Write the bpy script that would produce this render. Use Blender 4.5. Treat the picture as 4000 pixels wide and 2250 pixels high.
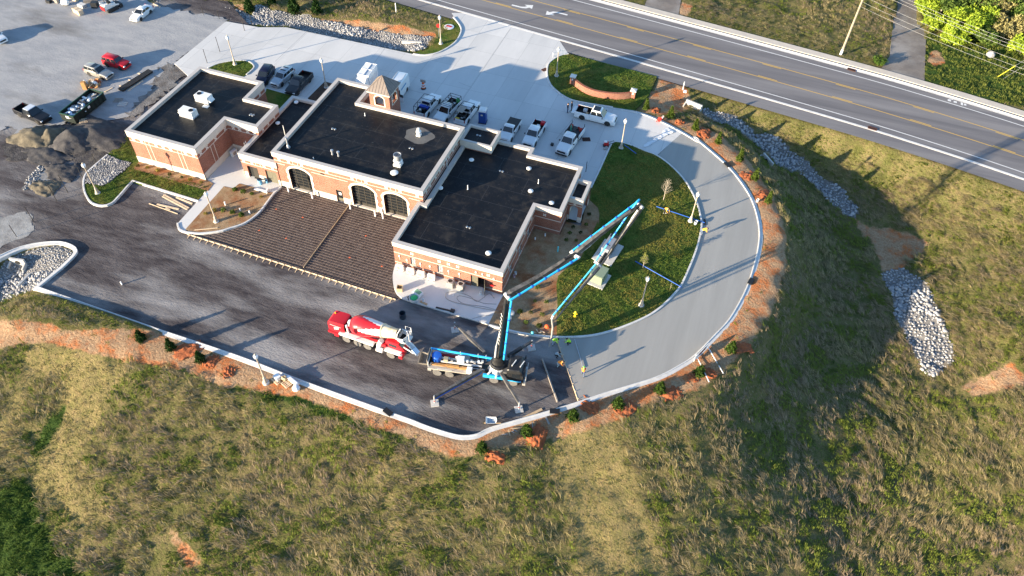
import bpy, bmesh, math, random
import numpy as np
from math import sin, cos, pi, radians, hypot, atan2, sqrt
from mathutils import Vector, Matrix, Quaternion
from mathutils.geometry import tessellate_polygon
random.seed(7); rng = np.random.default_rng(7)
S = bpy.context.scene
for _o in list(bpy.data.objects): bpy.data.objects.remove(_o)
COL = S.collection
# ---------------------------------------------------------------- camera, sky, sun, exposure
F_PX, CP, CR, CY = 2924.9613, 0.7173, 0.0406, 0.3085
CAM = Vector((75.8212, -61.6058, 69.7283))
def rotm():
    return (Matrix.Rotation(CY, 3, 'Z') @ Matrix.Rotation(CP, 3, 'X') @ Matrix.Rotation(CR, 3, 'Z'))
RM = rotm()
cam = bpy.data.cameras.new('camera'); camo = bpy.data.objects.new('camera', cam); COL.objects.link(camo)
camo.matrix_world = Matrix.Translation(CAM) @ RM.to_4x4()
cam.sensor_width = 36; cam.lens = F_PX / 4000 * 36; cam.clip_end = 6000; cam.clip_start = 1
S.camera = camo
SUN_AZ, SUN_EL = radians(48.5), radians(11.3)      # where shadows point, and the sun's height
wd = bpy.data.worlds.new('World'); S.world = wd; wd.use_nodes = True
nt = wd.node_tree; bgn = nt.nodes['Background']
sk = nt.nodes.new('ShaderNodeTexSky'); sk.sky_type = 'NISHITA'; sk.sun_disc = False
sk.sun_elevation = SUN_EL; sk.sun_rotation = radians(270) - SUN_AZ
sk.air_density = 1.0; sk.dust_density = 0.4; sk.ozone_density = 3.0
nt.links.new(sk.outputs[0], bgn.inputs[0]); bgn.inputs[1].default_value = 0.115
sl = bpy.data.lights.new('sun', 'SUN'); sl.energy = 5.0; sl.angle = radians(0.5); sl.color = (1.0, 0.83, 0.60)
so = bpy.data.objects.new('sun', sl); COL.objects.link(so)
so.rotation_euler = Vector((cos(SUN_AZ)*cos(SUN_EL), sin(SUN_AZ)*cos(SUN_EL), -sin(SUN_EL))).to_track_quat('-Z', 'Y').to_euler()
so.location = (0, -40, 60)
S.view_settings.view_transform = 'Standard'; S.view_settings.look = 'None'
S.view_settings.gamma = 1; S.view_settings.use_curve_mapping = False
S.view_settings.exposure = 1.8
S.render.resolution_x, S.render.resolution_y = 1024, 576
# ---------------------------------------------------------------- photo pixels -> ground positions
RG = dict(a=(0,0,2.576),b=(900,0,2.576),c=(1800,0,2.576),d=(2800,0,2.1467),e=(0,450,2.576),f=(900,450,2.576),g=(1800,450,2.576),h=(2700,450,1.9815),i=(0,900,2.576),j=(900,900,2.576),k=(1500,900,2.576),l=(2000,700,2.576),m=(1800,1150,2.576),n=(2500,1000,1.9815),o=(0,1250,1.61),p=(1600,1550,1.61),D=(0,0,.644),N=(0,0,1),
 q1=(1600,1300,2.73),q2=(1260,1190,3.56),q3=(1900,1000,2.73),q4=(2100,760,2.73),q5=(150,0,2.73),q6=(1980,1280,2.924),q7=(1000,1350,3.9),q8=(3500,0,2.56),s1=(950,240,4.55),s2=(1360,220,4.094),s3=(1570,340,3.64),s4=(2140,380,3.413),s5=(40,330,3.467),s6=(700,0,2.4267),s7=(2500,780,2.73),s8=(0,1600,1.26))
def ray(r, x, y):
    a = RG[r]; px = a[0]+x/a[2]; py = a[1]+y/a[2]
    return RM @ Vector(((px-2000)/F_PX, -(py-1125)/F_PX, -1))
def X(r, x, y, z=0.0):
    d = ray(r, x, y); return CAM + d*((z-CAM.z)/d.z)
def XS(s, z=0.0):
    """'a 1,2 3,4 b 5,6' -> list of (x,y) ground points"""
    out = []; r = None
    for t in s.split():
        if ',' in t:
            u = t.split(','); p = X(r, float(u[0]), float(u[1]), float(u[2]) if len(u) > 2 else z); out.append((p.x, p.y) if len(u) < 3 else (p.x, p.y, float(u[2])))
        else: r = t
    return out
def proj(P):
    v = RM.transposed() @ (Vector(P)-CAM); return (2000+F_PX*v.x/-v.z, 1125-F_PX*v.y/-v.z)
# ---------------------------------------------------------------- mesh helpers
class MB:
    def __init__(s): s.v = []; s.f = []; s.mi = []; s.m = 0; s.T = None
    def add(s, vs, fs):
        n = len(s.v)
        if s.T is not None: vs = [tuple(s.T @ Vector(p)) for p in vs]
        s.v += [tuple(p) for p in vs]; s.f += [tuple(i+n for i in f) for f in fs]; s.mi += [s.m]*len(fs); return s
    def box(s, x0, x1, y0, y1, z0, z1):
        return s.add([(x0,y0,z0),(x1,y0,z0),(x1,y1,z0),(x0,y1,z0),(x0,y0,z1),(x1,y0,z1),(x1,y1,z1),(x0,y1,z1)], [(3,2,1,0),(4,5,6,7),(0,1,5,4),(1,2,6,5),(2,3,7,6),(3,0,4,7)])
    def cbox(s, c, d): return s.box(c[0]-d[0]/2, c[0]+d[0]/2, c[1]-d[1]/2, c[1]+d[1]/2, c[2]-d[2]/2, c[2]+d[2]/2)
    def bar(s, a, b, w, h=None, up=(0,0,1)):
        """box beam from a to b, width w, height h"""
        h = h or w; a = Vector(a); b = Vector(b); d = (b-a).normalized(); u = Vector(up)
        if abs(d.dot(u)) > .99: u = Vector((1,0,0))
        sx = d.cross(u).normalized()*(w/2); sz = sx.cross(d).normalized()*(h/2)
        return s.add([a-sx-sz,a+sx-sz,a+sx+sz,a-sx+sz,b-sx-sz,b+sx-sz,b+sx+sz,b-sx+sz], [(0,1,2,3),(7,6,5,4),(0,4,5,1),(1,5,6,2),(2,6,7,3),(3,7,4,0)])
    def tube(s, pts, r, n=8, cap=True):
        pts = [Vector(p) for p in pts]; rs = r if hasattr(r, '__len__') else [r]*len(pts); vs = []; fs = []; ref = None
        for i, p in enumerate(pts):
            d = (pts[min(i+1,len(pts)-1)]-pts[max(i-1,0)]).normalized()
            if ref is None: ref = Vector((0,0,1)) if abs(d.z) < .9 else Vector((1,0,0))
            a = d.cross(ref).normalized(); b = a.cross(d).normalized(); ref = b
            vs += [p+a*(rs[i]*cos(2*pi*k/n))+b*(rs[i]*sin(2*pi*k/n)) for k in range(n)]
        for i in range(len(pts)-1):
            for k in range(n): fs.append((i*n+k, i*n+(k+1)%n, (i+1)*n+(k+1)%n, (i+1)*n+k))
        if cap: fs.append(tuple(range(n))); fs.append(tuple(reversed(range((len(pts)-1)*n, len(pts)*n))))
        return s.add(vs, fs)
    def lathe(s, prof, n=16, c=(0,0,0), axis='z', cap=True):
        vs = []; fs = []
        for r, z in prof:
            for k in range(n):
                a = 2*pi*k/n; x, y = r*cos(a), r*sin(a)
                vs.append((c[0]+x, c[1]+y, c[2]+z) if axis == 'z' else ((c[0]+x, c[1]+z, c[2]+y) if axis == 'y' else (c[0]+z, c[1]+x, c[2]+y)))
        for i in range(len(prof)-1):
            for k in range(n):
                q = (i*n+k, i*n+(k+1)%n, (i+1)*n+(k+1)%n, (i+1)*n+k); fs.append(q if axis != 'y' else q[::-1])
        if cap: fs.append(tuple(reversed(range(n)))); fs.append(tuple(range((len(prof)-1)*n, len(prof)*n)))
        return s.add(vs, fs)
    def prism(s, poly, z0, z1, bottom=False):
        n = len(poly)
        if area(poly) < 0: poly = poly[::-1]
        vs = [(p[0],p[1],z0) for p in poly]+[(p[0],p[1],z1) for p in poly]
        fs = [(i,(i+1)%n,n+(i+1)%n,n+i) for i in range(n)]
        for t in tris([[(p[0],p[1]) for p in poly]]): fs.append(tuple(n+i for i in t)); 
        if bottom: fs += [tuple(reversed(t)) for t in tris([poly])]
        return s.add(vs, fs)
    def loft(s, secs, cap=True):
        n = len(secs[0]); vs = [p for q in secs for p in q]; fs = []
        for i in range(len(secs)-1):
            for k in range(n): fs.append((i*n+k, i*n+(k+1)%n, (i+1)*n+(k+1)%n, (i+1)*n+k))
        if cap: fs.append(tuple(reversed(range(n)))); fs.append(tuple(range((len(secs)-1)*n, len(secs)*n)))
        return s.add(vs, fs)
    def build(s, name, mat, parent=None, smooth=False, fix=True, bevel=0):
        me = bpy.data.meshes.new(name); me.from_pydata(s.v, [], s.f)
        for m in (mat if isinstance(mat, (list, tuple)) else [mat]): me.materials.append(m)
        if isinstance(mat, (list, tuple)): me.polygons.foreach_set('material_index', s.mi)
        if fix or bevel:
            bm = bmesh.new(); bm.from_mesh(me)
            if fix: bmesh.ops.recalc_face_normals(bm, faces=bm.faces)
            if bevel:
                es = [e for e in bm.edges if len(e.link_faces) == 2 and e.calc_face_angle(0) > .5]
                bmesh.ops.bevel(bm, geom=es, offset=bevel, segments=2, affect='EDGES', profile=.6)
            bm.to_mesh(me); bm.free()
        if smooth: me.polygons.foreach_set('use_smooth', [True]*len(me.polygons))
        if smooth and smooth != True: me.set_sharp_from_angle(angle=smooth)
        o = bpy.data.objects.new(name, me); COL.objects.link(o); o.parent = parent
        return o
def area(p): return sum(p[i][0]*p[(i+1)%len(p)][1]-p[(i+1)%len(p)][0]*p[i][1] for i in range(len(p)))/2
def tris(loops):
    """triangulated ngon, CCW up; loops[0] outer, rest holes"""
    out = []
    pts = [p for l in loops for p in l]
    for t in tessellate_polygon([[Vector((p[0], p[1], 0)) for p in l] for l in loops]):
        a, b, c = (pts[i] for i in t)
        out.append(t if (b[0]-a[0])*(c[1]-a[1])-(c[0]-a[0])*(b[1]-a[1]) > 0 else (t[0], t[2], t[1]))
    return out
def smooth_line(pts, closed=False, step=.5):
    """Catmull-Rom through pts"""
    n = len(pts); out = []
    for i in range(n if closed else n-1):
        p0, p1, p2, p3 = (pts[(i-1)%n], pts[i], pts[(i+1)%n], pts[(i+2)%n]) if closed else (pts[max(i-1,0)], pts[i], pts[i+1], pts[min(i+2,n-1)])
        k = max(2, int(hypot(p2[0]-p1[0], p2[1]-p1[1])/step))
        for j in range(k):
            t = j/k
            out.append(tuple(.5*((2*b)+(-a+c)*t+(2*a-5*b+4*c-d)*t*t+(-a+3*b-3*c+d)*t**3) for a, b, c, d in zip(p0[:2], p1[:2], p2[:2], p3[:2])))
    if not closed: out.append(tuple(pts[-1][:2]))
    return out
def sweep(mb, pts, prof, closed=False):
    """sweep profile [(offset to the right, z)] along a plan polyline with mitres"""
    n = len(pts); secs = []
    for i in range(n):
        a = pts[i-1] if (i > 0 or closed) else None; b = pts[i]; c = pts[(i+1)%n] if (i < n-1 or closed) else None
        ns = []
        for u, w in ((a, b), (b, c)):
            if u is None or w is None: continue
            l = hypot(w[0]-u[0], w[1]-u[1]) or 1; ns.append(((w[1]-u[1])/l, -(w[0]-u[0])/l))
        nx = sum(q[0] for q in ns)/len(ns); ny = sum(q[1] for q in ns)/len(ns); l2 = max(nx*nx+ny*ny, .3)
        secs.append([(b[0]+nx/l2*o, b[1]+ny/l2*o, z) for o, z in prof])
    if closed: secs.append(secs[0])
    mb.loft(secs, cap=not closed); return mb
def tag(o, label=None, cat=None, group=None, kind=None):
    if label: o['label'] = label
    if cat: o['category'] = cat
    if group: o['group'] = group
    if kind: o['kind'] = kind
    return o
def empty(name, loc=(0,0,0), rz=0, label=None, cat=None, group=None):
    o = bpy.data.objects.new(name, None); COL.objects.link(o); o.location = loc; o.rotation_euler = (0,0,rz); o.empty_display_size = .2
    return tag(o, label, cat, group)
def dup(o, loc=None, rz=None, label=None, group=None, parent=None, scale=None):
    c = o.copy(); COL.objects.link(c)
    if parent is not None: c.parent = parent
    if loc is not None: c.location = loc
    if rz is not None: c.rotation_euler = (0,0,rz)
    if scale is not None: c.scale = (scale,)*3 if not hasattr(scale, '__len__') else scale
    if label: c['label'] = label
    if group: c['group'] = group
    for ch in list(KIDS(o)): dup(ch, parent=c)
    return c
def KIDS(o): return [c for c in bpy.data.objects if c.parent == o] if False else list(o.children)
ORD = 'first second third fourth fifth sixth seventh eighth ninth tenth eleventh twelfth thirteenth fourteenth fifteenth sixteenth seventeenth eighteenth'.split()
def by_x(pts):
    """ordinal word of each point, counted from the left of the photo"""
    o_ = sorted(range(len(pts)), key=lambda i: proj((pts[i][0], pts[i][1], 0))[0]); return [ORD[o_.index(i)] for i in range(len(pts))]
# ---------------------------------------------------------------- materials
def nd(t, k, **kw):
    n = t.nodes.new(k)
    for a, b in kw.items():
        if a.startswith('i_'): n.inputs[int(a[2:]) if a[2:].isdigit() else a[2:].replace('_', ' ')].default_value = b
        else: setattr(n, a, b)
    return n
def c4(c): return (c[0], c[1], c[2], 1)
MATS = {}
def mat(name, c1, c2=None, sc=1.0, rough=.8, bump=0., bsc=None, metal=0., fine=0., det=5, lo=.35, hi=.65, c3=None, sc3=.15, stretch=None, spec=.4, c3r=(.46,.66), coat=0., emis=None, trans=0., obj=False):
    """noise mix of c1/c2 at sc, optional big patches of c3, fine speckle, bump"""
    if name in MATS: return MATS[name]
    m = bpy.data.materials.new(name); m.use_nodes = True; t = m.node_tree; b = t.nodes['Principled BSDF']; L = t.links.new
    b.inputs['Roughness'].default_value = rough; b.inputs['Metallic'].default_value = metal; b.inputs['Specular IOR Level'].default_value = spec
    b.inputs['Coat Weight'].default_value = coat; b.inputs['Transmission Weight'].default_value = trans
    b.inputs['Base Color'].default_value = c4(c1)
    if emis: b.inputs['Emission Color'].default_value = c4(emis[:3]); b.inputs['Emission Strength'].default_value = emis[3]
    g = nd(t, 'ShaderNodeTexCoord').outputs['Object'] if obj else nd(t, 'ShaderNodeNewGeometry').outputs['Position']
    if stretch:
        mp = nd(t, 'ShaderNodeMapping'); mp.inputs['Rotation'].default_value = (0,0,stretch[0]); mp.inputs['Scale'].default_value = stretch[1]; L(g, mp.inputs[0]); gs = mp.outputs[0]
    else: gs = g
    col = None
    if c2:
        n = nd(t, 'ShaderNodeTexNoise', i_Scale=sc, i_Detail=det, i_Roughness=.65); L(gs, n.inputs['Vector'])
        mr = nd(t, 'ShaderNodeMapRange'); mr.inputs[1].default_value = lo; mr.inputs[2].default_value = hi; L(n.outputs[0], mr.inputs[0])
        mx = nd(t, 'ShaderNodeMix', data_type='RGBA'); mx.inputs[6].default_value = c4(c1); mx.inputs[7].default_value = c4(c2); L(mr.outputs[0], mx.inputs[0]); col = mx.outputs[2]
    if c3:
        n3 = nd(t, 'ShaderNodeTexNoise', i_Scale=sc3, i_Detail=6, i_Roughness=.6); L(gs, n3.inputs['Vector'])
        mr = nd(t, 'ShaderNodeMapRange'); mr.inputs[1].default_value = c3r[0]; mr.inputs[2].default_value = c3r[1]; L(n3.outputs[0], mr.inputs[0])
        mx = nd(t, 'ShaderNodeMix', data_type='RGBA'); mx.inputs[6].default_value = c4(c1)
        if col: L(col, mx.inputs[6])
        mx.inputs[7].default_value = c4(c3); L(mr.outputs[0], mx.inputs[0]); col = mx.outputs[2]
    if fine:
        n2 = nd(t, 'ShaderNodeTexNoise', i_Scale=14., i_Detail=3, i_Roughness=.7); L(g, n2.inputs['Vector'])
        mr = nd(t, 'ShaderNodeMapRange'); mr.inputs[1].default_value = .25; mr.inputs[2].default_value = .75; mr.inputs[3].default_value = 1-fine; mr.inputs[4].default_value = 1+fine; L(n2.outputs[0], mr.inputs[0])
        hs = nd(t, 'ShaderNodeMix', data_type='RGBA', blend_type='MULTIPLY'); hs.inputs[0].default_value = 1; hs.inputs[6].default_value = c4(c1)
        if col: L(col, hs.inputs[6])
        L(mr.outputs[0], hs.inputs[7]); col = hs.outputs[2]
    if col: L(col, b.inputs['Base Color'])
    if bump:
        nb = nd(t, 'ShaderNodeTexNoise', i_Scale=bsc or 8., i_Detail=6, i_Roughness=.7); L(gs, nb.inputs['Vector'])
        bp = nd(t, 'ShaderNodeBump', i_Strength=1., i_Distance=bump); L(nb.outputs[0], bp.inputs['Height']); L(bp.outputs[0], b.inputs['Normal'])
    MATS[name] = m; return m
# ================================================================ the setting: terrain, road, yard, slabs, kerbs
KO = XS('c 1130,1012 1530,1082 1830,1145 2050,1235 g 2230,170 2400,270 h 20,165 150,270 280,385 380,500 470,640 520,780 540,920 525,1060 n 890,90 850,220 790,350 700,500 600,610 430,780 310,860 200,920 90,965 m 1700,935 1450,1012 1200,1097 900,1190 600,1275 300,1362 p 430,246 340,258 250,243 100,195 0,155 o 2420,583 1900,395 1500,240 1000,72')
KO2 = XS('i 360,580 620,370 740,250 757,205 720,165 600,128 400,138 200,182 0,268 -300,420 -700,620')
KI = XS('g 1310,735 1420,500 1505,310 1530,280 1570,268 1700,300 1850,360 1975,410 2100,500 2230,630 2320,770 2380,900 l 1900,400 1905,480 1880,620 1840,750 1780,900 1700,1070 1600,1190 m 2000,140 1850,235 1600,340 1350,410 1100,432 850,425 600,390 450,355 280,310')
KO_s = smooth_line(KO); KI_s = smooth_line(KI, step=.4); KO2_s = [KO2[0]] + smooth_line(KO2[1:])
NORTH = XS('a 1350,-120 1500,20 2275,215 b 290,275 560,275 1840,545 1950,558 2100,528 2250,437 2315,340 2315,270 2225,130 c 0,130')
SIGNL = XS('c 870,690 900,625 1000,562 1085,545 1500,650 1975,772 1890,960 1750,1112 1530,1082 1130,1012 950,905 880,805')
CL = [(-400,118.5),(-60,76.8),(0,69.3),(37.1,64.7),(72.4,60.4),(92.6,57.8),(103.9,56.1),(121,52.7),(150,45.5),(200,31),(300,-5)]
CL_s = smooth_line(CL, step=3.)
def offset(pts, d):
    out = []
    for i, b in enumerate(pts):
        a = pts[max(i-1,0)]; c = pts[min(i+1,len(pts)-1)]; l = hypot(c[0]-a[0], c[1]-a[1]); out.append((b[0]-(c[1]-a[1])/l*d, b[1]+(c[0]-a[0])/l*d))
    return out
def strip(d0, d1, i0=0, i1=None): return offset(CL_s, d0)[i0:i1] + offset(CL_s, d1)[i0:i1][::-1]
PAD = KO_s + KO2_s + [(-90,-30),(-90,95)] + NORTH + SIGNL[3:8]
ROADP = strip(-13.0, 8.0)
DRIVE = XS('d 1370,590 1400,540 1450,470 1500,-20 1560,-400 1700,-400 1700,200 1756,270 1740,690')
DRIVE2 = XS('c 1925,-150 1845,70 2190,150 2215,0 2230,-150')
def inpoly(P, poly):
    x, y = P[:,0], P[:,1]; c = np.zeros(len(P), bool); n = len(poly)
    for i in range(n):
        x1, y1 = poly[i][:2]; x2, y2 = poly[(i+1)%n][:2]
        if y1 == y2: continue
        m = ((y1 > y) != (y2 > y)) & (x < (x2-x1)*(y-y1)/(y2-y1)+x1); c ^= m
    return c
def pdist(P, poly, closed=True):
    d = np.full(len(P), 1e9); n = len(poly)
    for i in range(n if closed else n-1):
        a = np.array(poly[i][:2]); b = np.array(poly[(i+1)%n][:2]); ab = b-a; L2 = ab@ab or 1e-9
        t = np.clip(((P-a)@ab)/L2, 0, 1); q = P-(a+t[:,None]*ab); d = np.minimum(d, q[:,0]**2+q[:,1]**2)
    return np.sqrt(d)
def sdist(P, poly): return np.where(inpoly(P, poly), -1, 1)*pdist(P, poly)
CTRL = XS('h 150,10,-1.9 480,190,-3.5 750,330,-4.6 1000,520,-5.6 1270,740,-6.3 1400,900,-6.7 1550,1000,-6.8 1750,960,-6.5 1600,1190,-7 1450,1100,-6.8 '
 'n 1950,130,-7.1 2060,320,-7.2 2150,500,-7.4 2260,700,-7.6 2350,850,-7.8 2500,950,-7.4 '
 'c 2250,1050,-.9 2460,1110,-1.3 2576,1220,-1.5 '
 'h 330,60,-1.5 600,130,-1.9 960,240,-2.6 1200,320,-3.1 1500,490,-3.8 1850,740,-4.8 1960,950,-5.4 '
 'h 2450,1300,-4.2 2250,1200,-5.0 2300,800,-3.2 2576,900,-2.6 '
 'n 2300,200,-6.4 2450,450,-6.5 2560,700,-6.6 2700,900,-6.2 2900,500,-5 '
 'h 850,600,-5.0 950,760,-5.6 1020,950,-6.0 1020,1150,-6.1 1000,1350,-6.1 n 1330,250,-5.9 1330,450,-5.9 1250,650,-5.6 1100,800,-4.7 1500,700,-6.9 1700,950,-7.6 1500,1000,-6.8 1250,1000,-5.2 '
 'N 3990,1250,-3.6 3990,1600,-5.0 3800,1800,-6.6 3950,2050,-7.2 3950,2240,-7.6 3600,1700,-8.0 3400,1600,-7.9 3300,1900,-7.9 3300,2220,-8.2 3000,1650,-5.2 2850,1750,-3.4 2900,1900,-4.8 2900,2150,-6.2 2600,1900,-3.2 2600,2220,-5.2 2300,1900,-2.5 2200,2220,-4.4 1800,1950,-1.9 1800,2230,-3.8 1400,1900,-2.2 1400,2220,-3.9 1000,1700,-1.5 1000,2000,-3.0 900,2230,-4.2 600,1650,-1.9 500,1900,-3.4 500,2230,-4.9 200,1500,-1.9 200,1800,-3.7 100,2100,-5.2 0,1650,-2.9 -100,2230,-6.2 -150,1900,-4.4 '
 'i 0,400,-1.9 200,480,-1.9 250,340,-1.3 120,640,-1.9 -200,600,-2.4 300,480,-1.2 -100,760,-1.6 60,820,-1.1 '
 's6 0,60,-.9 300,130,-.9 600,190,-.9 800,215,-.9 1000,230,-1 1200,265,-1 1430,320,-1 b 1500,400,-1 1750,470,-.8 '
 's6 900,60,.2 1250,120,.2 b 1400,180,.1 1700,250,.1 a 1700,-60,0 2300,-60,.1 2450,30,0')
CR = [(p[0],p[1],-.06) for p in XS('h 60,60 240,150 400,290 520,430 640,620 700,780 745,930 740,1150 690,1350 n 1140,50 1090,250 1030,400 930,560 820,700 700,830 530,980 350,1060 170,1120 0,1150 m 2300,970 2000,1030 1700,1200 1300,1350 p 540,330 400,372 250,365 130,330 0,260 o 2450,700 2200,600 1900,480 1600,440 1400,385 1150,290 900,260 700,200 500,150 300,60 100,60')]
CTRL += CR
CTRL += [(p[0],p[1],-.05) for p in KO_s[::4]] + [(p[0],p[1],-.05) for p in KO2_s[::4]]
CTRL += [(p[0],p[1],-.04) for p in NORTH+SIGNL] + [(p[0],p[1],-.06) for p in offset(CL_s, -13.2)[::2]] + [(p[0],p[1],-.04) for p in offset(CL_s, 8.3)[::2]]
for r, s in ((120, -9), (300, -12), (1000, -14)):
    for k in range(10): CTRL.append((60+r*cos(k*pi/9+pi), -20+r*sin(k*pi/9+pi), s if k not in (0, 9) else s*.4))
CTRL += [(-90,20,-.05),(-90,60,-.05),(60,90,.3),(110,90,.3),(20,110,.3),(150,80,0),(60,200,4),(-100,200,3),(250,150,2),(60,1000,20),(1000,300,5),(-1000,400,5)]
CA = np.array(CTRL); _, ui = np.unique((CA[:,:2]*5).round().astype(int), axis=0, return_index=True); CA = CA[np.sort(ui)]
_K = np.linalg.norm(CA[:,None,:2]-CA[None,:,:2], axis=2); _n = len(CA)
_A = np.zeros((_n+3,_n+3)); _A[:_n,:_n] = _K-np.eye(_n)*.5; _A[:_n,_n] = 1; _A[:_n,_n+1:] = CA[:,:2]/100; _A[_n:,:_n] = _A[:_n,_n:].T
_w = np.linalg.solve(_A, np.r_[CA[:,2],0,0,0])
def rawz(P):
    out = np.zeros(len(P))
    for s in range(0, len(P), 20000):
        q = P[s:s+20000]; K = np.sqrt(((q[:,None,:]-CA[None,:,:2])**2).sum(2)); out[s:s+20000] = K@_w[:_n]+_w[_n]+q@_w[_n+1:]/100
    return out
def vnoise(P, sc, seed=0):
    """smooth value noise 0..1"""
    q = P*sc; i = np.floor(q).astype(np.int64); f = q-i; f = f*f*(3-2*f)
    def h(a, b): 
        v = (a*374761393+b*668265263+seed*144665)&0x7fffffff; v = ((v^(v>>13))*1274126177)&0x7fffffff; return ((v^(v>>16))&0xffff)/65535.
    a = h(i[:,0],i[:,1]); b = h(i[:,0]+1,i[:,1]); c = h(i[:,0],i[:,1]+1); d = h(i[:,0]+1,i[:,1]+1)
    return (a*(1-f[:,0])+b*f[:,0])*(1-f[:,1])+(c*(1-f[:,0])+d*f[:,0])*f[:,1]
def fbm(P, sc, o=4, seed=0): return sum(vnoise(P, sc*2**k, seed+k)*.5**(k+1) for k in range(o))/(1-.5**o)
DIRTV = KO_s + [(p[0],p[1]) for p in CR[::-1]]     # red clay verge between the kerb and the grass
def terrz(P):
    sp = sdist(P, PAD); sr = sdist(P, ROADP); s = np.minimum(sp, sr)
    for D in (DRIVE, DRIVE2): s = np.minimum(s, np.where(sdist(P, D) < -.4, -2, 5))
    z = rawz(P); far = np.clip((s-1)/4, 0, 1)
    z = z+far*((fbm(P, .3, 3, 3)-.5)*.45+(fbm(P, .75, 2, 8)-.5)*.4)
    return np.where(s < 0, np.clip(-.06+s*.7, -.42, -.06), z)
def axis(a, b, st, out):
    core = list(np.arange(a, b, st)); lo = []; hi = []; d = st; v = a
    while v > -out: d *= 1.22; v -= d; lo.append(v)
    d = st; v = core[-1]
    while v < out: d *= 1.22; v += d; hi.append(v)
    return np.array(lo[::-1]+core+hi)
gx = axis(-50, 150, .55, 2500); gy = axis(-58, 108, .55, 2500)
GX, GY = np.meshgrid(gx, gy); GP = np.c_[GX.ravel(), GY.ravel()]
near = (GP[:,0] > -120) & (GP[:,0] < 220) & (GP[:,1] > -130) & (GP[:,1] < 180)
GZ = np.zeros(len(GP)); GZ[near] = terrz(GP[near]); GZ[~near] = np.where(inpoly(GP[~near], ROADP), -.4, np.clip(rawz(GP[~near]), -16, 30))
# colour zones of the ground itself (clay, dry mown grass, lush weeds)
ZONES = dict(
 dirt=[[(p) for p in DIRTV], XS('o -200,-60 300,20 500,110 700,190 1000,250 1400,330 1560,400 1400,410 1150,310 800,250 600,210 300,130 100,130 -200,180'),
  XS('h 1320,860,-6.6 1500,880,-6.7 1700,930,-6.5 1850,985,-6.2 1750,1080,-6.6 1600,1200,-6.9 1480,1200,-6.9 1430,1020,-6.8'), XS('h 1250,760,-6.2 1400,880,-6.6 1340,940,-6.6 1280,820,-6.4'),
  XS('b 900,170 1300,200 1700,250 2060,330 2080,370 1700,330 1200,260 900,225'), XS('a 1500,0 2500,40 2576,60 b 0,60 500,130 900,190 900,225 700,180 440,130 240,90 0,120 a 2000,60 1650,20'),
  XS('c 2000,800 2150,760 2280,880 2330,1010 2250,1080 2000,1150 1800,1120 1900,960'), XS('N 660,2090,-4.5 690,2085,-4.5 760,2170,-4.6 790,2220,-4.8 750,2220,-4.8 700,2150,-4.6'),
  XS('d 2200,10 2300,40 2280,120 2200,140'), XS('N 3800,1450,-3.6 3990,1380,-3.4 4050,1480,-3.6 3850,1500,-4'), XS('q8 370,500 440,500 500,620 380,660 320,600'), XS('c 2200,0 2330,60 2280,160 2200,150')],
 dry=[XS('o 220,100,-1.2 640,240,-1.2 820,330,-1.5 700,520,-2.2 560,800,-2.6 500,1000,-3.2 640,1240,-3.6 520,1400,-4 330,1200,-4 180,1000,-3.6 280,720,-3 430,420,-2 280,330,-2 100,620,-3 0,900,-3.5 -60,700,-3.2 150,420,-2.4'),
  XS('p 870,480,-2 1000,200,-1 1290,160,-1 1350,400,-2 1500,700,-3 1640,1127,-4.4 1000,1127,-4.2 1050,800,-3.4')],
 lush=[XS('s8 -60,470,-4.8 30,360,-4.2 120,330,-4 190,480,-4.6 260,620,-5 380,760,-5.3 460,840,-5.4 -60,860,-5.8'), XS('o 400,530,-2.3 430,560,-2.3 350,700,-2.7 230,850,-3.2 200,800,-3.2 300,640,-2.6'),
  XS('q8 300,330 1280,420 1290,660 1000,900 300,780'), XS('d 1760,260 2576,500 2700,900 2000,820 1740,680'), XS('o 860,180 1500,330 2000,450 2560,690 2560,760 1900,540 1300,370 860,240')])
def zone(P, key, soft):
    m = np.zeros(len(P))
    for pl in ZONES[key]:
        pl2 = [(p[0],p[1]) for p in pl]; bx = np.array(pl2); k = ((P > bx.min(0)-4) & (P < bx.max(0)+4)).all(1)
        if k.any(): m[k] = np.maximum(m[k], np.clip(.5-sdist(P[k], pl2)/soft, 0, 1))
    return m
zc = {k: np.zeros(len(GP)) for k in ZONES}
for k, s in (('dirt', 1.4), ('dry', 3.5), ('lush', 2.2)): zc[k][near] = zone(GP[near], k, s)
nx_, ny_ = len(gx), len(gy)
me = bpy.data.meshes.new('ground'); idx = np.arange(nx_*ny_).reshape(ny_, nx_)
fq = np.stack([idx[:-1,:-1], idx[:-1,1:], idx[1:,1:], idx[1:,:-1]], -1).reshape(-1, 4)
def npmesh(me, V, Fq):
    k = Fq.shape[1]; me.vertices.add(len(V)); me.vertices.foreach_set('co', V.astype(np.float32).ravel()); me.loops.add(Fq.size); me.loops.foreach_set('vertex_index', Fq.astype(np.int32).ravel())
    me.polygons.add(len(Fq)); me.polygons.foreach_set('loop_start', np.arange(0, Fq.size, k, dtype=np.int32)); me.update(calc_edges=True)
npmesh(me, np.c_[GP, GZ], fq); me.polygons.foreach_set('use_smooth', np.ones(len(fq), bool))
at = me.color_attributes.new('zone', 'FLOAT_COLOR', 'POINT'); at.data.foreach_set('color', np.c_[zc['dirt'], zc['dry'], zc['lush'], np.ones(len(GP))].astype(np.float32).ravel())
ground = bpy.data.objects.new('ground', me); COL.objects.link(ground); tag(ground, kind='structure', label='grassy embankment and red clay verge around the building site')
m = bpy.data.materials.new('field'); m.use_nodes = True; t = m.node_tree; b = t.nodes['Principled BSDF']; L = t.links.new; b.inputs['Roughness'].default_value = .95; b.inputs['Specular IOR Level'].default_value = .1
pos = nd(t, 'ShaderNodeNewGeometry').outputs['Position']
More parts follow.
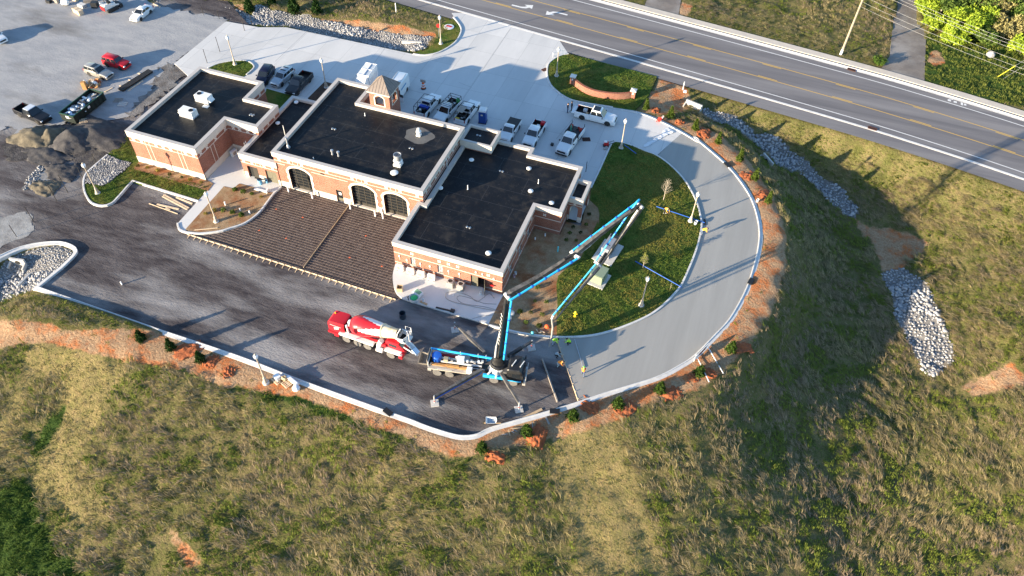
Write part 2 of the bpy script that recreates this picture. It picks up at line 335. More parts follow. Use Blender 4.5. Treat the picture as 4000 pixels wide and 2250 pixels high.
def noise(sc, det=5, vec=None, rough=.65):
    n = nd(t, 'ShaderNodeTexNoise', i_Scale=sc, i_Detail=det, i_Roughness=rough); L(vec or pos, n.inputs['Vector']); return n.outputs[0]
def rng_(v, a, b_, c=0., d=1.):
    r = nd(t, 'ShaderNodeMapRange'); L(v, r.inputs[0])
    for i_, q in enumerate((a, b_, c, d)): r.inputs[i_+1].default_value = q
    return r.outputs[0]
def mix(f, a, b_, bt='MIX'):
    x = nd(t, 'ShaderNodeMix', data_type='RGBA', blend_type=bt)
    if isinstance(f, float): x.inputs[0].default_value = f
    else: L(f, x.inputs[0])
    for s_, v in ((6, a), (7, b_)):
        if isinstance(v, tuple): x.inputs[s_].default_value = c4(v)
        else: L(v, x.inputs[s_])
    return x.outputs[2]
def math_(op, a, b_):
    x = nd(t, 'ShaderNodeMath', operation=op)
    for i_, v in enumerate((a, b_)):
        if isinstance(v, (float, int)): x.inputs[i_].default_value = v
        else: L(v, x.inputs[i_])
    return x.outputs[0]
zz = nd(t, 'ShaderNodeVertexColor', layer_name='zone'); sep = nd(t, 'ShaderNodeSeparateColor'); L(zz.outputs[0], sep.inputs[0])
base = mix(rng_(noise(.45, 6), .38, .62), (.085,.088,.026), (.20,.155,.075))
base = mix(rng_(noise(2.6, 4), .45, .65), base, (.13,.13,.042))
dry = mix(rng_(noise(1.2, 7), .3, .7), (.29,.215,.10), (.18,.165,.055)); lush = mix(rng_(noise(1.5, 6), .35, .65), (.018,.042,.008), (.05,.085,.016))
clay = mix(rng_(noise(.4, 7), .40, .53), (.48,.15,.048), (.43,.285,.17)); clay = mix(rng_(noise(3.5, 5), .4, .7), clay, (.30,.17,.09))
def zm(ch, w): return rng_(math_('ADD', sep.outputs[ch], math_('MULTIPLY', math_('SUBTRACT', noise(.9, 6), .5), w)), .36, .62)
c = mix(zm(1, 1.1), base, dry); c = mix(zm(2, 1.1), c, lush); c = mix(zm(0, 1.2), c, clay)
c = mix(1., c, rng_(noise(9., 4), .25, .75, .7, 1.3), 'MULTIPLY'); L(c, b.inputs['Base Color'])
bp = nd(t, 'ShaderNodeBump', i_Strength=1., i_Distance=.28); L(noise(3.2, 8, rough=.72), bp.inputs['Height']); L(bp.outputs[0], b.inputs['Normal'])
me.materials.append(m)
# ---------------------------------------------------------------- flat surfaces
def sheet(name, poly, z, m, label=None, thick=0., kind='structure', parent=None):
    mb = MB(); poly = [tuple(p[:2]) for p in poly]
    if area(poly) < 0: poly = poly[::-1]
    if thick: mb.prism(poly, z-thick, z)
    else: mb.add([(p[0],p[1],z) for p in poly], tris([poly]))
    o = mb.build(name, m, parent, fix=False)
    if parent is None: tag(o, label, kind=kind)
    return o
M_asph = mat('asphalt', (.125,.118,.122), (.17,.16,.162), .5, .85, .01, 30., fine=.18, stretch=(radians(-7), (.08, 1., 1.)), c3=(.21,.198,.195), sc3=.35)
M_asph2 = mat('old_asphalt', (.13,.115,.105), (.20,.17,.145), .35, .9, .012, 25., fine=.15, c3=(.26,.24,.22), sc3=.2)
M_conc = mat('concrete', (.60,.59,.57), (.53,.525,.51), .25, .8, .004, 20., fine=.05, stretch=(radians(45), (1., .25, 1.)), spec=.3)
M_conc2 = mat('kerb_concrete', (.60,.59,.57), (.50,.49,.475), 1.2, .8, .006, 15., fine=.06)
M_wet = mat('wet_concrete', (.27,.262,.24), (.32,.31,.285), .3, .55, .010, 6., fine=.06, stretch=(radians(-20), (1.4, .12, 1.)))
M_yard = mat('yard_gravel', (.05,.043,.045), (.12,.107,.106), .8, .95, .09, 4., fine=.4, c3=(.27,.257,.25), sc3=.13, c3r=(.46,.64), stretch=(radians(-18), (.35, 1.2, 1.)), spec=.05, det=8)
M_lot = mat('lot_gravel', (.27,.275,.285), (.36,.355,.35), .5, .95, .05, 5., fine=.25, stretch=(radians(25), (.4, 1.1, 1.)), spec=.05, c3=(.19,.185,.18), sc3=.09, c3r=(.56,.68))
M_lawn = mat('lawn', (.045,.085,.015), (.10,.14,.026), .9, .9, .10, 6., fine=.35, c3=(.16,.13,.035), sc3=.2, spec=.05)
M_mulch = mat('mulch', (.25,.165,.09), (.37,.26,.16), .9, .95, .07, 9., fine=.4, c3=(.24,.10,.045), sc3=.35, spec=.05)
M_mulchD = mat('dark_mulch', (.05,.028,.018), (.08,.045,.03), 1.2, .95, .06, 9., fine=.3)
M_yel = mat('yellow_paint', (.62,.38,.06), (.5,.32,.09), 3., .7, fine=.2); M_wht = mat('white_paint', (.72,.71,.68), (.6,.59,.57), 3., .7, fine=.15)
sheet('road', strip(-13.1, 5.35), 0, M_asph, 'three lane asphalt road with yellow and white lines')
def lane(name, d, w, m, label, z=.005): return sheet(name, strip(d-w/2, d+w/2), z, m, label)
lane('lane_line', -4.45, .17, M_yel, 'near yellow lane line'); lane('lane_line', 0, .17, M_yel, 'far yellow lane line')
lane('edge_line', 3.85, .18, M_wht, 'far white edge line'); lane('edge_line', -8.5, .18, M_wht, 'near white edge line')
mb = MB()
sweep(mb, offset(CL_s, -10.1), [(-.22,-.2),(-.22,.05),(.22,.035),(.22,-.2)]); tag(mb.build('road_gutter', M_conc2), kind='structure', label='pale concrete strip along the near lane')
mb = MB(); sweep(mb, offset(CL_s, 5.65), [(-.35,-.3),(-.35,.13),(-.2,.14),(-.05,.03),(.35,.012),(.35,-.3)]); tag(mb.build('road_kerb', M_conc2), kind='structure', label='concrete kerb on the far side of the road')
mb = MB(); sweep(mb, offset(CL_s, 7.35), [(-.78,-.3),(-.78,.10),(.78,.10),(.78,-.3)]); tag(mb.build('sidewalk', mat('walk_concrete', (.55,.49,.41), (.47,.42,.36), 1., .85, fine=.08)), kind='structure', label='concrete sidewalk beyond the road')
sheet('driveway', DRIVE, .02, M_asph2, 'worn asphalt driveway joining the far side of the road', .3)
sheet('driveway', DRIVE2, .02, M_asph2, 'short grey driveway at the top edge beyond the road', .3)
# dashes on the inner side of both yellow lines, turn arrows
cls = CL_s
def station(s):
    """point and direction on the centre line at x about s"""
    for a, b_ in zip(cls, cls[1:]):
        if a[0] <= s <= b_[0]:
            t_ = (s-a[0])/(b_[0]-a[0]); l = hypot(b_[0]-a[0], b_[1]-a[1]); d = ((b_[0]-a[0])/l, (b_[1]-a[1])/l); return Vector((s, a[1]+(b_[1]-a[1])*t_)), Vector(d)
def onroad(s, off, pts):
    P, d = station(s); n = Vector((-d.y, d.x)); return [tuple(P+d*u+n*(off+v)) for u, v in pts]
for d0, ref, sg in ((0, 'd 1000,703', -1), (-4.45, 'd 370,645', 1)):
    x0 = XS(ref)[0][0]
    for k in range(-8, 6):
        s = x0+k*12.2
        if -25 < s < 145: sheet('lane_dash', onroad(s, d0+sg*.3, [(0,-.085),(3.2,-.085),(3.2,.085),(0,.085)]), .005, M_yel, 'short yellow dash beside the %s lane line' % ('far' if d0 == 0 else 'near'))
AR = [(0,-.12),(1.5,-.12),(2.1,.1),(2.45,.55),(2.9,.35),(2.75,1.5),(1.6,1.0),(2.05,.8),(1.75,.4),(1.3,.22),(0,.22)]
pa = XS('c 600,60')[0]; sheet('turn_arrow', [(pa[0]-1.6+x*1.35, pa[1]-.3-.12*x+y*1.2) for x, y in AR], .005, M_wht, 'white left turn arrow nearer the top edge')
pb = XS('c 985,140')[0]; sheet('turn_arrow', [(pb[0]+1.6-x*1.35, pb[1]+.3-y*1.2+.12*x) for x, y in AR], .005, M_wht, 'white left turn arrow nearer the entrance')
bp_ = XS('d 1950,842')[0]
for k, (u, v, w, h) in enumerate(((0,0,.5,.5),(.9,-.1,.5,.5),(.25,.45,.6,.15),(1.9,-.25,.35,.8),(2.4,-.3,.35,.5))): sheet('bicycle_symbol', [(bp_[0]+u+a*w/2, bp_[1]+v+b_*h/2) for a, b_ in ((-1,-1),(1,-1),(1,1),(-1,1))], .005, M_wht, 'faded white bicycle mark on the far road edge')
# yard and lot
Wp = [(-88,-30),(-88,95)]
sheet('gravel_yard', KO_s[60:]+KO2_s+Wp+[(5,30),(30,10),(60,10)]+XS('l 1900,450'), -.15, M_yard, 'dark gravel yard in front of the building')
LOTE0 = smooth_line(XS('a 1500,20 1900,120 2275,215 1755,640 1650,740 1500,900 1350,1150 900,1220 500,1270 250,1380 e 60,120 -300,330'), step=.6)
LOTE = [(x+random.uniform(-.5,.5), y+random.uniform(-.5,.5)) if 4 < i_ else (x, y) for i_, (x, y) in enumerate(LOTE0)]
sheet('gravel_lot', LOTE+[(-86,20),(-86,93)]+XS('a 700,-500 1350,-120'), -.06, M_lot, 'pale gravel lot behind the building')
APR = XS('a 1755,640 2275,215 b 290,275 560,275 1840,545 1950,558 2100,528 2250,437 2315,340 2315,270 2225,130')+[tuple(p) for p in offset(CL_s, -10.3)[:] if 27 < p[0] < 49]+XS('c 1085,545 1000,562 900,625 870,690 880,805 950,905 1130,1012 1530,1082 1830,1145 2050,1235 2230,1335 g 1975,402 1850,360 1700,300 1570,268 1530,280 1505,310 1310,735')+[(58,14),(58,16),(3,15.5)]
M_apron = mat('apron_concrete', (.60,.59,.57), (.53,.525,.51), .25, .8, .004, 20., fine=.06, stretch=(radians(45), (1., .25, 1.)), spec=.2, c3=(.47,.465,.455), sc3=.12, c3r=(.52,.75))
t = M_apron.node_tree; b = t.nodes['Principled BSDF']; L = t.links.new; src = b.inputs['Base Color'].links[0].from_socket
bk = nd(t, 'ShaderNodeTexBrick', i_Scale=1., i_Mortar_Size=.022, i_Brick_Width=4.6, i_Row_Height=5.6); bk.offset = 0; L(nd(t, 'ShaderNodeNewGeometry').outputs['Position'], bk.inputs[0]); bk.inputs['Color1'].default_value = (1,1,1,1); bk.inputs['Color2'].default_value = (.90,.905,.91,1); bk.inputs['Mortar'].default_value = (.62,.62,.62,1)
mx = nd(t, 'ShaderNodeMix', data_type='RGBA', blend_type='MULTIPLY'); mx.inputs[0].default_value = 1; L(src, mx.inputs[6]); L(bk.outputs[0], mx.inputs[7]); L(mx.outputs[2], b.inputs['Base Color'])
sheet('concrete_apron', APR, .012, M_apron, 'pale new concrete parking apron behind the building', .35)
gi = lambda P, c: min(range(len(P)), key=lambda i: hypot(P[i][0]-c[0], P[i][1]-c[1]))
jo, ji = XS('g 2228,172 1975,405'); fo, fi = XS('m 1190,1092 960,440')
WET = KO_s[gi(KO_s, jo):gi(KO_s, fo)]+[fo, fi]+KI_s[gi(KI_s, ji):gi(KI_s, fi)][::-1]
sheet('wet_slab', WET, .0, M_wet, 'freshly poured grey concrete loop drive', .3)
def rag(s_, k=.5, st=.5): return [(x+random.uniform(-k,k), y+random.uniform(-k,k)) for x, y in smooth_line(XS(s_), True, st)]
M_soil = mat('churned_soil', (.045,.042,.043), (.11,.10,.095), .9, .95, .12, 3.5, fine=.4, c3=(.19,.165,.13), sc3=.35, c3r=(.5,.66), spec=.05)
M_dustp = mat('cement_dust', (.36,.355,.34), (.22,.21,.2), .5, .95, .05, 5., fine=.25, spec=.05)
sheet('churned_soil', rag('e 20,300 200,190 480,110 900,110 1270,140 1260,230 1120,360 1000,480 860,560 780,480 500,420 120,440'), -.045, M_soil, 'dark churned soil round the gravel piles')
M_mud = mat('mud', (.14,.135,.13), (.22,.21,.2), .8, .95, .1, 4., fine=.3, c3=(.1,.085,.075), sc3=.3, spec=.05)
sheet('churned_soil', rag('a 1640,660 1720,650 1900,690 1930,720 1500,1060 1380,1150 1300,1120 1500,900', .8, .4), -.04, M_mud, 'muddy strip along the back corner of the left wing')
sheet('cement_dust', rag('e -100,1060 120,990 260,960 330,1060 290,1180 150,1240 -100,1330', .35), -.13, M_dustp, 'pale cement dust patch at the left edge of the yard')
sheet('cement_dust', rag('e 300,640 420,560 520,430 600,400 640,470 500,620 440,760 330,760', .4), -.13, M_dustp, 'pale gravelly streak left of the stone bed')
# control joints in the apron: shallow dark grooves
M_joint = mat('joint', (.27,.265,.26))
for s in ('c 500,290 -100,1180', 'b 760,325 450,620', 'b 1100,390 1090,395', 'b 1560,480 1400,700', 'c 1330,950 960,1400', 'c 740,330 680,420', 'g 960,330 1330,-240', 'b 1700,880 2030,960', 'c -20,830 110,880'):
    (x0, y0), (x1, y1) = XS(s); l = hypot(x1-x0, y1-y0); n_ = (-(y1-y0)/l*.025, (x1-x0)/l*.025)
    sheet('control_joint', [(x0+n_[0],y0+n_[1]),(x1+n_[0],y1+n_[1]),(x1-n_[0],y1-n_[1]),(x0-n_[0],y0-n_[1])], .0165, M_joint, 'thin joint line in the concrete apron')
# kerbs
def kerb(pts, label, prof=None, m=M_conc2, closed=False):
    mb = MB(); sweep(mb, pts, prof or [(-.12,-.45),(-.12,.13),(-.09,.15),(.09,.15),(.12,.13),(.12,-.45)], closed); return tag(mb.build('kerb', m), label, kind='structure')
GUT = [(-.28,-.5),(-.28,.09),(-.26,.11),(-.15,.11),(-.11,.03),(.27,.0),(.28,-.5)]
GUTR = [(-o_, z) for o_, z in GUT[::-1]]
iw = gi(KO_s, fo)
kerb(KO_s, 'white concrete kerb and gutter along the outer edge of the loop and yard', GUTR)
kerb(KO2_s[1:], 'rounded kerb around the stone basin', GUTR)
kerb([KO_s[-1], KO2_s[0], KO2_s[1]], 'sharp kerb corner beside the stone basin', GUTR)
kerb(KI_s, 'kerb curving round the big lawn')
kerb(smooth_line(SIGNL[8:]+SIGNL[:4], step=.5), 'kerb round the lawn with the curved brick wall')
kerb(smooth_line(XS('b 1840,545 1950,558 2100,528 2250,437 2315,340 2315,270 2245,175'), step=.5), 'rounded kerb at the grass corner by the road')
# lawns and beds
PL = XS('e 1090,400 1190,450 1340,482 1250,570 1050,716 870,692')
LAWN1 = XS('e 1285,215 1090,395 1190,450 1340,482 1250,570 1050,716 855,692 862,770 920,868 1030,900 1120,875 1185,815 1335,672 1990,862 2150,692 2060,700 1350,545 1400,490 1405,470')
sheet('lawn', LAWN1, .09, M_lawn, 'green grass strip in front of the left wing', .3)
MUL1 = XS('e 1400,474 2088,658 2150,692 2095,765 1350,545'); sheet('mulch_bed', MUL1, .11, M_mulch, 'mulched strip under the left wing wall', .3)
kerb(smooth_line(XS('e 1085,400 1000,470 920,540 862,600 842,690 860,790 920,880 1030,913 1125,888 1200,815 1300,700'), step=.4)+XS('e 1338,664 2000,868'), 'white kerb round the grass strip and stone bed')
WALK = XS('e 1785,1095 1810,1160 1865,1165 2255,716 2350,738 2410,688')+XS('f 95,690 250,728 350,772 440,780 520,716')+[(21.2,3.2),(10.9,3.0),(10.9,7.4),(10.9,-.2)]+XS('e 2150,690')
WALK = XS('e 1785,1095 1810,1160 1865,1165 2255,716 2350,738 2410,688')+XS('f 250,728 350,772 440,780 515,722')+[(20.9,2.6),(20.9,3.4),(16.5,3.4),(16.5,7.4),(10.8,7.4)]+XS('e 2085,655 2150,690')
sheet('walkway', WALK, .06, M_conc, 'concrete walk between the left wing and the planted island', .3)
MUL2 = XS('e 1870,1150 2255,720 2350,742 2412,692 f 250,732 350,776 432,784 370,865 285,975 150,1078 0,1128 e 2200,1165 2000,1185 1920,1178')
sheet('mulch_bed', MUL2, .09, M_mulch, 'mulched island with young shrubs and a lamp post', .3)
kerb(smooth_line(XS('e 1790,1090 1800,1140 1850,1172 2000,1192 2200,1172 f 0,1138 150,1086 288,983 375,872 440,788 512,724'), step=.4), 'white curved kerb round the planted island')
PATIO = smooth_line(XS('k 112,345 88,450 97,560 130,640 190,692'), step=.4)+XS('k 620,822 1050,946 1197,655')+[(56.4,-4.9),(42.4,-4.9)]
sheet('patio', PATIO, .05, M_conc, 'concrete pad with air conditioners at the right wing', .4)
BED = XS('k 1050,946 1197,655')+[(56.5,-4.9),(56.5,7.4),(60.2,7.4),(60.2,10),(62.3,10)]+XS('g 1310,735 1300,860 1380,930 1395,1000 1388,1110 l 860,430 800,560 690,800 560,890 465,975 447,1060 460,1300 m 966,130 966,425 850,427 600,392 450,357 280,312')
sheet('mulch_bed', BED, .04, M_mulch, 'wide mulch bed beside the right wing and entrance', .3)
LAWN2 = XS('g 1310,735 1300,860 1380,930 1395,1000 1388,1110 l 860,430 800,560 690,800 560,890 465,975 447,1060 460,1300 m 966,130 966,425')+KI_s[2:gi(KI_s, XS('m 966,430')[0])][::-1]
sheet('lawn', LAWN2, .08, M_lawn, 'big lawn inside the curved drive', .3)
sheet('lawn', SIGNL, .08, M_lawn, 'lawn with the curved brick wall beside the road', .3)
isl = smooth_line(XS('a 2090,690 2200,642 2350,616 2480,616 2545,650 2552,690 2480,755'), step=.4)
ISL = isl+XS('a 2400,800 2080,715'); sheet('lawn', ISL, .08, M_lawn, 'small grass island with a lamp post behind the left wing', .3); kerb(isl, 'kerb round the small grass island')
sheet('lawn', XS('b 365,895 625,968')+[(15.4,17.3),(15.4,12.4),(10.9,12.4)], .08, M_lawn, 'shaded patch of grass between the wings', .3)
sheet('mulch_bed', XS('b 780,990 950,822 1035,845')+[(22,20),(21.2,17),(19,17.2)], .06, M_mulchD, 'dark mulch bed with a lamp post behind the building', .3)
sheet('lawn', XS('b 1850,542 1950,553 2100,523 2245,433 2308,340 2308,275 2240,190 2130,240 2080,380 1990,500'), .06, M_lawn, 'grass corner beside the entrance', .3)
# ================================================================ the brick building
def brickmat(name, c1, c2, mort, sc=1.):
    m = bpy.data.materials.new(name); m.use_nodes = True; t = m.node_tree; b = t.nodes['Principled BSDF']; L = t.links.new; b.inputs['Roughness'].default_value = .85; b.inputs['Specular IOR Level'].default_value = .25
    g = nd(t, 'ShaderNodeNewGeometry').outputs['Position']; s = nd(t, 'ShaderNodeSeparateXYZ'); L(g, s.inputs[0])
    a = nd(t, 'ShaderNodeMath', operation='ADD'); L(s.outputs[0], a.inputs[0]); L(s.outputs[1], a.inputs[1]); c = nd(t, 'ShaderNodeCombineXYZ'); L(a.outputs[0], c.inputs[0]); L(s.outputs[2], c.inputs[1])
    br = nd(t, 'ShaderNodeTexBrick', i_Scale=1., i_Mortar_Size=.008, i_Brick_Width=.22, i_Row_Height=.075); L(c.outputs[0], br.inputs[0])
    br.inputs['Color1'].default_value = c4(c1); br.inputs['Color2'].default_value = c4(c2); br.inputs['Mortar'].default_value = c4(mort)
    n = nd(t, 'ShaderNodeTexNoise', i_Scale=.7, i_Detail=6); L(g, n.inputs['Vector']); mr = nd(t, 'ShaderNodeMapRange'); L(n.outputs[0], mr.inputs[0])
    for i_, q in enumerate((.3,.7,.86,1.12)): mr.inputs[i_+1].default_value = q
    mx = nd(t, 'ShaderNodeMix', data_type='RGBA', blend_type='MULTIPLY'); mx.inputs[0].default_value = 1; L(br.outputs[0], mx.inputs[6]); L(mr.outputs[0], mx.inputs[7]); L(mx.outputs[2], b.inputs['Base Color'])
    bp = nd(t, 'ShaderNodeBump', i_Strength=.6, i_Distance=.006); bp.invert = True; L(br.outputs[1], bp.inputs['Height']); L(bp.outputs[0], b.inputs['Normal'])
    return m
M_brick = brickmat('brick', (.31,.098,.055), (.22,.066,.040), (.34,.25,.20))
M_stone = mat('limestone', (.62,.555,.47), (.55,.49,.42), 1.5, .85, .004, 30., fine=.06)
M_coping = mat('coping_metal', (.49,.45,.41), (.44,.405,.37), .6, .5, spec=.4)
M_ornam = mat('cast_stone', (.74,.69,.60), rough=.85)
m = bpy.data.materials.new('roof_membrane'); m.use_nodes = True; t = m.node_tree; b = t.nodes['Principled BSDF']; L = t.links.new
pos = nd(t, 'ShaderNodeNewGeometry').outputs['Position']; b.inputs['Specular IOR Level'].default_value = .18
base = mix(rng_(noise(.35, 6), .35, .7), (.005,.0055,.0075), (.012,.012,.014)); base = mix(rng_(noise(4., 3), .63, .72), base, (.06,.058,.055)); base = mix(rng_(noise(.7, 8), .52, .75), base, (.035,.031,.027))
bk = nd(t, 'ShaderNodeTexBrick', i_Scale=1., i_Mortar_Size=.02, i_Brick_Width=9., i_Row_Height=3.05); L(pos, bk.inputs[0]); base = mix(bk.outputs[1], base, (.05,.05,.052))
L(base, b.inputs['Base Color']); L(rng_(noise(1.4, 5), .3, .7, .38, .62), b.inputs['Roughness'])
bp = nd(t, 'ShaderNodeBump', i_Strength=.5, i_Distance=.02); L(noise(1.1, 6), bp.inputs['Height']); L(bp.outputs[0], b.inputs['Normal'])
M_roof = m
M_glass = mat('window_glass', (.012,.015,.018), rough=.06, spec=.8); M_bronze = mat('bronze_frame', (.055,.05,.042), rough=.5, metal=.3); M_olive = mat('olive_door', (.13,.12,.085), rough=.6)
M_dark = mat('dark_interior', (.012,.012,.012)); M_galv = mat('galvanised', (.55,.56,.58), (.45,.46,.48), 4., .4, metal=.6); M_white = mat('white_metal', (.75,.75,.73), (.68,.68,.66), 3., .45)
M_steel = mat('steel', (.42,.43,.44), rough=.35, metal=.8); M_black = mat('black_plastic', (.012,.012,.013), rough=.5); M_rub = mat('rubber', (.02,.02,.02), (.035,.032,.03), 8., .9)
B = empty('station_building', (0,0,0), 0, 'brick and limestone public building with flat black roofs and arched vehicle doors', 'building')
def wallpanel(parent, O, ud, Lw, z0, z1, opens=(), depth=.22, m=M_brick, name='wall', arch=0.):
    """wall facing right of ud; opens: (u0,u1,za,zb,rise)"""
    nx, ny = ud[1], -ud[0]; P = lambda u, z, d=0.: (O[0]+ud[0]*u-nx*d, O[1]+ud[1]*u-ny*d, z)
    def path(o):
        u0, u1, za, zb, rise = o; pts = [(u0, za), (u0, zb-rise)]
        if rise:
            k = 10
            for j in range(1, k): a = j/k; pts.append((u0+(u1-u0)*a, zb-rise+rise*(1-(2*a-1)**2)**.75))
        pts += [(u1, zb-rise), (u1, za)]; return pts
    outer = [(0, z0)]; holes = []; rims = []
    for o in sorted(opens):
        p = path(o)
        if o[2] <= z0+.001: outer += p; rims.append((p, False))
        else: holes.append(p); rims.append((p, True))
    outer += [(Lw, z0), (Lw, z1), (0, z1)]
    mb = MB(); loops = [outer]+holes; pts = [q for l in loops for q in l]
    mb.add([P(*q) for q in pts], tris(loops))
    for p, cl in rims:
        n = len(p); mb.add([P(*q) for q in p]+[P(q[0], q[1], depth) for q in p], [(i, i+n, (i+1)%n+n, (i+1)%n) for i in range(n if cl else n-1)])
    return mb.build(name, m, parent, fix=False), P
def ringpoly(poly, d):
    n = len(poly); out = []
    for i in range(n):
        a, b_, c = poly[i-1], poly[i], poly[(i+1)%n]; l1 = hypot(b_[0]-a[0], b_[1]-a[1]); l2 = hypot(c[0]-b_[0], c[1]-b_[1])
        n1 = ((b_[1]-a[1])/l1, -(b_[0]-a[0])/l1); n2 = ((c[1]-b_[1])/l2, -(c[0]-b_[0])/l2); k = 1+n1[0]*n2[0]+n1[1]*n2[1]
        out.append((b_[0]+(n1[0]+n2[0])/k*d, b_[1]+(n1[1]+n2[1])/k*d))
    return out
def parapet(parent, poly, zc, zt, roofz, out=.06, th=.5):
    sec = []
    for d, z in ((out,zc),(out+.02,zc+.08),(out+.02,zt-.1)): sec.append([(p[0],p[1],z) for p in ringpoly(poly, d)])
    inn = [(p[0],p[1]) for p in ringpoly(poly, out-th)]
    sec += [[(p[0],p[1],zt-.1) for p in ringpoly(poly, out+.03)]]
    mb = MB(); mb.loft(sec, cap=False); mb.loft([[(p[0],p[1],zc) for p in ringpoly(poly, -.02)], sec[0]], cap=False); mb.build('cornice', M_stone, parent)
    cp = ringpoly(poly, out+.05); mb = MB(); mb.loft([[(p[0],p[1],z) for p in pl] for pl, z in ((cp,zt-.1),(cp,zt),(inn,zt),(inn,roofz-.05))], cap=False); mb.build('coping', M_coping, parent)
    mb = MB(); mb.add([(p[0],p[1],roofz) for p in inn], tris([inn])); mb.build('roof', M_roof, parent, fix=False)
def band(parent, poly, z, h=.09, out=.03, segs=None, th=.1, name='stone_band', m=None):
    mb = MB(); n = len(poly)
    for i in (segs if segs is not None else range(n)):
        a, b_ = poly[i], poly[(i+1)%n]; l = hypot(b_[0]-a[0], b_[1]-a[1]); d = ((b_[0]-a[0])/l, (b_[1]-a[1])/l); nn = (d[1], -d[0])
        mb.bar((a[0]+nn[0]*(out-th/2)-d[0]*.0, a[1]+nn[1]*(out-th/2), z), (b_[0]+nn[0]*(out-th/2)+d[0]*out, b_[1]+nn[1]*(out-th/2)+d[1]*out, z), th, h)
    return mb.build(name, m or M_stone, parent)
xm = None
def xmark(parent, p, nrm, s=.5):
    global xm
    if xm is None:
        mb = MB()
        for u, v in ((0,0),(-1,-1),(1,1),(-1,1),(1,-1)):
            for du, dv in ((0,0),): mb.box(u*.15-.085, u*.15+.085, -.03, .03, v*.15-.085, v*.15+.085)
        o = mb.build('ornament', M_ornam, parent); xm = o
    else: o = xm.copy(); COL.objects.link(o); o.parent = parent
    o.location = p; o.rotation_euler = (0, 0, atan2(nrm[1], nrm[0])+pi/2); o.scale = (s/.5,)*3
def wallrow(poly, z1, opens={}, z0=-.1):
    for i in range(len(poly)):
        a, b_ = poly[i], poly[(i+1)%len(poly)]; l = hypot(b_[0]-a[0], b_[1]-a[1]); wallpanel(B, a, ((b_[0]-a[0])/l, (b_[1]-a[1])/l), l, z0, z1, opens.get(i, ()))
def plinth(poly, h, gaps={}, out=.05, m=None):
    for i in range(len(poly)):
        a, b_ = poly[i], poly[(i+1)%len(poly)]; l = hypot(b_[0]-a[0], b_[1]-a[1]); d = ((b_[0]-a[0])/l, (b_[1]-a[1])/l); nn = (d[1], -d[0]); u = -out*0
        for g0, g1 in sorted(gaps.get(i, ()))+[(l+out, 0)]:
            if g0 > u: mb = MB(); mb.bar((a[0]+d[0]*u+nn[0]*(out-.08), a[1]+d[1]*u+nn[1]*(out-.08), h/2-.05), (a[0]+d[0]*g0+nn[0]*(out-.08), a[1]+d[1]*g0+nn[1]*(out-.08), h/2-.05), .16, h+.1); mb.build('plinth', m or M_stone, B)
            u = g1
# --- left wing
PLW = [(0,0),(10.96,0),(10.96,7.13),(16,7.13),(16,12.45),(11,12.45),(11,16.75),(.2,16.75)]
wallrow(PLW, 4.6); parapet(B, PLW, 4.45, 5.5, 5.05); plinth(PLW, 1.1); band(B, PLW, 3.88)
for x in (2.6, 3.28, 7.83, 8.48): mb = MB(); mb.box(x-.04, x+.04, -.03, .02, 1.1, 3.86); mb.build('pilaster_strip', M_stone, B)
for y in (2.8, 3.55): mb = MB(); mb.box(10.94, 10.99, y-.04, y+.04, 1.1, 3.86); mb.build('pilaster_strip', M_stone, B)
for x in (.73,2.05,4.4,5.55,6.73,9.08,10.35): xmark(B, (x,0,4.18), (0,-1))
for x in (2.6,3.28,7.83,8.48): mb = MB(); mb.box(x-.04, x+.04, -.028, .02, 3.92, 4.44); mb.build('pilaster_strip', M_stone, B)
for y in (.75,2.13,4.2,6.5): xmark(B, (10.96,y,4.18), (1,0))
for x in (11.9,12.9,14.2,15.3): xmark(B, (x,7.13,4.18), (0,-1))
for y in (8.2,9.6,11.2): xmark(B, (16,y,4.95-.7), (1,0), .4)
for y in (13.6,15.4): xmark(B, (11,y,4.18), (1,0), .45)
# --- low link between the wings
PLK = [(15.5,2.75),(21.2,2.75),(21.2,17),(15.5,17)]
def opening_fill(kind, x0, x1, z0, z1, y, parent=B): ...
wallrow(PLK, 3.2, {0: [(.75,2.42,-.1,2.12,0),(3.62,5.4,-.1,2.2,0)]}); parapet(B, PLK, 3.1, 4.08, 3.7); plinth(PLK, .95, {0: [(.7,2.45),(3.58,5.45)]}); band(B, PLK, 2.6, segs=[0,3])
for x in (16,17.3,19.2,20.5): xmark(B, (x,2.75,2.86), (0,-1), .42)
for x in (17.9,18.6): mb = MB(); mb.box(x-.035, x+.035, 2.72, 2.77, 2.64, 3.09); mb.build('pilaster_strip', M_stone, B)
# --- vehicle hall
PCH = [(21.04,2.85),(42.8,2.85),(42.8,17.02),(27,17.02),(26.5,17.02),(26.5,21.2),(21.04,21.2)]
PCH = [(21.04,2.85),(42.8,2.85),(42.8,17.02),(26.6,17.02),(26.6,21.2),(21.04,21.2)]
DOORS = [(22.97,26.25),(32.35,35.8),(37.08,40.42)]
wallrow(PCH, 5.2, {0: [(a-21.04, b_-21.04, -.1, 4.02, .75) for a, b_ in DOORS]+[(29.88-21.04,30.85-21.04,-.1,2.0,0)]})
parapet(B, PCH, 5.08, 5.85, 5.4, out=.08); plinth(PCH, .9, {0: [(a-21.04-.4, b_-21.04+.4) for a, b_ in DOORS]+[(29.83-21.04,30.9-21.04)]})
for a, b_ in ((21.04,22.6),(26.6,31.98),(36.17,36.72),(40.78,42.8)): mb = MB(); mb.box(a, b_, 2.82, 2.88, 3.98, 4.06); mb.build('stone_band', M_stone, B)
band(B, PCH, 4.5, .07, segs=[0,1]); band(B, PCH, 4.02, segs=[1])
for x in (21.9,23.32,25.31,29.05,32.74,34.76,37.65,39.62,42.02): xmark(B, (x,2.85,4.79), (0,-1), .44)
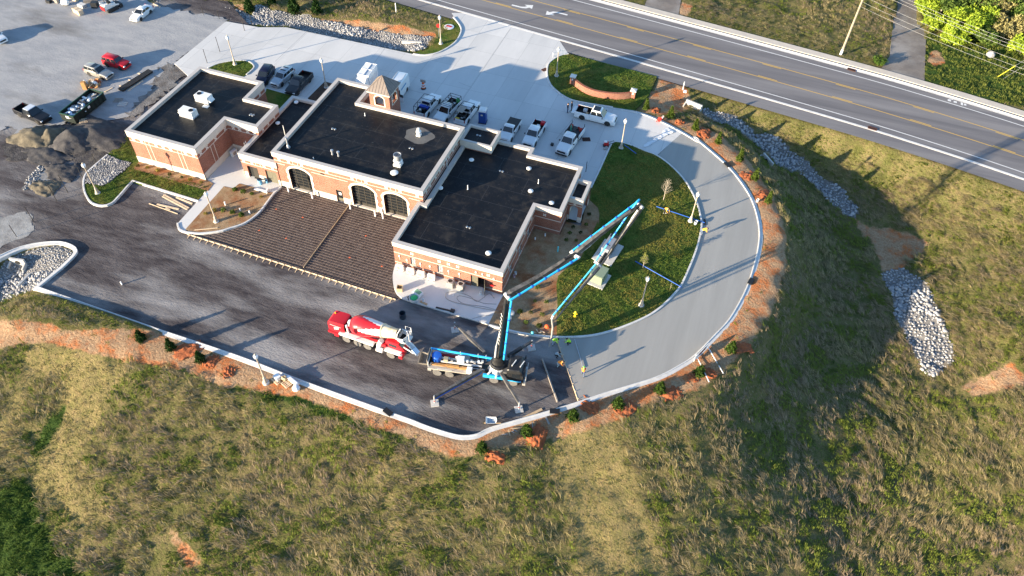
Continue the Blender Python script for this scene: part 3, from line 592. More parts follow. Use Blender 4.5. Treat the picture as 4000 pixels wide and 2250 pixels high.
for x in (23.98,24.7,33.4,34.1,38.3,39.0): mb = MB(); mb.box(x-.035, x+.035, 2.825, 2.87, 4.54, 5.08); mb.build('pilaster_strip', M_stone, B)
for y in (4,5.2,7,8.4,9.8,11.5,13,14.4,16): xmark(B, (42.8,y,4.79), (1,0), .44)
for y in (4.6,7.7,9.1,12.2,13.7): mb = MB(); mb.box(42.78, 42.825, y-.035, y+.035, 4.54, 5.08); mb.build('pilaster_strip', M_stone, B)
def arch_surround(u0, u1):
    """toothed limestone frame round an arched opening on the front wall"""
    mb = MB(); zb, rise = 4.02, .75; spr = zb-rise; k = 16; y0, y1 = 2.79, 3.0
    inn = [(u0+(u1-u0)*j/k, spr+rise*(1-(2*j/k-1)**2)**.75 if 0 < j < k else spr) for j in range(k+1)]; w = .32
    out = []
    for j in range(k+1):
        a = 2*j/k-1; out.append((u0-w+(u1-u0+2*w)*j/k, spr+(rise+w)*(1-a*a)**.62 if 0 < j < k else spr))
    for j in range(k):
        q = [inn[j], inn[j+1], out[j+1], out[j]]; mb.add([(p[0],y0,p[1]) for p in q]+[(p[0],y1,p[1]) for p in q], [(0,1,2,3),(4,7,6,5),(3,2,6,7),(0,4,5,1),(0,3,7,4),(1,5,6,2)])
    nb = 6
    for sx, s in ((u0, -1), (u1, 1)):
        for j in range(nb):
            ww = .38 if j%2 else .26; a, b_ = sorted((sx, sx+s*ww)); mb.box(a, b_, y0, y1, j*spr/nb+.006, (j+1)*spr/nb-.006)
    o = mb.build('arch_surround', M_stone, B); return o
pane_me = None
def garage_door(u0, u1):
    f = empty('garage_door', (0,0,0)); f.parent = B; y = 3.24; mb = MB(); nc, nr = 4, 8; H = 4.0; a, b_ = u0-.05, u1+.05; cw = (b_-a)/nc; rh = H/nr
    for c in range(nc+1): mb.box(a+c*cw-.045, a+c*cw+.045, y-.03, y+.04, 0, H)
    for r in range(nr+1): mb.box(a, b_, y-.035, y+.035, max(0, r*rh-.05), r*rh+.05)
    mb.build('frame', M_bronze, f)
    for c in range(nc):
        for r in range(nr):
            mb = MB(); mb.box(a+c*cw+.045, a+(c+1)*cw-.045, y, y+.02, r*rh+.05, (r+1)*rh-.05); p = mb.build('pane', M_glass if r else M_bronze, f, fix=False)
    mb = MB(); mb.box(u0-.1, u1+.1, 2.8, 3.3, -.1, .04); mb.build('threshold', M_stone, B)
for a, b_ in DOORS: arch_surround(a, b_); garage_door(a, b_)
def leaf(parent, x0, x1, y, z1, m, glass=None, paper=False):
    mb = MB(); mb.box(x0, x1, y, y+.05, .02, z1); d = mb.build('door', m, parent)
    if glass: mb = MB(); mb.box(x0+glass[0], x1-glass[0], y-.012, y+.0, glass[1], glass[2]); mb.build('pane', M_glass, d)
    if paper: mb = MB(); mb.box(x0+.3, x1-.3, y-.018, y-.014, 1.05, 1.5); mb.build('notice', mat('paper', (.7,.7,.7)), d)
    mb = MB(); mb.box(x1-.16, x1-.08, y-.07, y, 1.0, 1.05); mb.build('handle', M_steel, d); return d
leaf(B, 29.88, 30.85, 3.0, 2.0, M_olive, (.14, .5, 1.75), True)
mb = MB(); mb.box(28.0, 28.55, 2.8, 2.86, 4.1, 4.32); mb.build('louvre', M_bronze, B)
leaf(B, 19.12, 20.0, 2.92, 2.2, M_olive); leaf(B, 20.01, 20.9, 2.92, 2.2, M_olive)
mb = MB(); mb.box(16.25, 17.92, 3.0, 3.05, -.1, 2.12); mb.build('back_panel', M_dark, B); mb = MB(); mb.box(17.0, 17.85, 2.9, 2.95, 0, 2.1); mb.build('door', M_bronze, B)
# --- right wing
PRW = [(42.28,-5.16),(56.57,-5.16),(56.57,7.29),(60.1,7.29),(60.1,16.85),(52.7,16.85),(52.7,18.3),(43.2,18.3),(43.2,2.5),(42.28,2.5)]
WS = [(44.46-42.28,45.17-42.28,.9,2.15,0),(48.1-42.28,48.85-42.28,.9,2.15,0)]
wallrow(PRW, 3.5, {0: WS+[(52.5-42.28,54.3-42.28,-.1,2.05,0)], 1: [(2.7,3.7,.9,2.1,0),(6.2,7.2,.9,2.1,0),(9.6,10.6,.9,2.1,0)]})
parapet(B, PRW, 3.42, 4.12, 3.72); band(B, PRW, 2.36, segs=[0,1,2,3])
for a, b_ in ((42.28,52.45),(54.35,56.6)): mb = MB(); mb.box(a, b_, -5.2, -5.1, .61, .69); mb.build('stone_band', M_stone, B)
band(B, PRW, .65, segs=[1,2,3])
for x in (44.77,48.4,49.62,50.83,54.79): xmark(B, (x,-5.16,2.9), (0,-1), .42)
for x in (57.9,): xmark(B, (x,7.29,2.9), (0,-1), .42)
for y in (-3,0,3.2,6): xmark(B, (56.57,y,2.9), (1,0), .42)
def window(O, ud, u0, u1, z0, z1, nc=3, nr=5, parent=B):
    nx, ny = ud[1], -ud[0]; w = empty('window', (0,0,0)); w.parent = parent; d = .16
    P = lambda u, z, e=0.: (O[0]+ud[0]*u-nx*(d+e), O[1]+ud[1]*u-ny*(d+e), z); mb = MB(); mb.add([P(u0-.02,z0-.02,.02),P(u1+.02,z0-.02,.02),P(u1+.02,z1+.02,.02),P(u0-.02,z1+.02,.02)], [(0,1,2,3)]); mb.build('glass', M_glass, w, fix=False)
    mb = MB()
    for c in range(nc+1): u = u0+(u1-u0)*c/nc; mb.bar(P(u,z0), P(u,z1), .05)
    for r in range(nr+1): z = z0+(z1-z0)*r/nr; mb.bar(P(u0,z), P(u1,z), .05)
    mb.build('frame', M_white, w)
    mb = MB(); mb.bar(P(u0-.08,z0-.04,-.14), P(u1+.08,z0-.04,-.14), .2, .08); mb.build('sill', M_stone, w)
for o in WS: window((42.28,-5.16), (1,0), o[0], o[1], o[2], o[3])
for u in (2.7,6.2,9.6): window((56.57,-5.16), (0,1), u, u+1, .9, 2.1, 2, 2)
leaf(B, 52.5, 53.38, -5.02, 2.05, M_olive)
mb = MB(); mb.box(53.38, 54.3, -4.3, -4.25, -.1, 2.1); mb.build('back_panel', M_dark, B)
mb = MB(); mb.bar((54.3,-5.18,1.03), (54.62,-6.0,1.03), .05, 2.02); mb.build('open_door', M_olive, B)['label'] = 'open outward swung door leaf'
for u, z in ((44.0,1.55),(44.9-1.9,1.9),(45.8,1.6),(47.1,1.6),(49.6,1.7),(51.0,1.75),(53.2,2.9),(54.05,2.85),(55.5,2.6)):
    mb = MB(); mb.box(u-.09, u+.09, -5.28, -5.16, z-.12, z+.12); mb.box(u-.015, u+.015, -5.2, -5.17, z-.7, z-.12) if z < 2 else None; mb.build('wall_box', M_white, B)
mb = MB(); mb.lathe([(.08,0),(.08,.25)], 10, (55.3,-5.42,1.45), 'y'); mb.lathe([(.13,0),(.13,.08)], 10, (55.15,-5.34,1.45), 'y'); mb.box(55.0,55.6,-5.4,-5.3,1.35,1.52); mb.build('fire_connection', mat('fire_red', (.45,.02,.02), rough=.4), B)
# raised back box and the entrance porch of the right wing
PBX = [(42.95,15.3),(47.5,15.3),(47.5,18.95),(42.95,18.95)]; wallrow(PBX, 4.9, z0=3.5); parapet(B, PBX, 3.9, 5.1, 4.75, out=.05, th=.3)
PPC = [(60.05,10.65),(62.0,10.65),(62.0,14.55),(60.05,14.55)]
wallrow(PPC, 3.3, {0: [(.3,1.45,-.1,2.55,.45)], 1: [(.5,3.4,-.1,2.5,.35)]}); parapet(B, PPC, 3.05, 3.9, 3.35, out=.06, th=.36); plinth(PPC, .8, {0: [(.28,1.47)], 1: [(.45,3.45)]}); band(B, PPC, 2.72, segs=[0,1])
xmark(B, (61,10.65,2.9), (0,-1), .36)
mb = MB(); mb.box(60.2,61.9,10.75,14.4,0,.06); mb.build('porch_floor', M_conc, B)
# --- bell tower with pyramid roof
tw = empty('tower', (0,0,0)); tw.parent = B; x0, x1, y0, y1 = 28.45, 31.55, 17.08, 20.18
PT = [(x0,y0),(x1,y0),(x1,y1),(x0,y1)]
for i in range(4):
    a, b_ = PT[i], PT[(i+1)%4]; l = 3.1; wallpanel(tw, a, ((b_[0]-a[0])/l, (b_[1]-a[1])/l), l, -.1, 8.05, [(.85,2.25,6.1,7.65,.4)], .35)
mb = MB(); fr = ringpoly(PT, .22); mb.loft([[(p[0],p[1],z) for p in pl] for pl, z in ((ringpoly(PT,-.3),8.0),(fr,8.0),(fr,8.2),(ringpoly(PT,.05),8.22))], cap=False); mb.build('eaves', M_stone, tw)
M_seam = mat('standing_seam', (.20,.165,.145), (.17,.14,.12), .8, .45, metal=.2); cx, cy = (x0+x1)/2, (y0+y1)/2; e = ringpoly(PT, .28)
mb = MB(); mb.add([(p[0],p[1],8.2) for p in e]+[(cx,cy,10.05)], [(0,1,4),(1,2,4),(2,3,4),(3,0,4),(3,2,1,0)]); rf = mb.build('tower_roof', M_seam, tw)
mb = MB()
for i in range(4):
    a, b_ = Vector((*e[i],8.2)), Vector((*e[(i+1)%4],8.2)); ap = Vector((cx,cy,10.05))
    for k in range(0, 8):
        u = k/8; p = a.lerp(b_, u); f = 1-abs(2*u-1); q = p.lerp(ap, 0) if f == 0 else None
        mid = a.lerp(b_, .5); top = p+(ap-mid)*f
        if k == 0: top = ap
        mb.bar(p, top, .05, .07)
mb.build('seam', M_seam, rf)
for i in range(4):
    a, b_ = PT[i], PT[(i+1)%4]; d = ((b_[0]-a[0])/3.1, (b_[1]-a[1])/3.1); nn = (d[1],-d[0]); mb = MB()
    inn = [(.85,6.1),(.85,7.25)]+[(.85+1.4*j/10, 7.25+.4*(1-(2*j/10-1)**2)**.75) for j in range(1,10)]+[(2.25,7.25),(2.25,6.1)]; out = [(.68,6.0),(.68,7.3)]+[(.68+1.74*j/10, 7.3+.52*(1-(2*j/10-1)**2)**.7) for j in range(1,10)]+[(2.42,7.3),(2.42,6.0)]
    Q = lambda q, o: (a[0]+d[0]*q[0]+nn[0]*o, a[1]+d[1]*q[0]+nn[1]*o, q[1])
    for j in range(len(inn)):
        k = (j+1)%len(inn); mb.add([Q(inn[j],.04),Q(inn[k],.04),Q(out[k],.04),Q(out[j],.04),Q(inn[j],-.1),Q(inn[k],-.1),Q(out[k],-.1),Q(out[j],-.1)], [(0,1,2,3),(0,4,5,1),(3,2,6,7)])
    mb.build('arch_surround', M_stone, tw)
mb = MB(); mb.box(x0+.05, x1-.05, y0+.05, y1-.05, 5.9, 6.0); mb.build('belfry_floor', M_stone, tw)
# --- roof fittings (fixed to the building)
def vent(p, r=.3, h=.35, m=M_white):
    mb = MB(); mb.lathe([(r*.55,0),(r*.55,h*.45),(r,h*.5),(r*1.02,h*.8),(r*.7,h*.98),(.01,h)], 16, (0,0,0)); o = mb.build('roof_vent', m, B, smooth=.6); o.location = p; return o
def pipe(p, h=.6, r=.05, m=M_white):
    mb = MB(); mb.lathe([(r*2,0),(r*1.2,.12),(r,.14),(r,h)], 10); o = mb.build('vent_pipe', m, B, smooth=.6); o.location = p; return o
zr = 3.74
for s, r in (('g 108,462',.34),('g 685,548',.34),('g 703,775',.34),('g 912,895',.34),('g 278,1400',.36),('f 2115,745',.34)): p = X(s[0], *map(float, s[2:].split(',')), zr-.05); vent(p, r)
for s in ('g 70,748', 'g 780,688', 'f 2390,745'): pipe(X(s[0], *map(float, s[2:].split(',')), zr-.05), .75)
for s in ('b 665,1040', 'b 480,1250'): vent(X('b', *map(float, s[2:].split(',')), 3.68), .32)
zc = 5.42
p = X('f', 1690, 500, zc-.03); mb = MB(); mb.box(-.5,.5,-.5,.5,0,.35); mb.lathe([(.42,.35),(.48,.6),(.62,.75),(.5,.85),(.5,.95)], 20); mb.build('roof_fan', M_white, B, smooth=.5).location = p
mb = MB(); mb.lathe([(.5,.95),(.52,1.75),(.46,1.75),(.45,1.0)], 24, cap=False); mb.build('fan_stack', M_galv, B, smooth=.7).location = p
vent(X('f', 1650, 590, zc-.03), .52, .3)
p = X('f', 1897, 205, zc-.03); mb = MB(); mb.box(-.3,.3,-.3,.3,0,.25); mb.lathe([(.2,.25),(.2,.45),(.36,.5),(.38,.75),(.2,.85),(.22,1.15),(.15,1.25),(.01,1.27)], 18); mb.build('roof_fan', M_white, B, smooth=.6).location = p
poly = [(p.x+(2.05+.2*sin(5*a)+.12*cos(3*a))*cos(a), p.y+(1.75+.15*sin(4*a))*sin(a)) for a in [i*2*pi/26 for i in range(26)]]
mb = MB(); mb.add([(q[0],q[1],zc-.012) for q in poly], tris([poly])); mb.build('roof_patch', mat('roof_patch', (.13,.125,.115), (.10,.095,.09), .8, .7, fine=.2), B, fix=False)
for s in ('f 1028,395', 'f 1090,412'):
    p = X('f', *map(float, s[2:].split(',')), zc-.03); mb = MB(); mb.lathe([(.16,0),(.13,.3),(.13,.5),(.2,.55),(.2,.75),(.05,.82)], 12); mb.build('flue', M_galv, B, smooth=.6).location = p
p = X('f', 585, 330, zc-.03); mb = MB(); mb.box(-.22,.22,-.22,.22,0,.2); mb.lathe([(.2,.2),(.16,.5),(.12,.55),(.11,1.6),(.14,1.62),(.14,1.75)], 12); mb.build('flue', M_galv, B, smooth=.6).location = p
pipe(X('f', 555, 215, 3.7), 1.9, .04); pipe(X('f', 837, 440, zc-.03), .3); pipe(X('b', 1355, 1165, zc-.03), .5)
for s, z in (('f 1040,140',zc-.03),('f 1820,335',zc-.03),('b 212,1160',5.05),('g 408,565',zr-.03),('g 78,1130',zr-.03),('g 180,205',4.75),('a 2540,1155',5.05),('b 1040,1297',zc-.03)):
    p = X(s[0], *map(float, s[2:].split(',')), z); mb = MB()
    for k in (-1, 1): mb.lathe([(.17,0),(.15,.06),(.05,.1)], 10, (k*.2,0,0))
    mb.build('roof_drain', M_steel, B, smooth=.6).location = (p.x, p.y, z+.005)
p = X('f', 2165, 530, 3.7); mb = MB(); mb.tube([(0,0,0),(0,0,1.5),(-.15,0,1.75),(-.4,0,1.75)], .07, 8); mb.build('conduit', M_white, B).location = (42.95, p.y, 3.7)
p = X('e', 2500, 230, 3.2); mb = MB()
for k in (-.2,.2): mb.bar((k,0,-1.5),(k,0,1.2),.04)
for k in range(9): mb.bar((-.2,0,-1.4+k*.3),(.2,0,-1.4+k*.3),.03)
mb.build('ladder', M_galv, B).location = (15.35,4.7,3.3)
for o in [c for c in B.children if c.name.startswith('ladder')]: o.rotation_euler = (0,0,pi/2)
p = X('f', 603, 150, 3.72); mb = MB()
for k in (-.25,.25): mb.bar((0,k,0),(0,k,1.5),.05)
for k in range(6): mb.bar((0,-.25,.2+k*.25),(0,.25,.2+k*.25),.04)
mb.build('ladder', mat('ladder_orange', (.55,.16,.08), rough=.6), B).location = (20.8, 6.6, 3.7)
# rooftop air handlers
def rtu(loc, rz, label, L_=2.2, W_=1.25, H_=1.05):
    t_ = empty('rooftop_air_unit', loc, rz, label, 'air unit', 'rooftop air units on the left wing'); mb = MB(); mb.box(-L_/2-.05,L_/2+.05,-W_/2-.05,W_/2+.05,0,.15); mb.build('curb', M_galv, t_)
    mb = MB(); mb.box(-L_/2,L_/2,-W_/2,W_/2,.15,H_); mb.build('cabinet', M_white, t_, bevel=.02)
    mb = MB(); mb.lathe([(.33,0),(.33,.06),(.28,.06),(.28,.01)], 18, (-L_/2+.5,0,H_), cap=False); mb.lathe([(.27,0),(.27,.012)], 18, (-L_/2+.5,0,H_+.002)); mb.build('fan_guard', M_black, t_)
    mb = MB(); mb.add([(L_/2+.002,-W_/2+.15,.3),(L_/2+.4,-W_/2+.15,.35),(L_/2+.4,W_/2-.15,.35),(L_/2+.002,W_/2-.15,.3),(L_/2+.002,-W_/2+.15,.85),(L_/2+.002,W_/2-.15,.85)], [(0,1,2,3),(1,4,5,2),(0,4,1),(3,2,5)]); mb.build('intake_hood', M_white, t_); return t_
p = X('a', 2060, 1010, 5.1); rtu((p.x,p.y,5.055), radians(-2), 'white rooftop unit farther from the front of the left wing')
p = X('a', 1905, 1160, 5.1); rtu((p.x,p.y,5.055), radians(178), 'white rooftop unit nearer the front of the left wing')
p = X('a', 2070, 1070, 5.1); mb = MB(); mb.box(-.45,.45,-.3,.3,0,.05); o = tag(mb.build('access_panel', M_white), 'loose white metal panel lying beside the rooftop units', 'panel'); o.location = (p.x, p.y, 5.06)
# ================================================================ stones, reinforcement, forms, lamps, planting
def gz(x, y): return float(terrz(np.array([[x, y]]))[0])
M_foli = bpy.data.materials.new('foliage'); M_foli.use_nodes = True; t = M_foli.node_tree; b = t.nodes['Principled BSDF']; L = t.links.new; vc = nd(t, 'ShaderNodeVertexColor', layer_name='col'); L(vc.outputs[0], b.inputs['Base Color']); b.inputs['Roughness'].default_value = .75; b.inputs['Specular IOR Level'].default_value = .15
tl = nd(t, 'ShaderNodeBsdfTranslucent'); L(vc.outputs[0], tl.inputs[0]); ms = nd(t, 'ShaderNodeMixShader'); ms.inputs[0].default_value = .25; L(b.outputs[0], ms.inputs[1]); L(tl.outputs[0], ms.inputs[2]); L(ms.outputs[0], t.nodes['Material Output'].inputs[0])
def colmesh(name, V, Fq, C, parent=None, m=None):
    me = bpy.data.meshes.new(name); npmesh(me, V, Fq); a = me.color_attributes.new('col', 'FLOAT_COLOR', 'POINT'); a.data.foreach_set('color', np.c_[C, np.ones(len(C))].astype(np.float32).ravel()); me.materials.append(m or M_foli)
    o = bpy.data.objects.new(name, me); COL.objects.link(o); o.parent = parent; return o
def leaves(P, size, C, up=.3, asp=.6):
    """one bent leaf quad at each point"""
    n = len(P); d = rng.normal(size=(n,3)); d[:,2] = d[:,2]*.6+up; d /= np.linalg.norm(d, axis=1)[:,None]; r = rng.normal(size=(n,3)); s = np.cross(d, r); s /= np.linalg.norm(s, axis=1)[:,None]; sz = (size*(.6+.8*rng.random(n)))[:,None]
    V = np.stack([P-s*sz*asp*.5, P+d*sz*.5-s*sz*.05, P+s*sz*asp*.5+d*sz*.9, P-d*sz*.5+s*sz*.05], 1).reshape(-1,3); return V, np.arange(4*n).reshape(-1,4), np.repeat(C, 4, 0)
# ---------------------------------------------------------------- riprap
m = bpy.data.materials.new('riprap_stone'); m.use_nodes = True; t = m.node_tree; b = t.nodes['Principled BSDF']; L = t.links.new; b.inputs['Roughness'].default_value = .9; pos = nd(t, 'ShaderNodeNewGeometry').outputs['Position']
vo = nd(t, 'ShaderNodeTexVoronoi', i_Scale=2.2); L(pos, vo.inputs['Vector']); c = mix(rng_(vo.outputs['Color'], .1, .9), (.17,.175,.19), (.42,.415,.41)); c = mix(1., c, rng_(noise(6., 4), .25, .75, .75, 1.2), 'MULTIPLY'); L(c, b.inputs['Base Color']); M_rip = m
m = mat('dark_stone_bed', (.12,.115,.11), (.2,.19,.18), 2., .95, .05)  # dark grey mottled bed under the stones
ico = bmesh.new(); bmesh.ops.create_icosphere(ico, subdivisions=1, radius=1); ICV = np.array([v.co[:] for v in ico.verts]); ICF = np.array([[v.index for v in f.verts] for f in ico.faces]); ico.free()
def stone_v(k=0):
    v = ICV*(1+rng.normal(size=(12,1))*.16)+rng.normal(size=(12,3))*.08; return v*np.array([1, .72+.2*rng.random(), .5+.15*rng.random()])
STM = []
for k in range(10):
    me = bpy.data.meshes.new('stone'); npmesh(me, stone_v(), ICF); me.materials.append(M_rip); STM.append(me)
def riprap(poly, zf, s0, s1, label, nbig=300, gap=.5, bedz=0.):
    """bed of stones: the largest as objects, the rest one mesh"""
    pl = [(p[0],p[1]) for p in poly]; bb = np.array(pl); lo, hi = bb.min(0), bb.max(0); st = (s0+s1)/2*gap*2; gx_, gy_ = np.meshgrid(np.arange(lo[0],hi[0],st), np.arange(lo[1],hi[1],st)); P = np.c_[gx_.ravel(), gy_.ravel()]; P = P+rng.uniform(-.42,.42,P.shape)*st; P = P[inpoly(P, pl)]
    z = zf(P); sz = rng.uniform(s0, s1, len(P))*(.75+.5*(fbm(P, .25, 2, 5) > .5)); mb = MB()
    gi_ = np.argsort(-sz)
    if area(pl) < 0: pl = pl[::-1]
    g2 = np.meshgrid(np.arange(lo[0],hi[0],.5), np.arange(lo[1],hi[1],.5)); Q = np.c_[g2[0].ravel(), g2[1].ravel()]; Q = Q[inpoly(Q, pl)]; CC = (Q[:,None,:]+np.array([(-.25,-.25),(.25,-.25),(.25,.25),(-.25,.25)])[None]).reshape(-1,2)
    bed = bpy.data.meshes.new('riprap_bed'); npmesh(bed, np.c_[CC, zf(CC)+.03], np.arange(len(CC)).reshape(-1,4)); bed.materials.append(MATS['dark_stone_bed'])
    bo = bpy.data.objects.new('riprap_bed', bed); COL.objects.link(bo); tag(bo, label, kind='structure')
    for i_ in gi_[:nbig]:
        o = bpy.data.objects.new('stone', STM[int(rng.integers(10))]); COL.objects.link(o); o.parent = bo; s = sz[i_]; o.location = (P[i_,0], P[i_,1], z[i_]+s*.18); o.rotation_euler = (rng.uniform(-.5,.5), rng.uniform(-.5,.5), rng.uniform(0,6.3)); o.scale = (s/2*1.15, s/2*1.15, s/2*1.2)
    rest = gi_[nbig:]
    if len(rest):
        V = []; n = len(rest)
        for i_ in rest:
            a = rng.uniform(0,6.3); R_ = np.array([[cos(a),-sin(a),0],[sin(a),cos(a),0],[0,0,1]]); V.append(stone_v()@R_.T*sz[i_]*.575+[P[i_,0],P[i_,1],z[i_]+sz[i_]*.18])
        me = bpy.data.meshes.new('small_stones'); npmesh(me, np.concatenate(V), (ICF[None]+12*np.arange(n)[:,None,None]).reshape(-1,3)); me.materials.append(M_rip); o = bpy.data.objects.new('small_stones', me); COL.objects.link(o); o.parent = bo; o['kind'] = 'stuff'
    return bo
def PZ(s, z): return XS(s, z)
RB = PZ('n 1860,140 1960,112 2040,108 2100,150 2200,240 2300,450 2380,620 2440,800 2400,850 2270,930 2200,860 2100,680 1975,430 1970,330 1900,220', -7.3)
riprap(RB, terrz, .3, .56, 'pale grey boulders lining the basin in the shaded slope', 300)
RC = XS('c 2430,1075,-1.1 2576,1120,-1.2 h 330,55,-2.4 480,160,-3.2 640,230,-3.9 760,310,-4.5 900,400,-5.1 1000,490,-5.5 1130,570,-5.9 1290,720,-6.3 1290,760,-6.3 1250,800,-6.3 1190,760,-6.2 1000,590,-5.7 870,480,-5.3 800,460,-5 640,410,-4.4 600,350,-4.1 480,240,-3.6 300,130,-2.5 c 2500,1200,-1.3 2425,1135,-1.1')
riprap(RC, terrz, .3, .54, 'pale boulder channel in the ditch beside the road', 300)
RN = XS('a 1480,0 1700,30 2000,55 s6 190,50 360,50 430,80 560,110 690,150 740,75 800,80 880,115 1000,130 1220,165 1300,190 1456,215 b 1500,320 2040,400 1960,520 1840,540 560,270 290,270 s6 440,198 300,170 0,95 a 1500,12', -.6)
riprap(RN, terrz, .24, .42, 'long band of white stones along the back edge of the concrete apron', 300)
flatz = lambda P: np.full(len(P), .1)
PLs = XS('e 1085,405 1190,452 1335,484 1250,568 1050,712 868,690 872,610 925,545 1010,475'); riprap(PLs, flatz, .16, .28, 'bed of blue grey stones beside the left wing', 300)
LB = [p for p in KO2_s if p[0] > -30]; LB = offset(LB, .45)[1:]+XS('i -500,760,-1.5 0,700,-1.2 180,630,-.9 330,600,-.3')
riprap([(p[0],p[1]) for p in LB], terrz, .22, .4, 'stone lined basin with an outlet pipe at the left edge', 300)
# headwalls
M_pre = mat('precast_concrete', (.52,.50,.46), (.44,.42,.39), 1.5, .85, fine=.1)
def headwall(a, b_, h, label, pipe=None, th=.25):
    t_ = empty('headwall', (0,0,0), 0, label, 'headwall', 'concrete drain headwalls'); mb = MB(); mb.bar((a[0],a[1],a[2]+h/2-.3), (b_[0],b_[1],b_[2]+h/2-.3), th, h+.6); mb.build('wall', M_pre, t_)
    d = (Vector(b_)-Vector(a)).normalized(); n_ = Vector((d.y,-d.x,0))
    for q, s in ((a, 1), (b_, 1)): mb = MB(); mb.bar((q[0],q[1],q[2]+h/2-.4), (q[0]+n_.x*.9*s, q[1]+n_.y*.9*s, q[2]+h/2-.7), .18, h*.9); mb.build('wing_wall', M_pre, t_)
    if pipe: c_ = (Vector(a)+Vector(b_))/2+n_*.16; mb = MB(); mb.tube([c_+Vector((0,0,h*.35))-n_*.3, c_+Vector((0,0,h*.35))+n_*.05], pipe, 16); mb.build('pipe_mouth', M_dark, t_)
    return t_
a, b_ = XS('c 2265,1030,-.6 2425,1095,-.7'); headwall(a, b_, .6, 'flat concrete headwall at the top of the boulder channel')
a, b_ = XS('h 545,320,-2.8 620,405,-3.3'); headwall(a, b_, .9, 'white flared headwall below the row of young evergreens', .3)
a, b_ = XS('i 120,320,-.9 265,340,-.9'); headwall(a, b_, .8, 'headwall with a round pipe mouth in the stone basin', .28)
a, b_ = XS('i 175,575,-1 310,440,-1.2'); mb = MB(); mb.bar((a[0],a[1],a[2]+.1),(b_[0],b_[1],b_[2]+.1),.25,.25); tag(mb.build('concrete_kerb_block', M_pre), 'long concrete beam lying in the stone basin', 'beam')
a, b_ = XS('b 1725,440,-.7 1925,450,-.7'); mb = MB(); mb.bar((a[0],a[1],a[2]+.35),(b_[0],b_[1],b_[2]+.35),.4,.5); tag(mb.build('concrete_headwall_beam', M_pre), 'pale concrete beam lying in the white stone band', 'beam')
# ---------------------------------------------------------------- reinforcement mats and form boards
M_rebar = mat('rebar', (.25,.195,.165), (.15,.10,.08), 3., .7); M_wood = mat('form_timber', (.55,.40,.24), (.44,.31,.18), 2., .8, fine=.15); M_wood2 = mat('pale_timber', (.66,.52,.36), (.56,.43,.28), 2., .8, fine=.12); M_greyw = mat('grey_timber', (.33,.29,.25), (.25,.22,.19), 2., .85)
M_base = mat('slab_base', (.06,.043,.038), (.12,.092,.08), 1.6, .95, .07, 8., fine=.3)
fl, fm, fr = XS('e 1880,1192 j 735,372 1660,692'); dv0, dv1 = XS('f 1192,908 j 735,372')
RBA = XS('e 1905,1200 2000,1204 2200,1182 f 0,1150 155,1096 292,990 380,880 445,794 516,728')+[(21.1,2.7),(42.2,2.7),(42.2,-5)]+[tuple(p) for p in smooth_line(XS('k 108,350 84,450 92,560 126,645 186,698'), step=.5)]
ANG = atan2(fr[1]-fl[1], fr[0]-fl[0])
sheet('slab_bed', RBA, -.10, M_base, 'dark prepared base under the reinforcement mats')
fd = Vector((fr[0]-fl[0], fr[1]-fl[1])).normalized()
def clip(a, d, poly):
    """segments of line a+t d inside poly"""
    ts = []; n = len(poly)
    for i_ in range(n):
        p, q = poly[i_], poly[(i_+1)%n]; ex, ey = q[0]-p[0], q[1]-p[1]; den = d[0]*ey-d[1]*ex
        if abs(den) < 1e-9: continue
        t_ = ((p[0]-a[0])*ey-(p[1]-a[1])*ex)/den; u = ((p[0]-a[0])*d[1]-(p[1]-a[1])*d[0])/den
        if 0 <= u < 1: ts.append(t_)
    ts.sort(); return list(zip(ts[::2], ts[1::2]))
dd = Vector((dv1[0]-dv0[0], dv1[1]-dv0[1])).normalized()
fm2 = XS('j 735,372')[0]
secL = [p for p in RBA]; lim = lambda p: (p[0]-dv0[0])*dd[1]-(p[1]-dv0[1])*dd[0]
def mat_thing(side, label):
    t_ = empty('rebar_mat', (0,0,0), 0, label, 'rebar mat', 'reinforcement mats in front of the hall'); k = 0
    for fam, (d, st, z) in enumerate((((1.,-.012), .42, .0), (tuple(dd), .45, -.022))):
        nrm = (-d[1], d[0])
        for j in range(-90, 90):
            a = (31+nrm[0]*j*st, -4+nrm[1]*j*st)
            for t0, t1 in clip(a, d, RBA):
                p, q = (a[0]+d[0]*t0, a[1]+d[1]*t0), (a[0]+d[0]*t1, a[1]+d[1]*t1); lp, lq = lim(p), lim(q)
                if max(lp*side, lq*side) < .1: continue
                if lp*side < .1 or lq*side < .1:
                    s = (0.1*side-lp)/(lq-lp); x_ = (p[0]+(q[0]-p[0])*s, p[1]+(q[1]-p[1])*s)
                    if lp*side < .1: p = x_
                    else: q = x_
                if hypot(q[0]-p[0], q[1]-p[1]) < .6: continue
                mb = MB(); u = Vector((q[0]-p[0], q[1]-p[1])).normalized()*.12; r = .012 if fam == 0 else .006; mb.tube([(p[0]+u.x,p[1]+u.y,z),(q[0]-u.x,q[1]-u.y,z)], r, 4); mb.build('rebar', M_rebar, t_, fix=False)
s_ = 1 if lim((25,-2)) > 0 else -1
mat_thing(s_, 'grid of reinforcing bars left of the dividing form board'); mat_thing(-s_, 'grid of reinforcing bars right of the dividing form board')
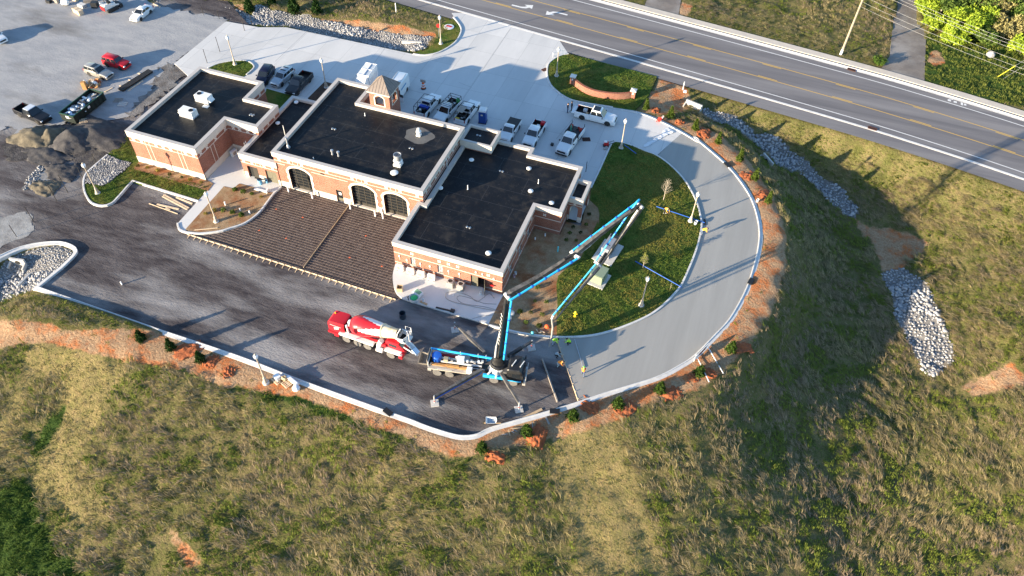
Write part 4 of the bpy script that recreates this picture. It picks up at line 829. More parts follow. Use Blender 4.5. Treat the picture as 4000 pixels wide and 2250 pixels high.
def form(a, b_, label, n=14, side=1, z=.0, h=.22, m=M_wood2, stakes=True, group='form boards round the unpoured slabs'):
    t_ = empty('form_board', (a[0],a[1],0), 0, label, 'form board', group); L_ = hypot(b_[0]-a[0], b_[1]-a[1]); d = ((b_[0]-a[0])/L_, (b_[1]-a[1])/L_); nn = (d[1]*side, -d[0]*side)
    mb = MB(); mb.bar((0,0,z-h/2+.03),(b_[0]-a[0],b_[1]-a[1],z-h/2+.03),.06,h); mb.build('board', m, t_)
    for k in range(n if stakes else 0):
        u = (k+.5)*L_/n; p = (d[0]*u, d[1]*u); mb = MB(); mb.bar((p[0]+nn[0]*.07,p[1]+nn[1]*.07,z-.3),(p[0]+nn[0]*.07,p[1]+nn[1]*.07,z+.12),.06); s = mb.build('stake', m, t_)
        mb = MB(); mb.bar((p[0]+nn[0]*.1,p[1]+nn[1]*.1,z+.02),(p[0]+nn[0]*.6,p[1]+nn[1]*.6,z-.13),.05); mb.build('brace', m, t_)
form(fl, fr, 'long pale timber form with stakes along the front of the reinforcement mats', 32)
form(dv0, dv1, 'narrow board dividing the two reinforcement mats', stakes=False, z=.05, h=.16, m=M_wood)
form(fi, fo, 'timber form with stakes at the edge of the wet concrete', 9, side=-1 if True else 1, z=.0, m=M_wood2)
MK = (('f 460,945',.03),('f 727,1028',.03),('f 290,1158',.03),('f 560,1237',.03),('f 1362,1213',.03),('j 1200,272',.03),('j 1522,360',.03))
mk_o = by_x([X(s[0], *map(float, s[2:].split(','))) for s, z in MK])
for (s, z), w_ in zip(MK, mk_o):
    p = X(s[0], *map(float, s[2:].split(',')), z); mb = MB()
    for k in range(4): a = k*1.7; mb.tube([(0,0,-.12),(.28*cos(a),.28*sin(a),.02)], .035, 5)
    mb.lathe([(.11,-.05),(.12,.03),(.02,.06)], 8); o = tag(mb.build('bar_chair', mat('orange_plastic', (.7,.13,.04), rough=.5)), 'small orange plastic marker on the reinforcement mat, %s from the left' % w_, 'marker', 'orange markers on the reinforcement'); o.location = p; o.scale = (.55,)*3
# ---------------------------------------------------------------- lamp posts
M_post = mat('lamp_post_paint', (.46,.39,.31), (.40,.34,.27), 3., .55); M_lens = mat('lamp_lens', (.78,.80,.82), rough=.2)
def lamp(loc, label):
    t_ = empty('lamp_post', loc, 0, label, 'lamp post', 'lamp posts round the site'); return t_
def lamp_parts(t_):
    mb = MB(); mb.lathe([(.36,-.3),(.36,.12),(.33,.15)], 20); mb.build('footing', M_conc2, t_, smooth=.6)
    mb = MB(); mb.lathe([(.27,.15),(.27,.3),(.2,.5),(.17,.75),(.19,.8),(.12,.95),(.085,1.2),(.07,4.35),(.1,4.4),(.1,4.48)], 14); mb.build('shaft', M_post, t_, smooth=.6)
    mb = MB(); mb.lathe([(.1,4.48),(.2,4.6),(.26,4.85),(.24,5.0),(.13,5.12)], 14); ln = mb.build('lantern', M_lens, t_, smooth=.8)
    mb = MB(); mb.lathe([(.14,5.1),(.15,5.14),(.05,5.24),(.02,5.35),(.005,5.38)], 12); mb.build('finial', M_post, ln, smooth=.6)
LP = [('e 985,785', 'lamp post at the tip of the grass strip in front of the left wing'), ('e 2178,1072', 'lamp post in the planted island by the walk'), ('q7 150,560', 'lamp post on the clay verge beside stacked pallets'), ('l 1300,1270', 'lamp post on the big lawn nearest the wet concrete bend'), ('l 1795,425', 'lamp post on the lawn edge beside the orange clad worker'), ('g 1612,332', 'lamp post at the top tip of the big lawn'), ('a 2365,650', 'lamp post on the small island behind the left wing'), ('b 965,880', 'lamp post in the dark mulch behind the building'), ('b 2118,440', 'lamp post in the grass corner by the entrance'), ('c 963,765', 'lamp post at the left end of the lawn with the curved wall')]
first = None
for s, lb in LP:
    r, q = s.split(); x, y = map(float, q.split(',')); p = X(r, x, y, .05); t_ = lamp((p.x, p.y, .05), lb)
    if first is None: lamp_parts(t_); first = t_
    else:
        for ch in first.children: dup(ch, parent=t_)
# bare fence posts
M_rust = mat('dark_steel', (.03,.028,.026), rough=.6)
FP = (('a 2088,640',2.6),('a 2215,528',2.8),('b 145,315',2.2),('e 680,772',3.0),('e 570,860',2.9),('e 340,1072',2.6),('e 165,1218',2.0),('e 820,612',1.6),('e 965,476',1.5),('s6 690,225',1.6),('s6 380,180',1.6),('s6 230,140',1.6),('g 1257,575',1.9))
for (s, h), w_ in zip(FP, by_x([X(s.split()[0], *map(float, s.split()[1].split(','))) for s, h in FP])):
    r, q = s.split(); p = X(r, *map(float, q.split(',')), -.1); mb = MB(); mb.lathe([(.045,-.3),(.045,h),(.05,h),(.05,h+.05)], 8); o = tag(mb.build('fence_post', M_rust), 'bare dark metal post standing upright, %s from the left of the picture' % w_, 'post', 'bare dark posts'); o.location = p
# ---------------------------------------------------------------- planting
def conifer(name, H, R_, c1, c2, n=700, seed=0):
    h = rng.random(n)**1.3; rad = R_*(1-h)**.8*(.55+.45*rng.random(n)); a = rng.random(n)*2*pi; lob = 1+.22*np.sin(a*5+h*9); P = np.c_[rad*lob*np.cos(a), rad*lob*np.sin(a), .08*H+h*H*.95]; k = rng.random((n,1)); C = np.array(c1)*(1-k)+np.array(c2)*k
    return leaves(P, .16*R_/.5+.04, C, .9)
def make_shrub(kind):
    H, R_, c1, c2 = ((1.9,.5,(.025,.055,.008),(.11,.15,.02)), (1.5,.62,(.02,.045,.008),(.07,.12,.018)), (1.7,.62,(.012,.035,.008),(.03,.065,.012)))[kind]
    V, Fq, C = conifer('c', H, R_, c1, c2, 900); crown = colmesh('crown', V, Fq, C); mb = MB(); mb.tube([(0,0,-.2),(0,0,H*.7)], [.05,.02], 6); tr = mb.build('trunk', mat('bark', (.09,.065,.045), (.14,.11,.08), 6., .9)); COL.objects.unlink(crown); COL.objects.unlink(tr); return crown, tr
SH = [make_shrub(k) for k in range(3)]
def shrub(p, kind, label, s=1., group='young evergreens on the verge', cat='shrub', name='evergreen_shrub'):
    t_ = empty(name, p, rng.uniform(0,6), label, cat, group)
    for src in SH[kind]: c_ = src.copy(); COL.objects.link(c_); c_.parent = t_
    t_.scale = (s*rng.uniform(.92,1.1), s*rng.uniform(.92,1.1), s*rng.uniform(.92,1.12)); return t_
lines = [('c', [(1862,1102),(2105,1188),(2355,1305)], 0, 'bright narrow evergreen on the verge, %s from the curved brick wall', ['first','second','third']), ('h', [(28,112),(205,218),(372,352),(488,498),(592,678)], 0, 'narrow evergreen above the boulder channel, %s along the outer kerb', ['first','second','third','fourth','fifth']), ('n', [(700,735),(455,915),(152,1048)], 1, 'rounded evergreen on the clay verge, %s along the lower bend', ['first','second','third']), ('m', [(1582,1118),(1125,1248),(657,1402)], 1, 'rounded evergreen below the outer kerb, %s left of the form boards', ['first','second','third']), ('p', [(455,335)], 1, 'evergreen beside the lowest point of the kerb%s', ['']), ('o', [(892,125),(1078,182),(1265,257)], 2, 'dark evergreen on the clay below the yard kerb, %s from the left', ['first','second','third'])]
for r, pts, k, lb, od in lines:
    for q, w in zip(pts, od): p = X(r, *q, -.05); shrub(p, k, lb % w, 1.05 if k != 2 else .95)
for i_, (q, s) in enumerate((((190,90),1.6),((420,45),1.4),((640,105),1.9),((872,130),1.6),((1200,-10),1.5),((60,-20),1.5))): p = X('b', *q, 0); shrub((p.x,p.y,gz(p.x,p.y)-.1), 2, 'dark bush on the red bank above the white stones, %s from the left' % ['second','third','fourth','fifth','sixth','first'][i_], s, 'bushes above the white stone band')
def tuft_mesh(n, r, h, c1, c2):
    a = rng.random(n)*2*pi; rr = r*np.sqrt(rng.random(n)); P = np.c_[rr*np.cos(a), rr*np.sin(a), h*(.15+.85*rng.random(n))*(1-.5*(rr/r)**2)]; k = rng.random((n,1)); return leaves(P, r*.45, np.array(c1)*(1-k)+np.array(c2)*k, .6)
TU = []
for c1, c2 in (((.03,.06,.01),(.12,.17,.03)), ((.13,.10,.02),(.30,.24,.05)), ((.015,.035,.008),(.05,.07,.015))):
    V, Fq, C = tuft_mesh(120, .32, .4, c1, c2); o = colmesh('bedding_plant', V, Fq, C); COL.objects.unlink(o); TU.append(o)
def plants(s, z, kinds, label, group):
    pts_ = XS(s, z); od_ = by_x(pts_)
    for j, (x, y) in enumerate(pts_): o = TU[kinds[j % len(kinds)]].copy(); COL.objects.link(o); o.location = (x, y, z); o.scale = (rng.uniform(.7,1.2),)*3; o.rotation_euler = (0,0,rng.uniform(0,6)); tag(o, label+', %s from the left' % od_[j], 'plant', group)
plants('e 2365,755 2450,775 2535,795 2155,965 2250,965 2340,985 2430,1010 2070,995 f 45,755 130,775 215,795 310,825 20,985 110,1010', .09, [0,0,0,1], 'young low shrub in the mulched island', 'young shrubs in the island')
plants('e 1390,515 1485,530 1590,560 1710,600 1830,630 1915,655 2025,680', .11, [2,1,1,2,2,1,1], 'small yellowish plant in the strip under the left wing', 'plants under the left wing')
plants('g 1130,1130 1260,1105 1095,1190 1205,1185 1060,1260 1160,1265 1290,1000', .04, [2,0,0], 'low shrub in the shaded bed by the entrance porch', 'shrubs by the porch')
plants('k 1545,580 1520,715 1635,725 1475,830 1590,850 1560,965 1430,930 1365,820 m 790,320 595,180', .04, [0,2], 'small shrub in the sunlit bed beside the big lawn', 'shrubs in the sunlit bed')
def branch_tree(name, p, H, spread, m, label, leafc=None, n=26, group=None, lean=0., nl=260, ls=.14):
    t_ = empty(name, p, 0, label, 'tree', group); mb = MB(); top = Vector((lean,0,H)); mb.tube([(0,0,-.2),(lean*.4,0,H*.45),top*1.0], [.05*H/3,.035*H/3,.008], 6); tips = []
    for k in range(n):
        u = .3+.65*k/n; a = k*2.4; s = Vector((lean*u,0,H*u)); l = spread*(1-u*.75)*rng.uniform(.7,1.1); e_ = s+Vector((cos(a)*l*.75, sin(a)*l*.75, l*.9)); mid = s.lerp(e_, .5)+Vector((0,0,-.05*l)); mb.tube([s, mid, e_], [.016*H/3,.011*H/3,.005], 4); tips += [mid, e_, s.lerp(e_, .75)]
        for j in range(2): f = mid.lerp(e_, .3+.3*j); g = f+Vector((cos(a+1.1*(1-2*j))*l*.35, sin(a+1.1*(1-2*j))*l*.35, l*.35)); mb.tube([f, g], [.008*H/3,.004], 3); tips.append(g)
    mb.build('trunk', m, t_)
    if leafc:
        T = np.array([q[:] for q in tips]); P = T[rng.integers(len(T), size=nl)]+rng.normal(size=(nl,3))*.14*H/3; k = rng.random((nl,1)); V, Fq, C = leaves(P, ls, np.array(leafc[0])*(1-k)+np.array(leafc[1])*k, .5); colmesh('crown', V, Fq, C, t_)
    return t_
M_barkp = mat('pale_bark', (.42,.36,.28), (.32,.27,.21), 6., .9); M_bark = mat('bark', (.09,.065,.045))
p = X('l', 1524, 207, .08); branch_tree('young_tree', p, 3.6, 1.5, M_barkp, 'bare young tree on the big lawn', n=34)
p = X('l', 1316, 893, .08); branch_tree('young_tree', p, 2.4, .9, M_barkp, 'small young tree with yellow green leaves on the lawn', ((.12,.14,.03),(.25,.26,.06)))
p = X('l', 1590, 1110, .08); branch_tree('young_tree', p, 1.2, .3, M_barkp, 'thin sapling near the lawn edge by the blue pipe', ((.1,.12,.03),(.2,.2,.06)), n=8, nl=60, ls=.08)
# woods beyond the road
def forest_tree(p, H, R_, c1, c2, label, n=1500, ls=.34, group='trees beyond the road', gap=.0):
    t_ = empty('broadleaf_tree', p, rng.uniform(0,6), label, 'tree', group); mb = MB(); mb.tube([(0,0,-.3),(.1,.1,H*.35),(0,.2,H*.75)], [.2*H/8,.14*H/8,.04], 7); cen = []
    for k in range(14):
        a = k*2.4; u = rng.uniform(.3,.95); l = R_*rng.uniform(.45,.9)*(1-abs(u-.55)*.8); e_ = Vector((cos(a)*l, sin(a)*l, H*u)); mb.tube([(0,.1,H*u*.62), e_], [.06*H/8,.02], 5); cen.append((e_, R_*rng.uniform(.28,.45)))
    mb.build('trunk', M_bark, t_); Pn = []
    for e_, r in cen:
        d = rng.normal(size=(n//14,3)); d /= np.linalg.norm(d, axis=1)[:,None]; Pn.append(np.array(e_[:])+d*(r*rng.random((n//14,1))**.35)*np.array([1,1,.8]))
    P = np.concatenate(Pn); P[:,2] = np.maximum(P[:,2], .1); k = rng.random((len(P),1)); V, Fq, C = leaves(P, ls, np.array(c1)*(1-k)+np.array(c2)*k, .5, .75); colmesh('crown', V, Fq, C, t_); return t_
YG = ((.10,.16,.015),(.26,.32,.03)); DG = ((.03,.06,.012),(.10,.14,.03)); OL = ((.13,.12,.05),(.25,.22,.09)); YL = ((.28,.25,.04),(.42,.38,.08))
for (x, y, H, R_, c, lb) in ((285,140,4,2.2,YG,'bright yellow green bush hanging beside the worn driveway'),(330,280,2.6,1.6,YG,'low bright bush at the driveway edge in front of the woods'),(600,330,4.2,3.0,YG,'round lime green bush at the front of the woods'),(560,420,2.6,1.8,YG,'small lime bush lowest at the front of the woods'),(780,300,4.2,2.8,YG,'lime green bush beside the round front bush'),(860,430,2.6,2.0,DG,'dark green low bush in front of the woods'),(1050,360,4.2,3.0,OL,'brownish thicket with bare twigs beside the boulder'),(1230,540,3.2,2.2,YG,'bright green bush at the right edge above the grass'),(450,120,7,3.2,DG,'tall olive tree behind the driveway bush'),(700,120,8,3.6,DG,'tall dark tree among the pale trunks'),(950,150,8,3.6,OL,'tall olive brown tree in the middle of the woods'),(1150,200,7,3.2,DG,'dark tree near the right edge of the woods'),(1280,60,8,3.4,YL,'yellow leaved tree at the top right corner'),(1000,-60,8,3.6,YG,'fresh green tree at the top edge of the woods'),(520,-80,8,3.4,OL,'olive tree at the top edge beside the bare pale trunk'),(1300,350,6,2.6,DG,'dark tree at the right edge below the yellow one'),(1450,500,6,3,YG,'green tree just beyond the right edge')):
    p = X('q8', x, y, 0); g_ = gz(p.x, p.y); p = X('q8', x, y, g_); forest_tree((p.x,p.y,g_-.1), H*.85, R_*1.2, np.array(c[0])*1.5, np.array(c[1])*1.5, lb, 3000, .42)
for (x, y, H, ln, lb) in ((395,190,9,1.5,'bare pale leaning tree beside the driveway bushes'),(750,150,9,-.6,'bare white trunked tree standing among the lime bushes')):
    p = X('q8', x, y, 0); g_ = gz(p.x, p.y); branch_tree('bare_tree', (p.x,p.y,g_), H, 3.2, M_barkp, lb, n=20, lean=ln, group='bare trees in the woods')
# shrubs and tall weeds in the ditch margin near the driveway
p = X('d', 1350, 540, 0); forest_tree((p.x,p.y,gz(p.x,p.y)), 1.2, 1.3, (.03,.07,.012), (.09,.15,.02), 'leafy green weeds beside the driveway mouth', 900, .2, 'weeds')
# ================================================================ cars, vans and pickups
def paint(name, c, metal=0., rough=.3): return mat('paint_'+name, c, rough=rough, metal=metal, coat=.6 if sum(c) > .6 else .2, spec=.5 if sum(c) > .6 else .25)
PW = paint('white', (.74,.74,.73)); PS = paint('silver', (.42,.44,.46), .5); PT_ = paint('champagne', (.38,.36,.32), .5); PR = paint('red', (.42,.012,.02)); PK = paint('black', (.012,.012,.014)); PN = paint('navy', (.008,.010,.03)); PG = paint('charcoal', (.035,.036,.04), .3)
M_win = mat('car_glass', (.010,.013,.016), rough=.08, spec=.7); M_lens2 = mat('headlamp', (.75,.77,.8), rough=.15); M_tail = mat('tail_lamp', (.35,.01,.01), rough=.25); M_chr = mat('chrome', (.6,.6,.62), rough=.15, metal=1.); M_alu = mat('alloy', (.45,.46,.48), rough=.35, metal=.7)
def wheel(parent, x, y, r, w, rim=None, name='wheel'):
    sd = 1 if y > 0 else -1; mb = MB(); mb.lathe([(r*.62,-w/2),(r*.93,-w/2),(r,-w*.32),(r,w*.32),(r*.93,w/2),(r*.62,w/2)], 18, (0,0,0), 'y'); o = mb.build(name, MATS.get('dusty_rubber', M_rub) if r > .5 else M_rub, parent, smooth=.7); o.location = (x, y, r)
    mb = MB(); mb.lathe([(r*.62,sd*(w/2-.005)),(r*.56,sd*(w/2-.03)),(r*.2,sd*(w/2-.05)),(r*.16,sd*(w/2-.01)),(.01,sd*(w/2-.01))], 14, (0,0,0), 'y', cap=False); mb.build('rim', rim or M_alu, o, smooth=.5); return o
def ring8(x0, x1, y, z, c):
    return [(x0,-y+c,z),(x0+c,-y,z),(x1-c,-y,z),(x1,-y+c,z),(x1,y-c,z),(x1-c,y,z),(x0+c,y,z),(x0,y-c,z)]
def glassq(parent, q, name, off=.014, ins=(.06,.06,.08,.1), m=None):
    """window inset in a quad (a b bottom, c d top), pushed out along its normal"""
    a, b_, c, d = [Vector(p) for p in q]; P = lambda u, v: (a.lerp(b_, u)).lerp(d.lerp(c, u), v); n = (b_-a).cross(d-a).normalized(); u0, u1, v0, v1 = ins; pts = [P(u0,v0), P(1-u1,v0), P(1-u1,1-v1), P(u0,1-v1)]
    mb = MB(); mb.add([p+n*off for p in pts]+[p-n*.02 for p in pts], [(0,1,2,3),(0,4,5,1),(1,5,6,2),(2,6,7,3),(3,7,4,0)]); return mb.build(name, m or M_win, parent)
TY = dict(
 sedan=dict(L=4.75,W=1.8,r=.32,wb=2.7,fo=.92,secs=[(-2.37,.78,.78),(-2.2,.92,.95),(-1.5,1,.98),(1.0,1,.93),(1.7,.98,.86),(2.2,.9,.74),(2.37,.74,.6)],cab=(-1.75,1.05,-1.0,.15),H=1.42,belt=.92),
 suv=dict(L=4.6,W=1.82,r=.35,wb=2.65,fo=.9,secs=[(-2.3,.9,1.0),(-2.2,.96,1.08),(-1.5,1,1.08),(.9,1,1.04),(1.6,.98,.98),(2.15,.92,.86),(2.3,.8,.7)],cab=(-2.2,1.0,-1.95,.2),H=1.68,belt=1.02),
 boxy=dict(L=4.25,W=1.82,r=.37,wb=2.57,fo=.82,secs=[(-2.12,.94,1.05),(-2.05,.98,1.12),(-1.4,1,1.12),(.75,1,1.1),(1.6,1,1.06),(2.05,.96,.98),(2.12,.9,.75)],cab=(-2.05,.85,-1.95,.35),H=1.72,belt=1.08),
 pickup=dict(L=5.85,W=1.98,r=.39,wb=3.68,fo=1.0,secs=[(-.75,1,1.12),(1.15,1,1.1),(2.0,.99,1.05),(2.75,.95,.95),(2.92,.88,.75)],cab=(-.72,1.3,-.6,.62),H=1.86,belt=1.1,bed=(-2.92,-.76,1.12)),
 big=dict(L=6.3,W=2.05,r=.42,wb=4.05,fo=1.05,secs=[(-.75,1,1.25),(1.4,1,1.22),(2.2,.99,1.18),(2.95,.97,1.08),(3.15,.92,.85)],cab=(-.72,1.5,-.62,.8),H=2.02,belt=1.22,bed=(-3.15,-.77,1.25)),
 single=dict(L=5.3,W=1.95,r=.37,wb=3.2,fo=.95,secs=[(-.35,1,1.1),(1.0,1,1.08),(1.8,.98,1.02),(2.5,.94,.92),(2.65,.86,.72)],cab=(-.33,1.1,-.22,.5),H=1.76,belt=1.08,bed=(-2.65,-.37,1.1)),
 dually=dict(L=6.4,W=2.05,r=.42,wb=4.1,fo=1.0,secs=[(-.5,1,1.3),(1.4,1,1.27),(2.2,.99,1.22),(3.0,.97,1.1),(3.2,.92,.85)],cab=(-.48,1.5,-.38,.8),H=2.05,belt=1.26,flat=(-3.2,-.6)))
def car(kind, pc, label, rear, front, side, z=.012, cat='car', group=None, roof_glare=None, bumper=None, glossb=False):
    P = TY[kind]; W2 = P['W']/2; xf = P['L']/2-P['fo']; xr = xf-P['wb']; r_, q1_ = rear.split(); a = X(r_, *map(float, q1_.split(',')), z); r2, q2_ = front.split(); b_ = X(r2, *map(float, q2_.split(',')), z)
    h = atan2(b_.y-a.y, b_.x-a.x); fw = Vector((cos(h), sin(h), 0)); lf = Vector((-sin(h), cos(h), 0)); mid = (a+b_)/2; sgn = 1 if side == 'L' else -1; o = mid-fw*((xf+xr)/2)-lf*(sgn*(W2-.12))
    t_ = empty({'sedan':'sedan_car','suv':'sport_utility_car','boxy':'sport_utility_car','pickup':'pickup_truck','big':'pickup_truck','single':'pickup_truck','dually':'flatbed_truck'}[kind], (o.x, o.y, z), h, label, cat, group)
    zs = P['r']*.62; mb = MB(); secs = []
    for x, wf, zt in P['secs']: w = W2*wf; secs.append([(x,-w*.93,zs),(x,-w,zs+.15),(x,-w,zt-.28),(x,-w*.97,zt-.1),(x,-w*.86,zt),(x,0,zt+.025),(x,w*.86,zt),(x,w*.97,zt-.1),(x,w,zt-.28),(x,w,zs+.15),(x,w*.93,zs)])
    mb.loft(secs); body = mb.build('body', pc, t_, smooth=.6)
    c0, c1, r0, r1 = P['cab']; bz, H = P['belt'], P['H']; wt = W2*.97; wr = W2*.76
    mb = MB(); mb.loft([ring8(c0,c1,wt-.03,bz-.06,.06), ring8(r0,r1,wr,H-.07,.07), ring8(r0+.08,r1-.1,wr-.1,H,.1)]); cb = mb.build('cabin', pc, t_, smooth=.9)
    if roof_glare: mb = MB(); mb.loft([ring8(r0+.02,r1-.02,wr-.03,H-.03,.08), ring8(r0+.1,r1-.12,wr-.1,H+.006,.1)]); mb.build('roof_glare_panel', roof_glare, t_)  # thin panel whose colour imitates a reflection on the roof
    y0, y1, zt = wt-.03, wr, H-.07; zb = bz-.06
    glassq(cb, [(c1,-y0,zb),(c1,y0,zb),(r1,y1,zt),(r1,-y1,zt)], 'windshield', ins=(.06,.06,.08,.08)); glassq(cb, [(c0,y0,zb),(c0,-y0,zb),(r0,-y1,zt),(r0,y1,zt)], 'rear_window', ins=(.1,.1,.25,.15))
    nwin = 3 if kind in ('suv','boxy') else (1 if kind == 'single' else 2)
    for s in (-1, 1):
        A, B_, C_, D_ = Vector((c0,s*y0,zb)), Vector((c1,s*y0,zb)), Vector((r1,s*y1,zt)), Vector((r0,s*y1,zt))
        for k in range(nwin):
            u0, u1 = k/nwin, (k+1)/nwin; q = [A.lerp(B_,u0),A.lerp(B_,u1),D_.lerp(C_,u1),D_.lerp(C_,u0)]
            if s > 0: q = [q[1],q[0],q[3],q[2]]
            glassq(cb, q, 'side_window', ins=(.05,.05,.2,.12))
        mb = MB(); mb.cbox((c1-.25,s*(W2+.1),bz+.04),(.16,.2,.16)); mb.build('mirror', pc if kind in ('sedan','suv') else M_black, t_, bevel=.03)
        for x in (xf, xr):
            mb = MB(); n = 12; rr = P['r']*1.16; yy = W2*1.003; mb.add([(x+rr*cos(pi*k/n), s*yy, P['r']+rr*sin(pi*k/n)) for k in range(n+1)]+[(x-rr,s*yy,zs),(x+rr,s*yy,zs)], [tuple(range(n+3))]); mb.build('wheel_arch', M_black, t_, fix=False)
            wheel(t_, x, s*(W2-.1), P['r'], .24)
        xn = P['secs'][-1][0]; wn = W2*P['secs'][-2][1]; zn = P['secs'][-2][2]
        mb = MB(); mb.cbox((P['secs'][-2][0]+.06,s*(wn-.2),zn-.18),(.22,.32,.16)); mb.build('headlight', M_lens2, t_, bevel=.02)
        xb = -P['L']/2; mb = MB(); mb.cbox((xb+.05,s*(W2*.86),bz-.15),(.14,.16,.34)); mb.build('tail_light', M_tail, t_)
    mb = MB(); mb.cbox((xn+.0,0,zn-.26),(.12,wn*1.25,.22)); mb.build('grille', M_black, t_); mb = MB(); mb.cbox((xn-.02,0,zs+.16),(.22,wn*1.85,.2)); mb.build('front_bumper', bumper or pc, t_, bevel=.05); mb = MB(); mb.cbox((-P['L']/2-.02,0,zs+.2),(.2,W2*1.85,.2)); mb.build('rear_bumper', bumper or pc, t_, bevel=.04)
    mb = MB(); mb.box(xr-.5, xf+.5, -W2+.25, W2-.25, .2, zs+.2); mb.build('chassis', M_black, t_)
    if 'bed' in P:
        b0, b1, bh = P['bed']; mb = MB(); wi = W2-.09; fz = zs+.32; mb.loft([[(x,-W2*.96,zs),(x,-W2,zs+.15),(x,-W2,bh-.04),(x,-W2+.02,bh),(x,-wi,bh),(x,-wi,fz),(x,wi,fz),(x,wi,bh),(x,W2-.02,bh),(x,W2,bh-.04),(x,W2,zs+.15),(x,W2*.96,zs)] for x in (b0, b1)]); bd = mb.build('bed', pc, t_)
        mb = MB(); mb.box(b0-.02,b0+.07,-wi,wi,fz,bh); mb.build('tailgate', pc, t_); mb = MB(); mb.box(b1-.06,b1,-wi,wi,fz,bh); mb.build('bulkhead', pc, t_)
        mb = MB(); mb.add([(b0+.08,-wi+.005,fz+.01),(b1-.07,-wi+.005,fz+.01),(b1-.07,wi-.005,fz+.01),(b0+.08,wi-.005,fz+.01),(b0+.08,-wi+.005,bh-.06),(b1-.07,-wi+.005,bh-.06),(b1-.07,wi-.005,bh-.06),(b0+.08,wi-.005,bh-.06)], [(0,1,2,3),(0,4,5,1),(2,6,7,3),(1,5,6,2),(0,3,7,4)]); mb.build('bed_liner', M_black, t_, fix=False)
    return t_, P
def addp(t_, name, m, fn, bevel=0):
    mb = MB(); fn(mb); return mb.build(name, m, t_, bevel=bevel)
M_dkm = mat('dark_metal', (.03,.032,.035), rough=.5, metal=.3)
def rack(t_, P, x0, x1, zt, y=.85, z0=None):
    z0 = z0 or P['belt']; pts = [x0+(x1-x0)*k/3 for k in range(4)]
    for s in (-1,1): addp(t_, 'rack_rail', M_dkm, lambda mb: mb.bar((x0,s*y,zt),(x1,s*y,zt),.06))
    for x in pts: addp(t_, 'rack_bar', M_dkm, lambda mb: mb.bar((x,-y,zt),(x,y,zt),.05))
    for s in (-1,1):
        for x in (x0, pts[1]): addp(t_, 'rack_post', M_dkm, lambda mb: mb.bar((x,s*y,z0),(x,s*y,zt),.06))
G1 = 'vehicles parked on the gravel lot'; G2 = 'vehicles parked behind the building'; G3 = 'white work trucks in a row'
car('sedan', PW, 'white sedan parked at the top of the gravel lot', 'q5 1198,142', 'q5 1097,222', 'L', -.06, group=G1)
car('suv', PW, 'white car cut by the left edge of the gravel lot', 'a -165,372', 'a 15,470', 'R', -.06, group=G1)
car('boxy', PR, 'bright red boxy sport utility car on the gravel lot', 'q5 745,712', 'q5 885,750', 'R', -.06, group=G1)
t_, P = car('suv', PT_, 'champagne silver sport utility car beside the red one', 'a 910,762', 'a 1040,805', 'R', -.06, group=G1); addp(t_, 'sunroof', M_win, lambda mb: mb.box(-.75,.0,-.55,.55,1.675,1.692))
car('pickup', PK, 'black pickup with a pale painted reflection on its roof near the dumpster', 's5 150,442', 's5 390,542', 'R', -.06, cat='pickup', group=G1, roof_glare=paint('roof_reflection', (.55,.58,.62)))  # pale roof colour stands in for reflected light on black paint
car('suv', PN, 'dark navy car at the left of three cars behind the left wing', 's1 545,235', 's1 415,428', 'L', group=G2)
t_, P = car('suv', PS, 'silver crossover with roof rails between the navy car and the dark pickup', 's1 870,288', 's1 690,448', 'L', group=G2)
for x in (-1.3,-.5): addp(t_, 'sunroof', M_win, lambda mb: mb.box(x-.14,x+.14,-.5,.5,1.67,1.69))
car('pickup', PG, 'charcoal pickup with open bed behind the left wing', 's1 1185,372', 's1 980,592', 'L', cat='pickup', group=G2, bumper=M_chr)
t_, P = car('pickup', PW, 'white pickup with black ladder rack and a blue toolbox', 's3 380,408', 's3 520,242', 'R', cat='pickup', group=G3); rack(t_, P, -2.85, .75, 2.02, .92)
addp(t_, 'toolbox', mat('blue_box', (.02,.07,.42), rough=.4), lambda mb: mb.box(-1.5,-.95,-.75,.75,1.0,1.3), .02)
for k in range(9): addp(t_, 'cargo', [M_dkm, M_galv, M_white, M_rust][k%4], lambda mb: mb.cbox((rng.uniform(-2.7,-1.7), rng.uniform(-.7,.7), .85+rng.uniform(0,.15)), (rng.uniform(.2,.6), rng.uniform(.15,.4), rng.uniform(.2,.5))))
t_, P = car('pickup', PW, 'white pickup with a frame rack and a green bag at the bed end', 's3 770,352', 's3 655,478', 'L', cat='pickup', group=G3); rack(t_, P, -2.85, -1.0, 1.85, .92); rack(t_, P, -.6, .6, 1.98, .85, 1.8)
addp(t_, 'green_bag', mat('green_bag', (.06,.35,.10)), lambda mb: mb.lathe([(.1,0),(.3,.1),(.32,.5),(.2,.8),(.05,.9)], 9, (-2.5,.55,.75)))
for k in range(6): addp(t_, 'cargo', [M_dkm, M_galv, M_rust][k%3], lambda mb: mb.cbox((rng.uniform(-2.5,-1.2), rng.uniform(-.6,.6), .85), (rng.uniform(.2,.5), rng.uniform(.15,.4), rng.uniform(.2,.45))))
t_, P = car('pickup', PW, 'white pickup with a rack and a grey weathered board over the bed', 's3 955,492', 's3 1065,348', 'R', cat='pickup', group=G3); rack(t_, P, -2.8, .6, 2.0, .92); addp(t_, 'board_cover', M_greyw, lambda mb: mb.box(-2.3,-.7,-.25,.85,2.03,2.06)); addp(t_, 'yellow_case', mat('yellow_case', (.55,.36,.03)), lambda mb: mb.box(-2.8,-2.45,.2,.8,.8,1.15))
for k in range(6): addp(t_, 'cargo', [M_dkm, M_rust, M_galv][k%3], lambda mb: mb.cbox((rng.uniform(-2.6,-1.2), rng.uniform(-.7,.2), .85), (rng.uniform(.2,.5), rng.uniform(.15,.4), rng.uniform(.2,.45))))
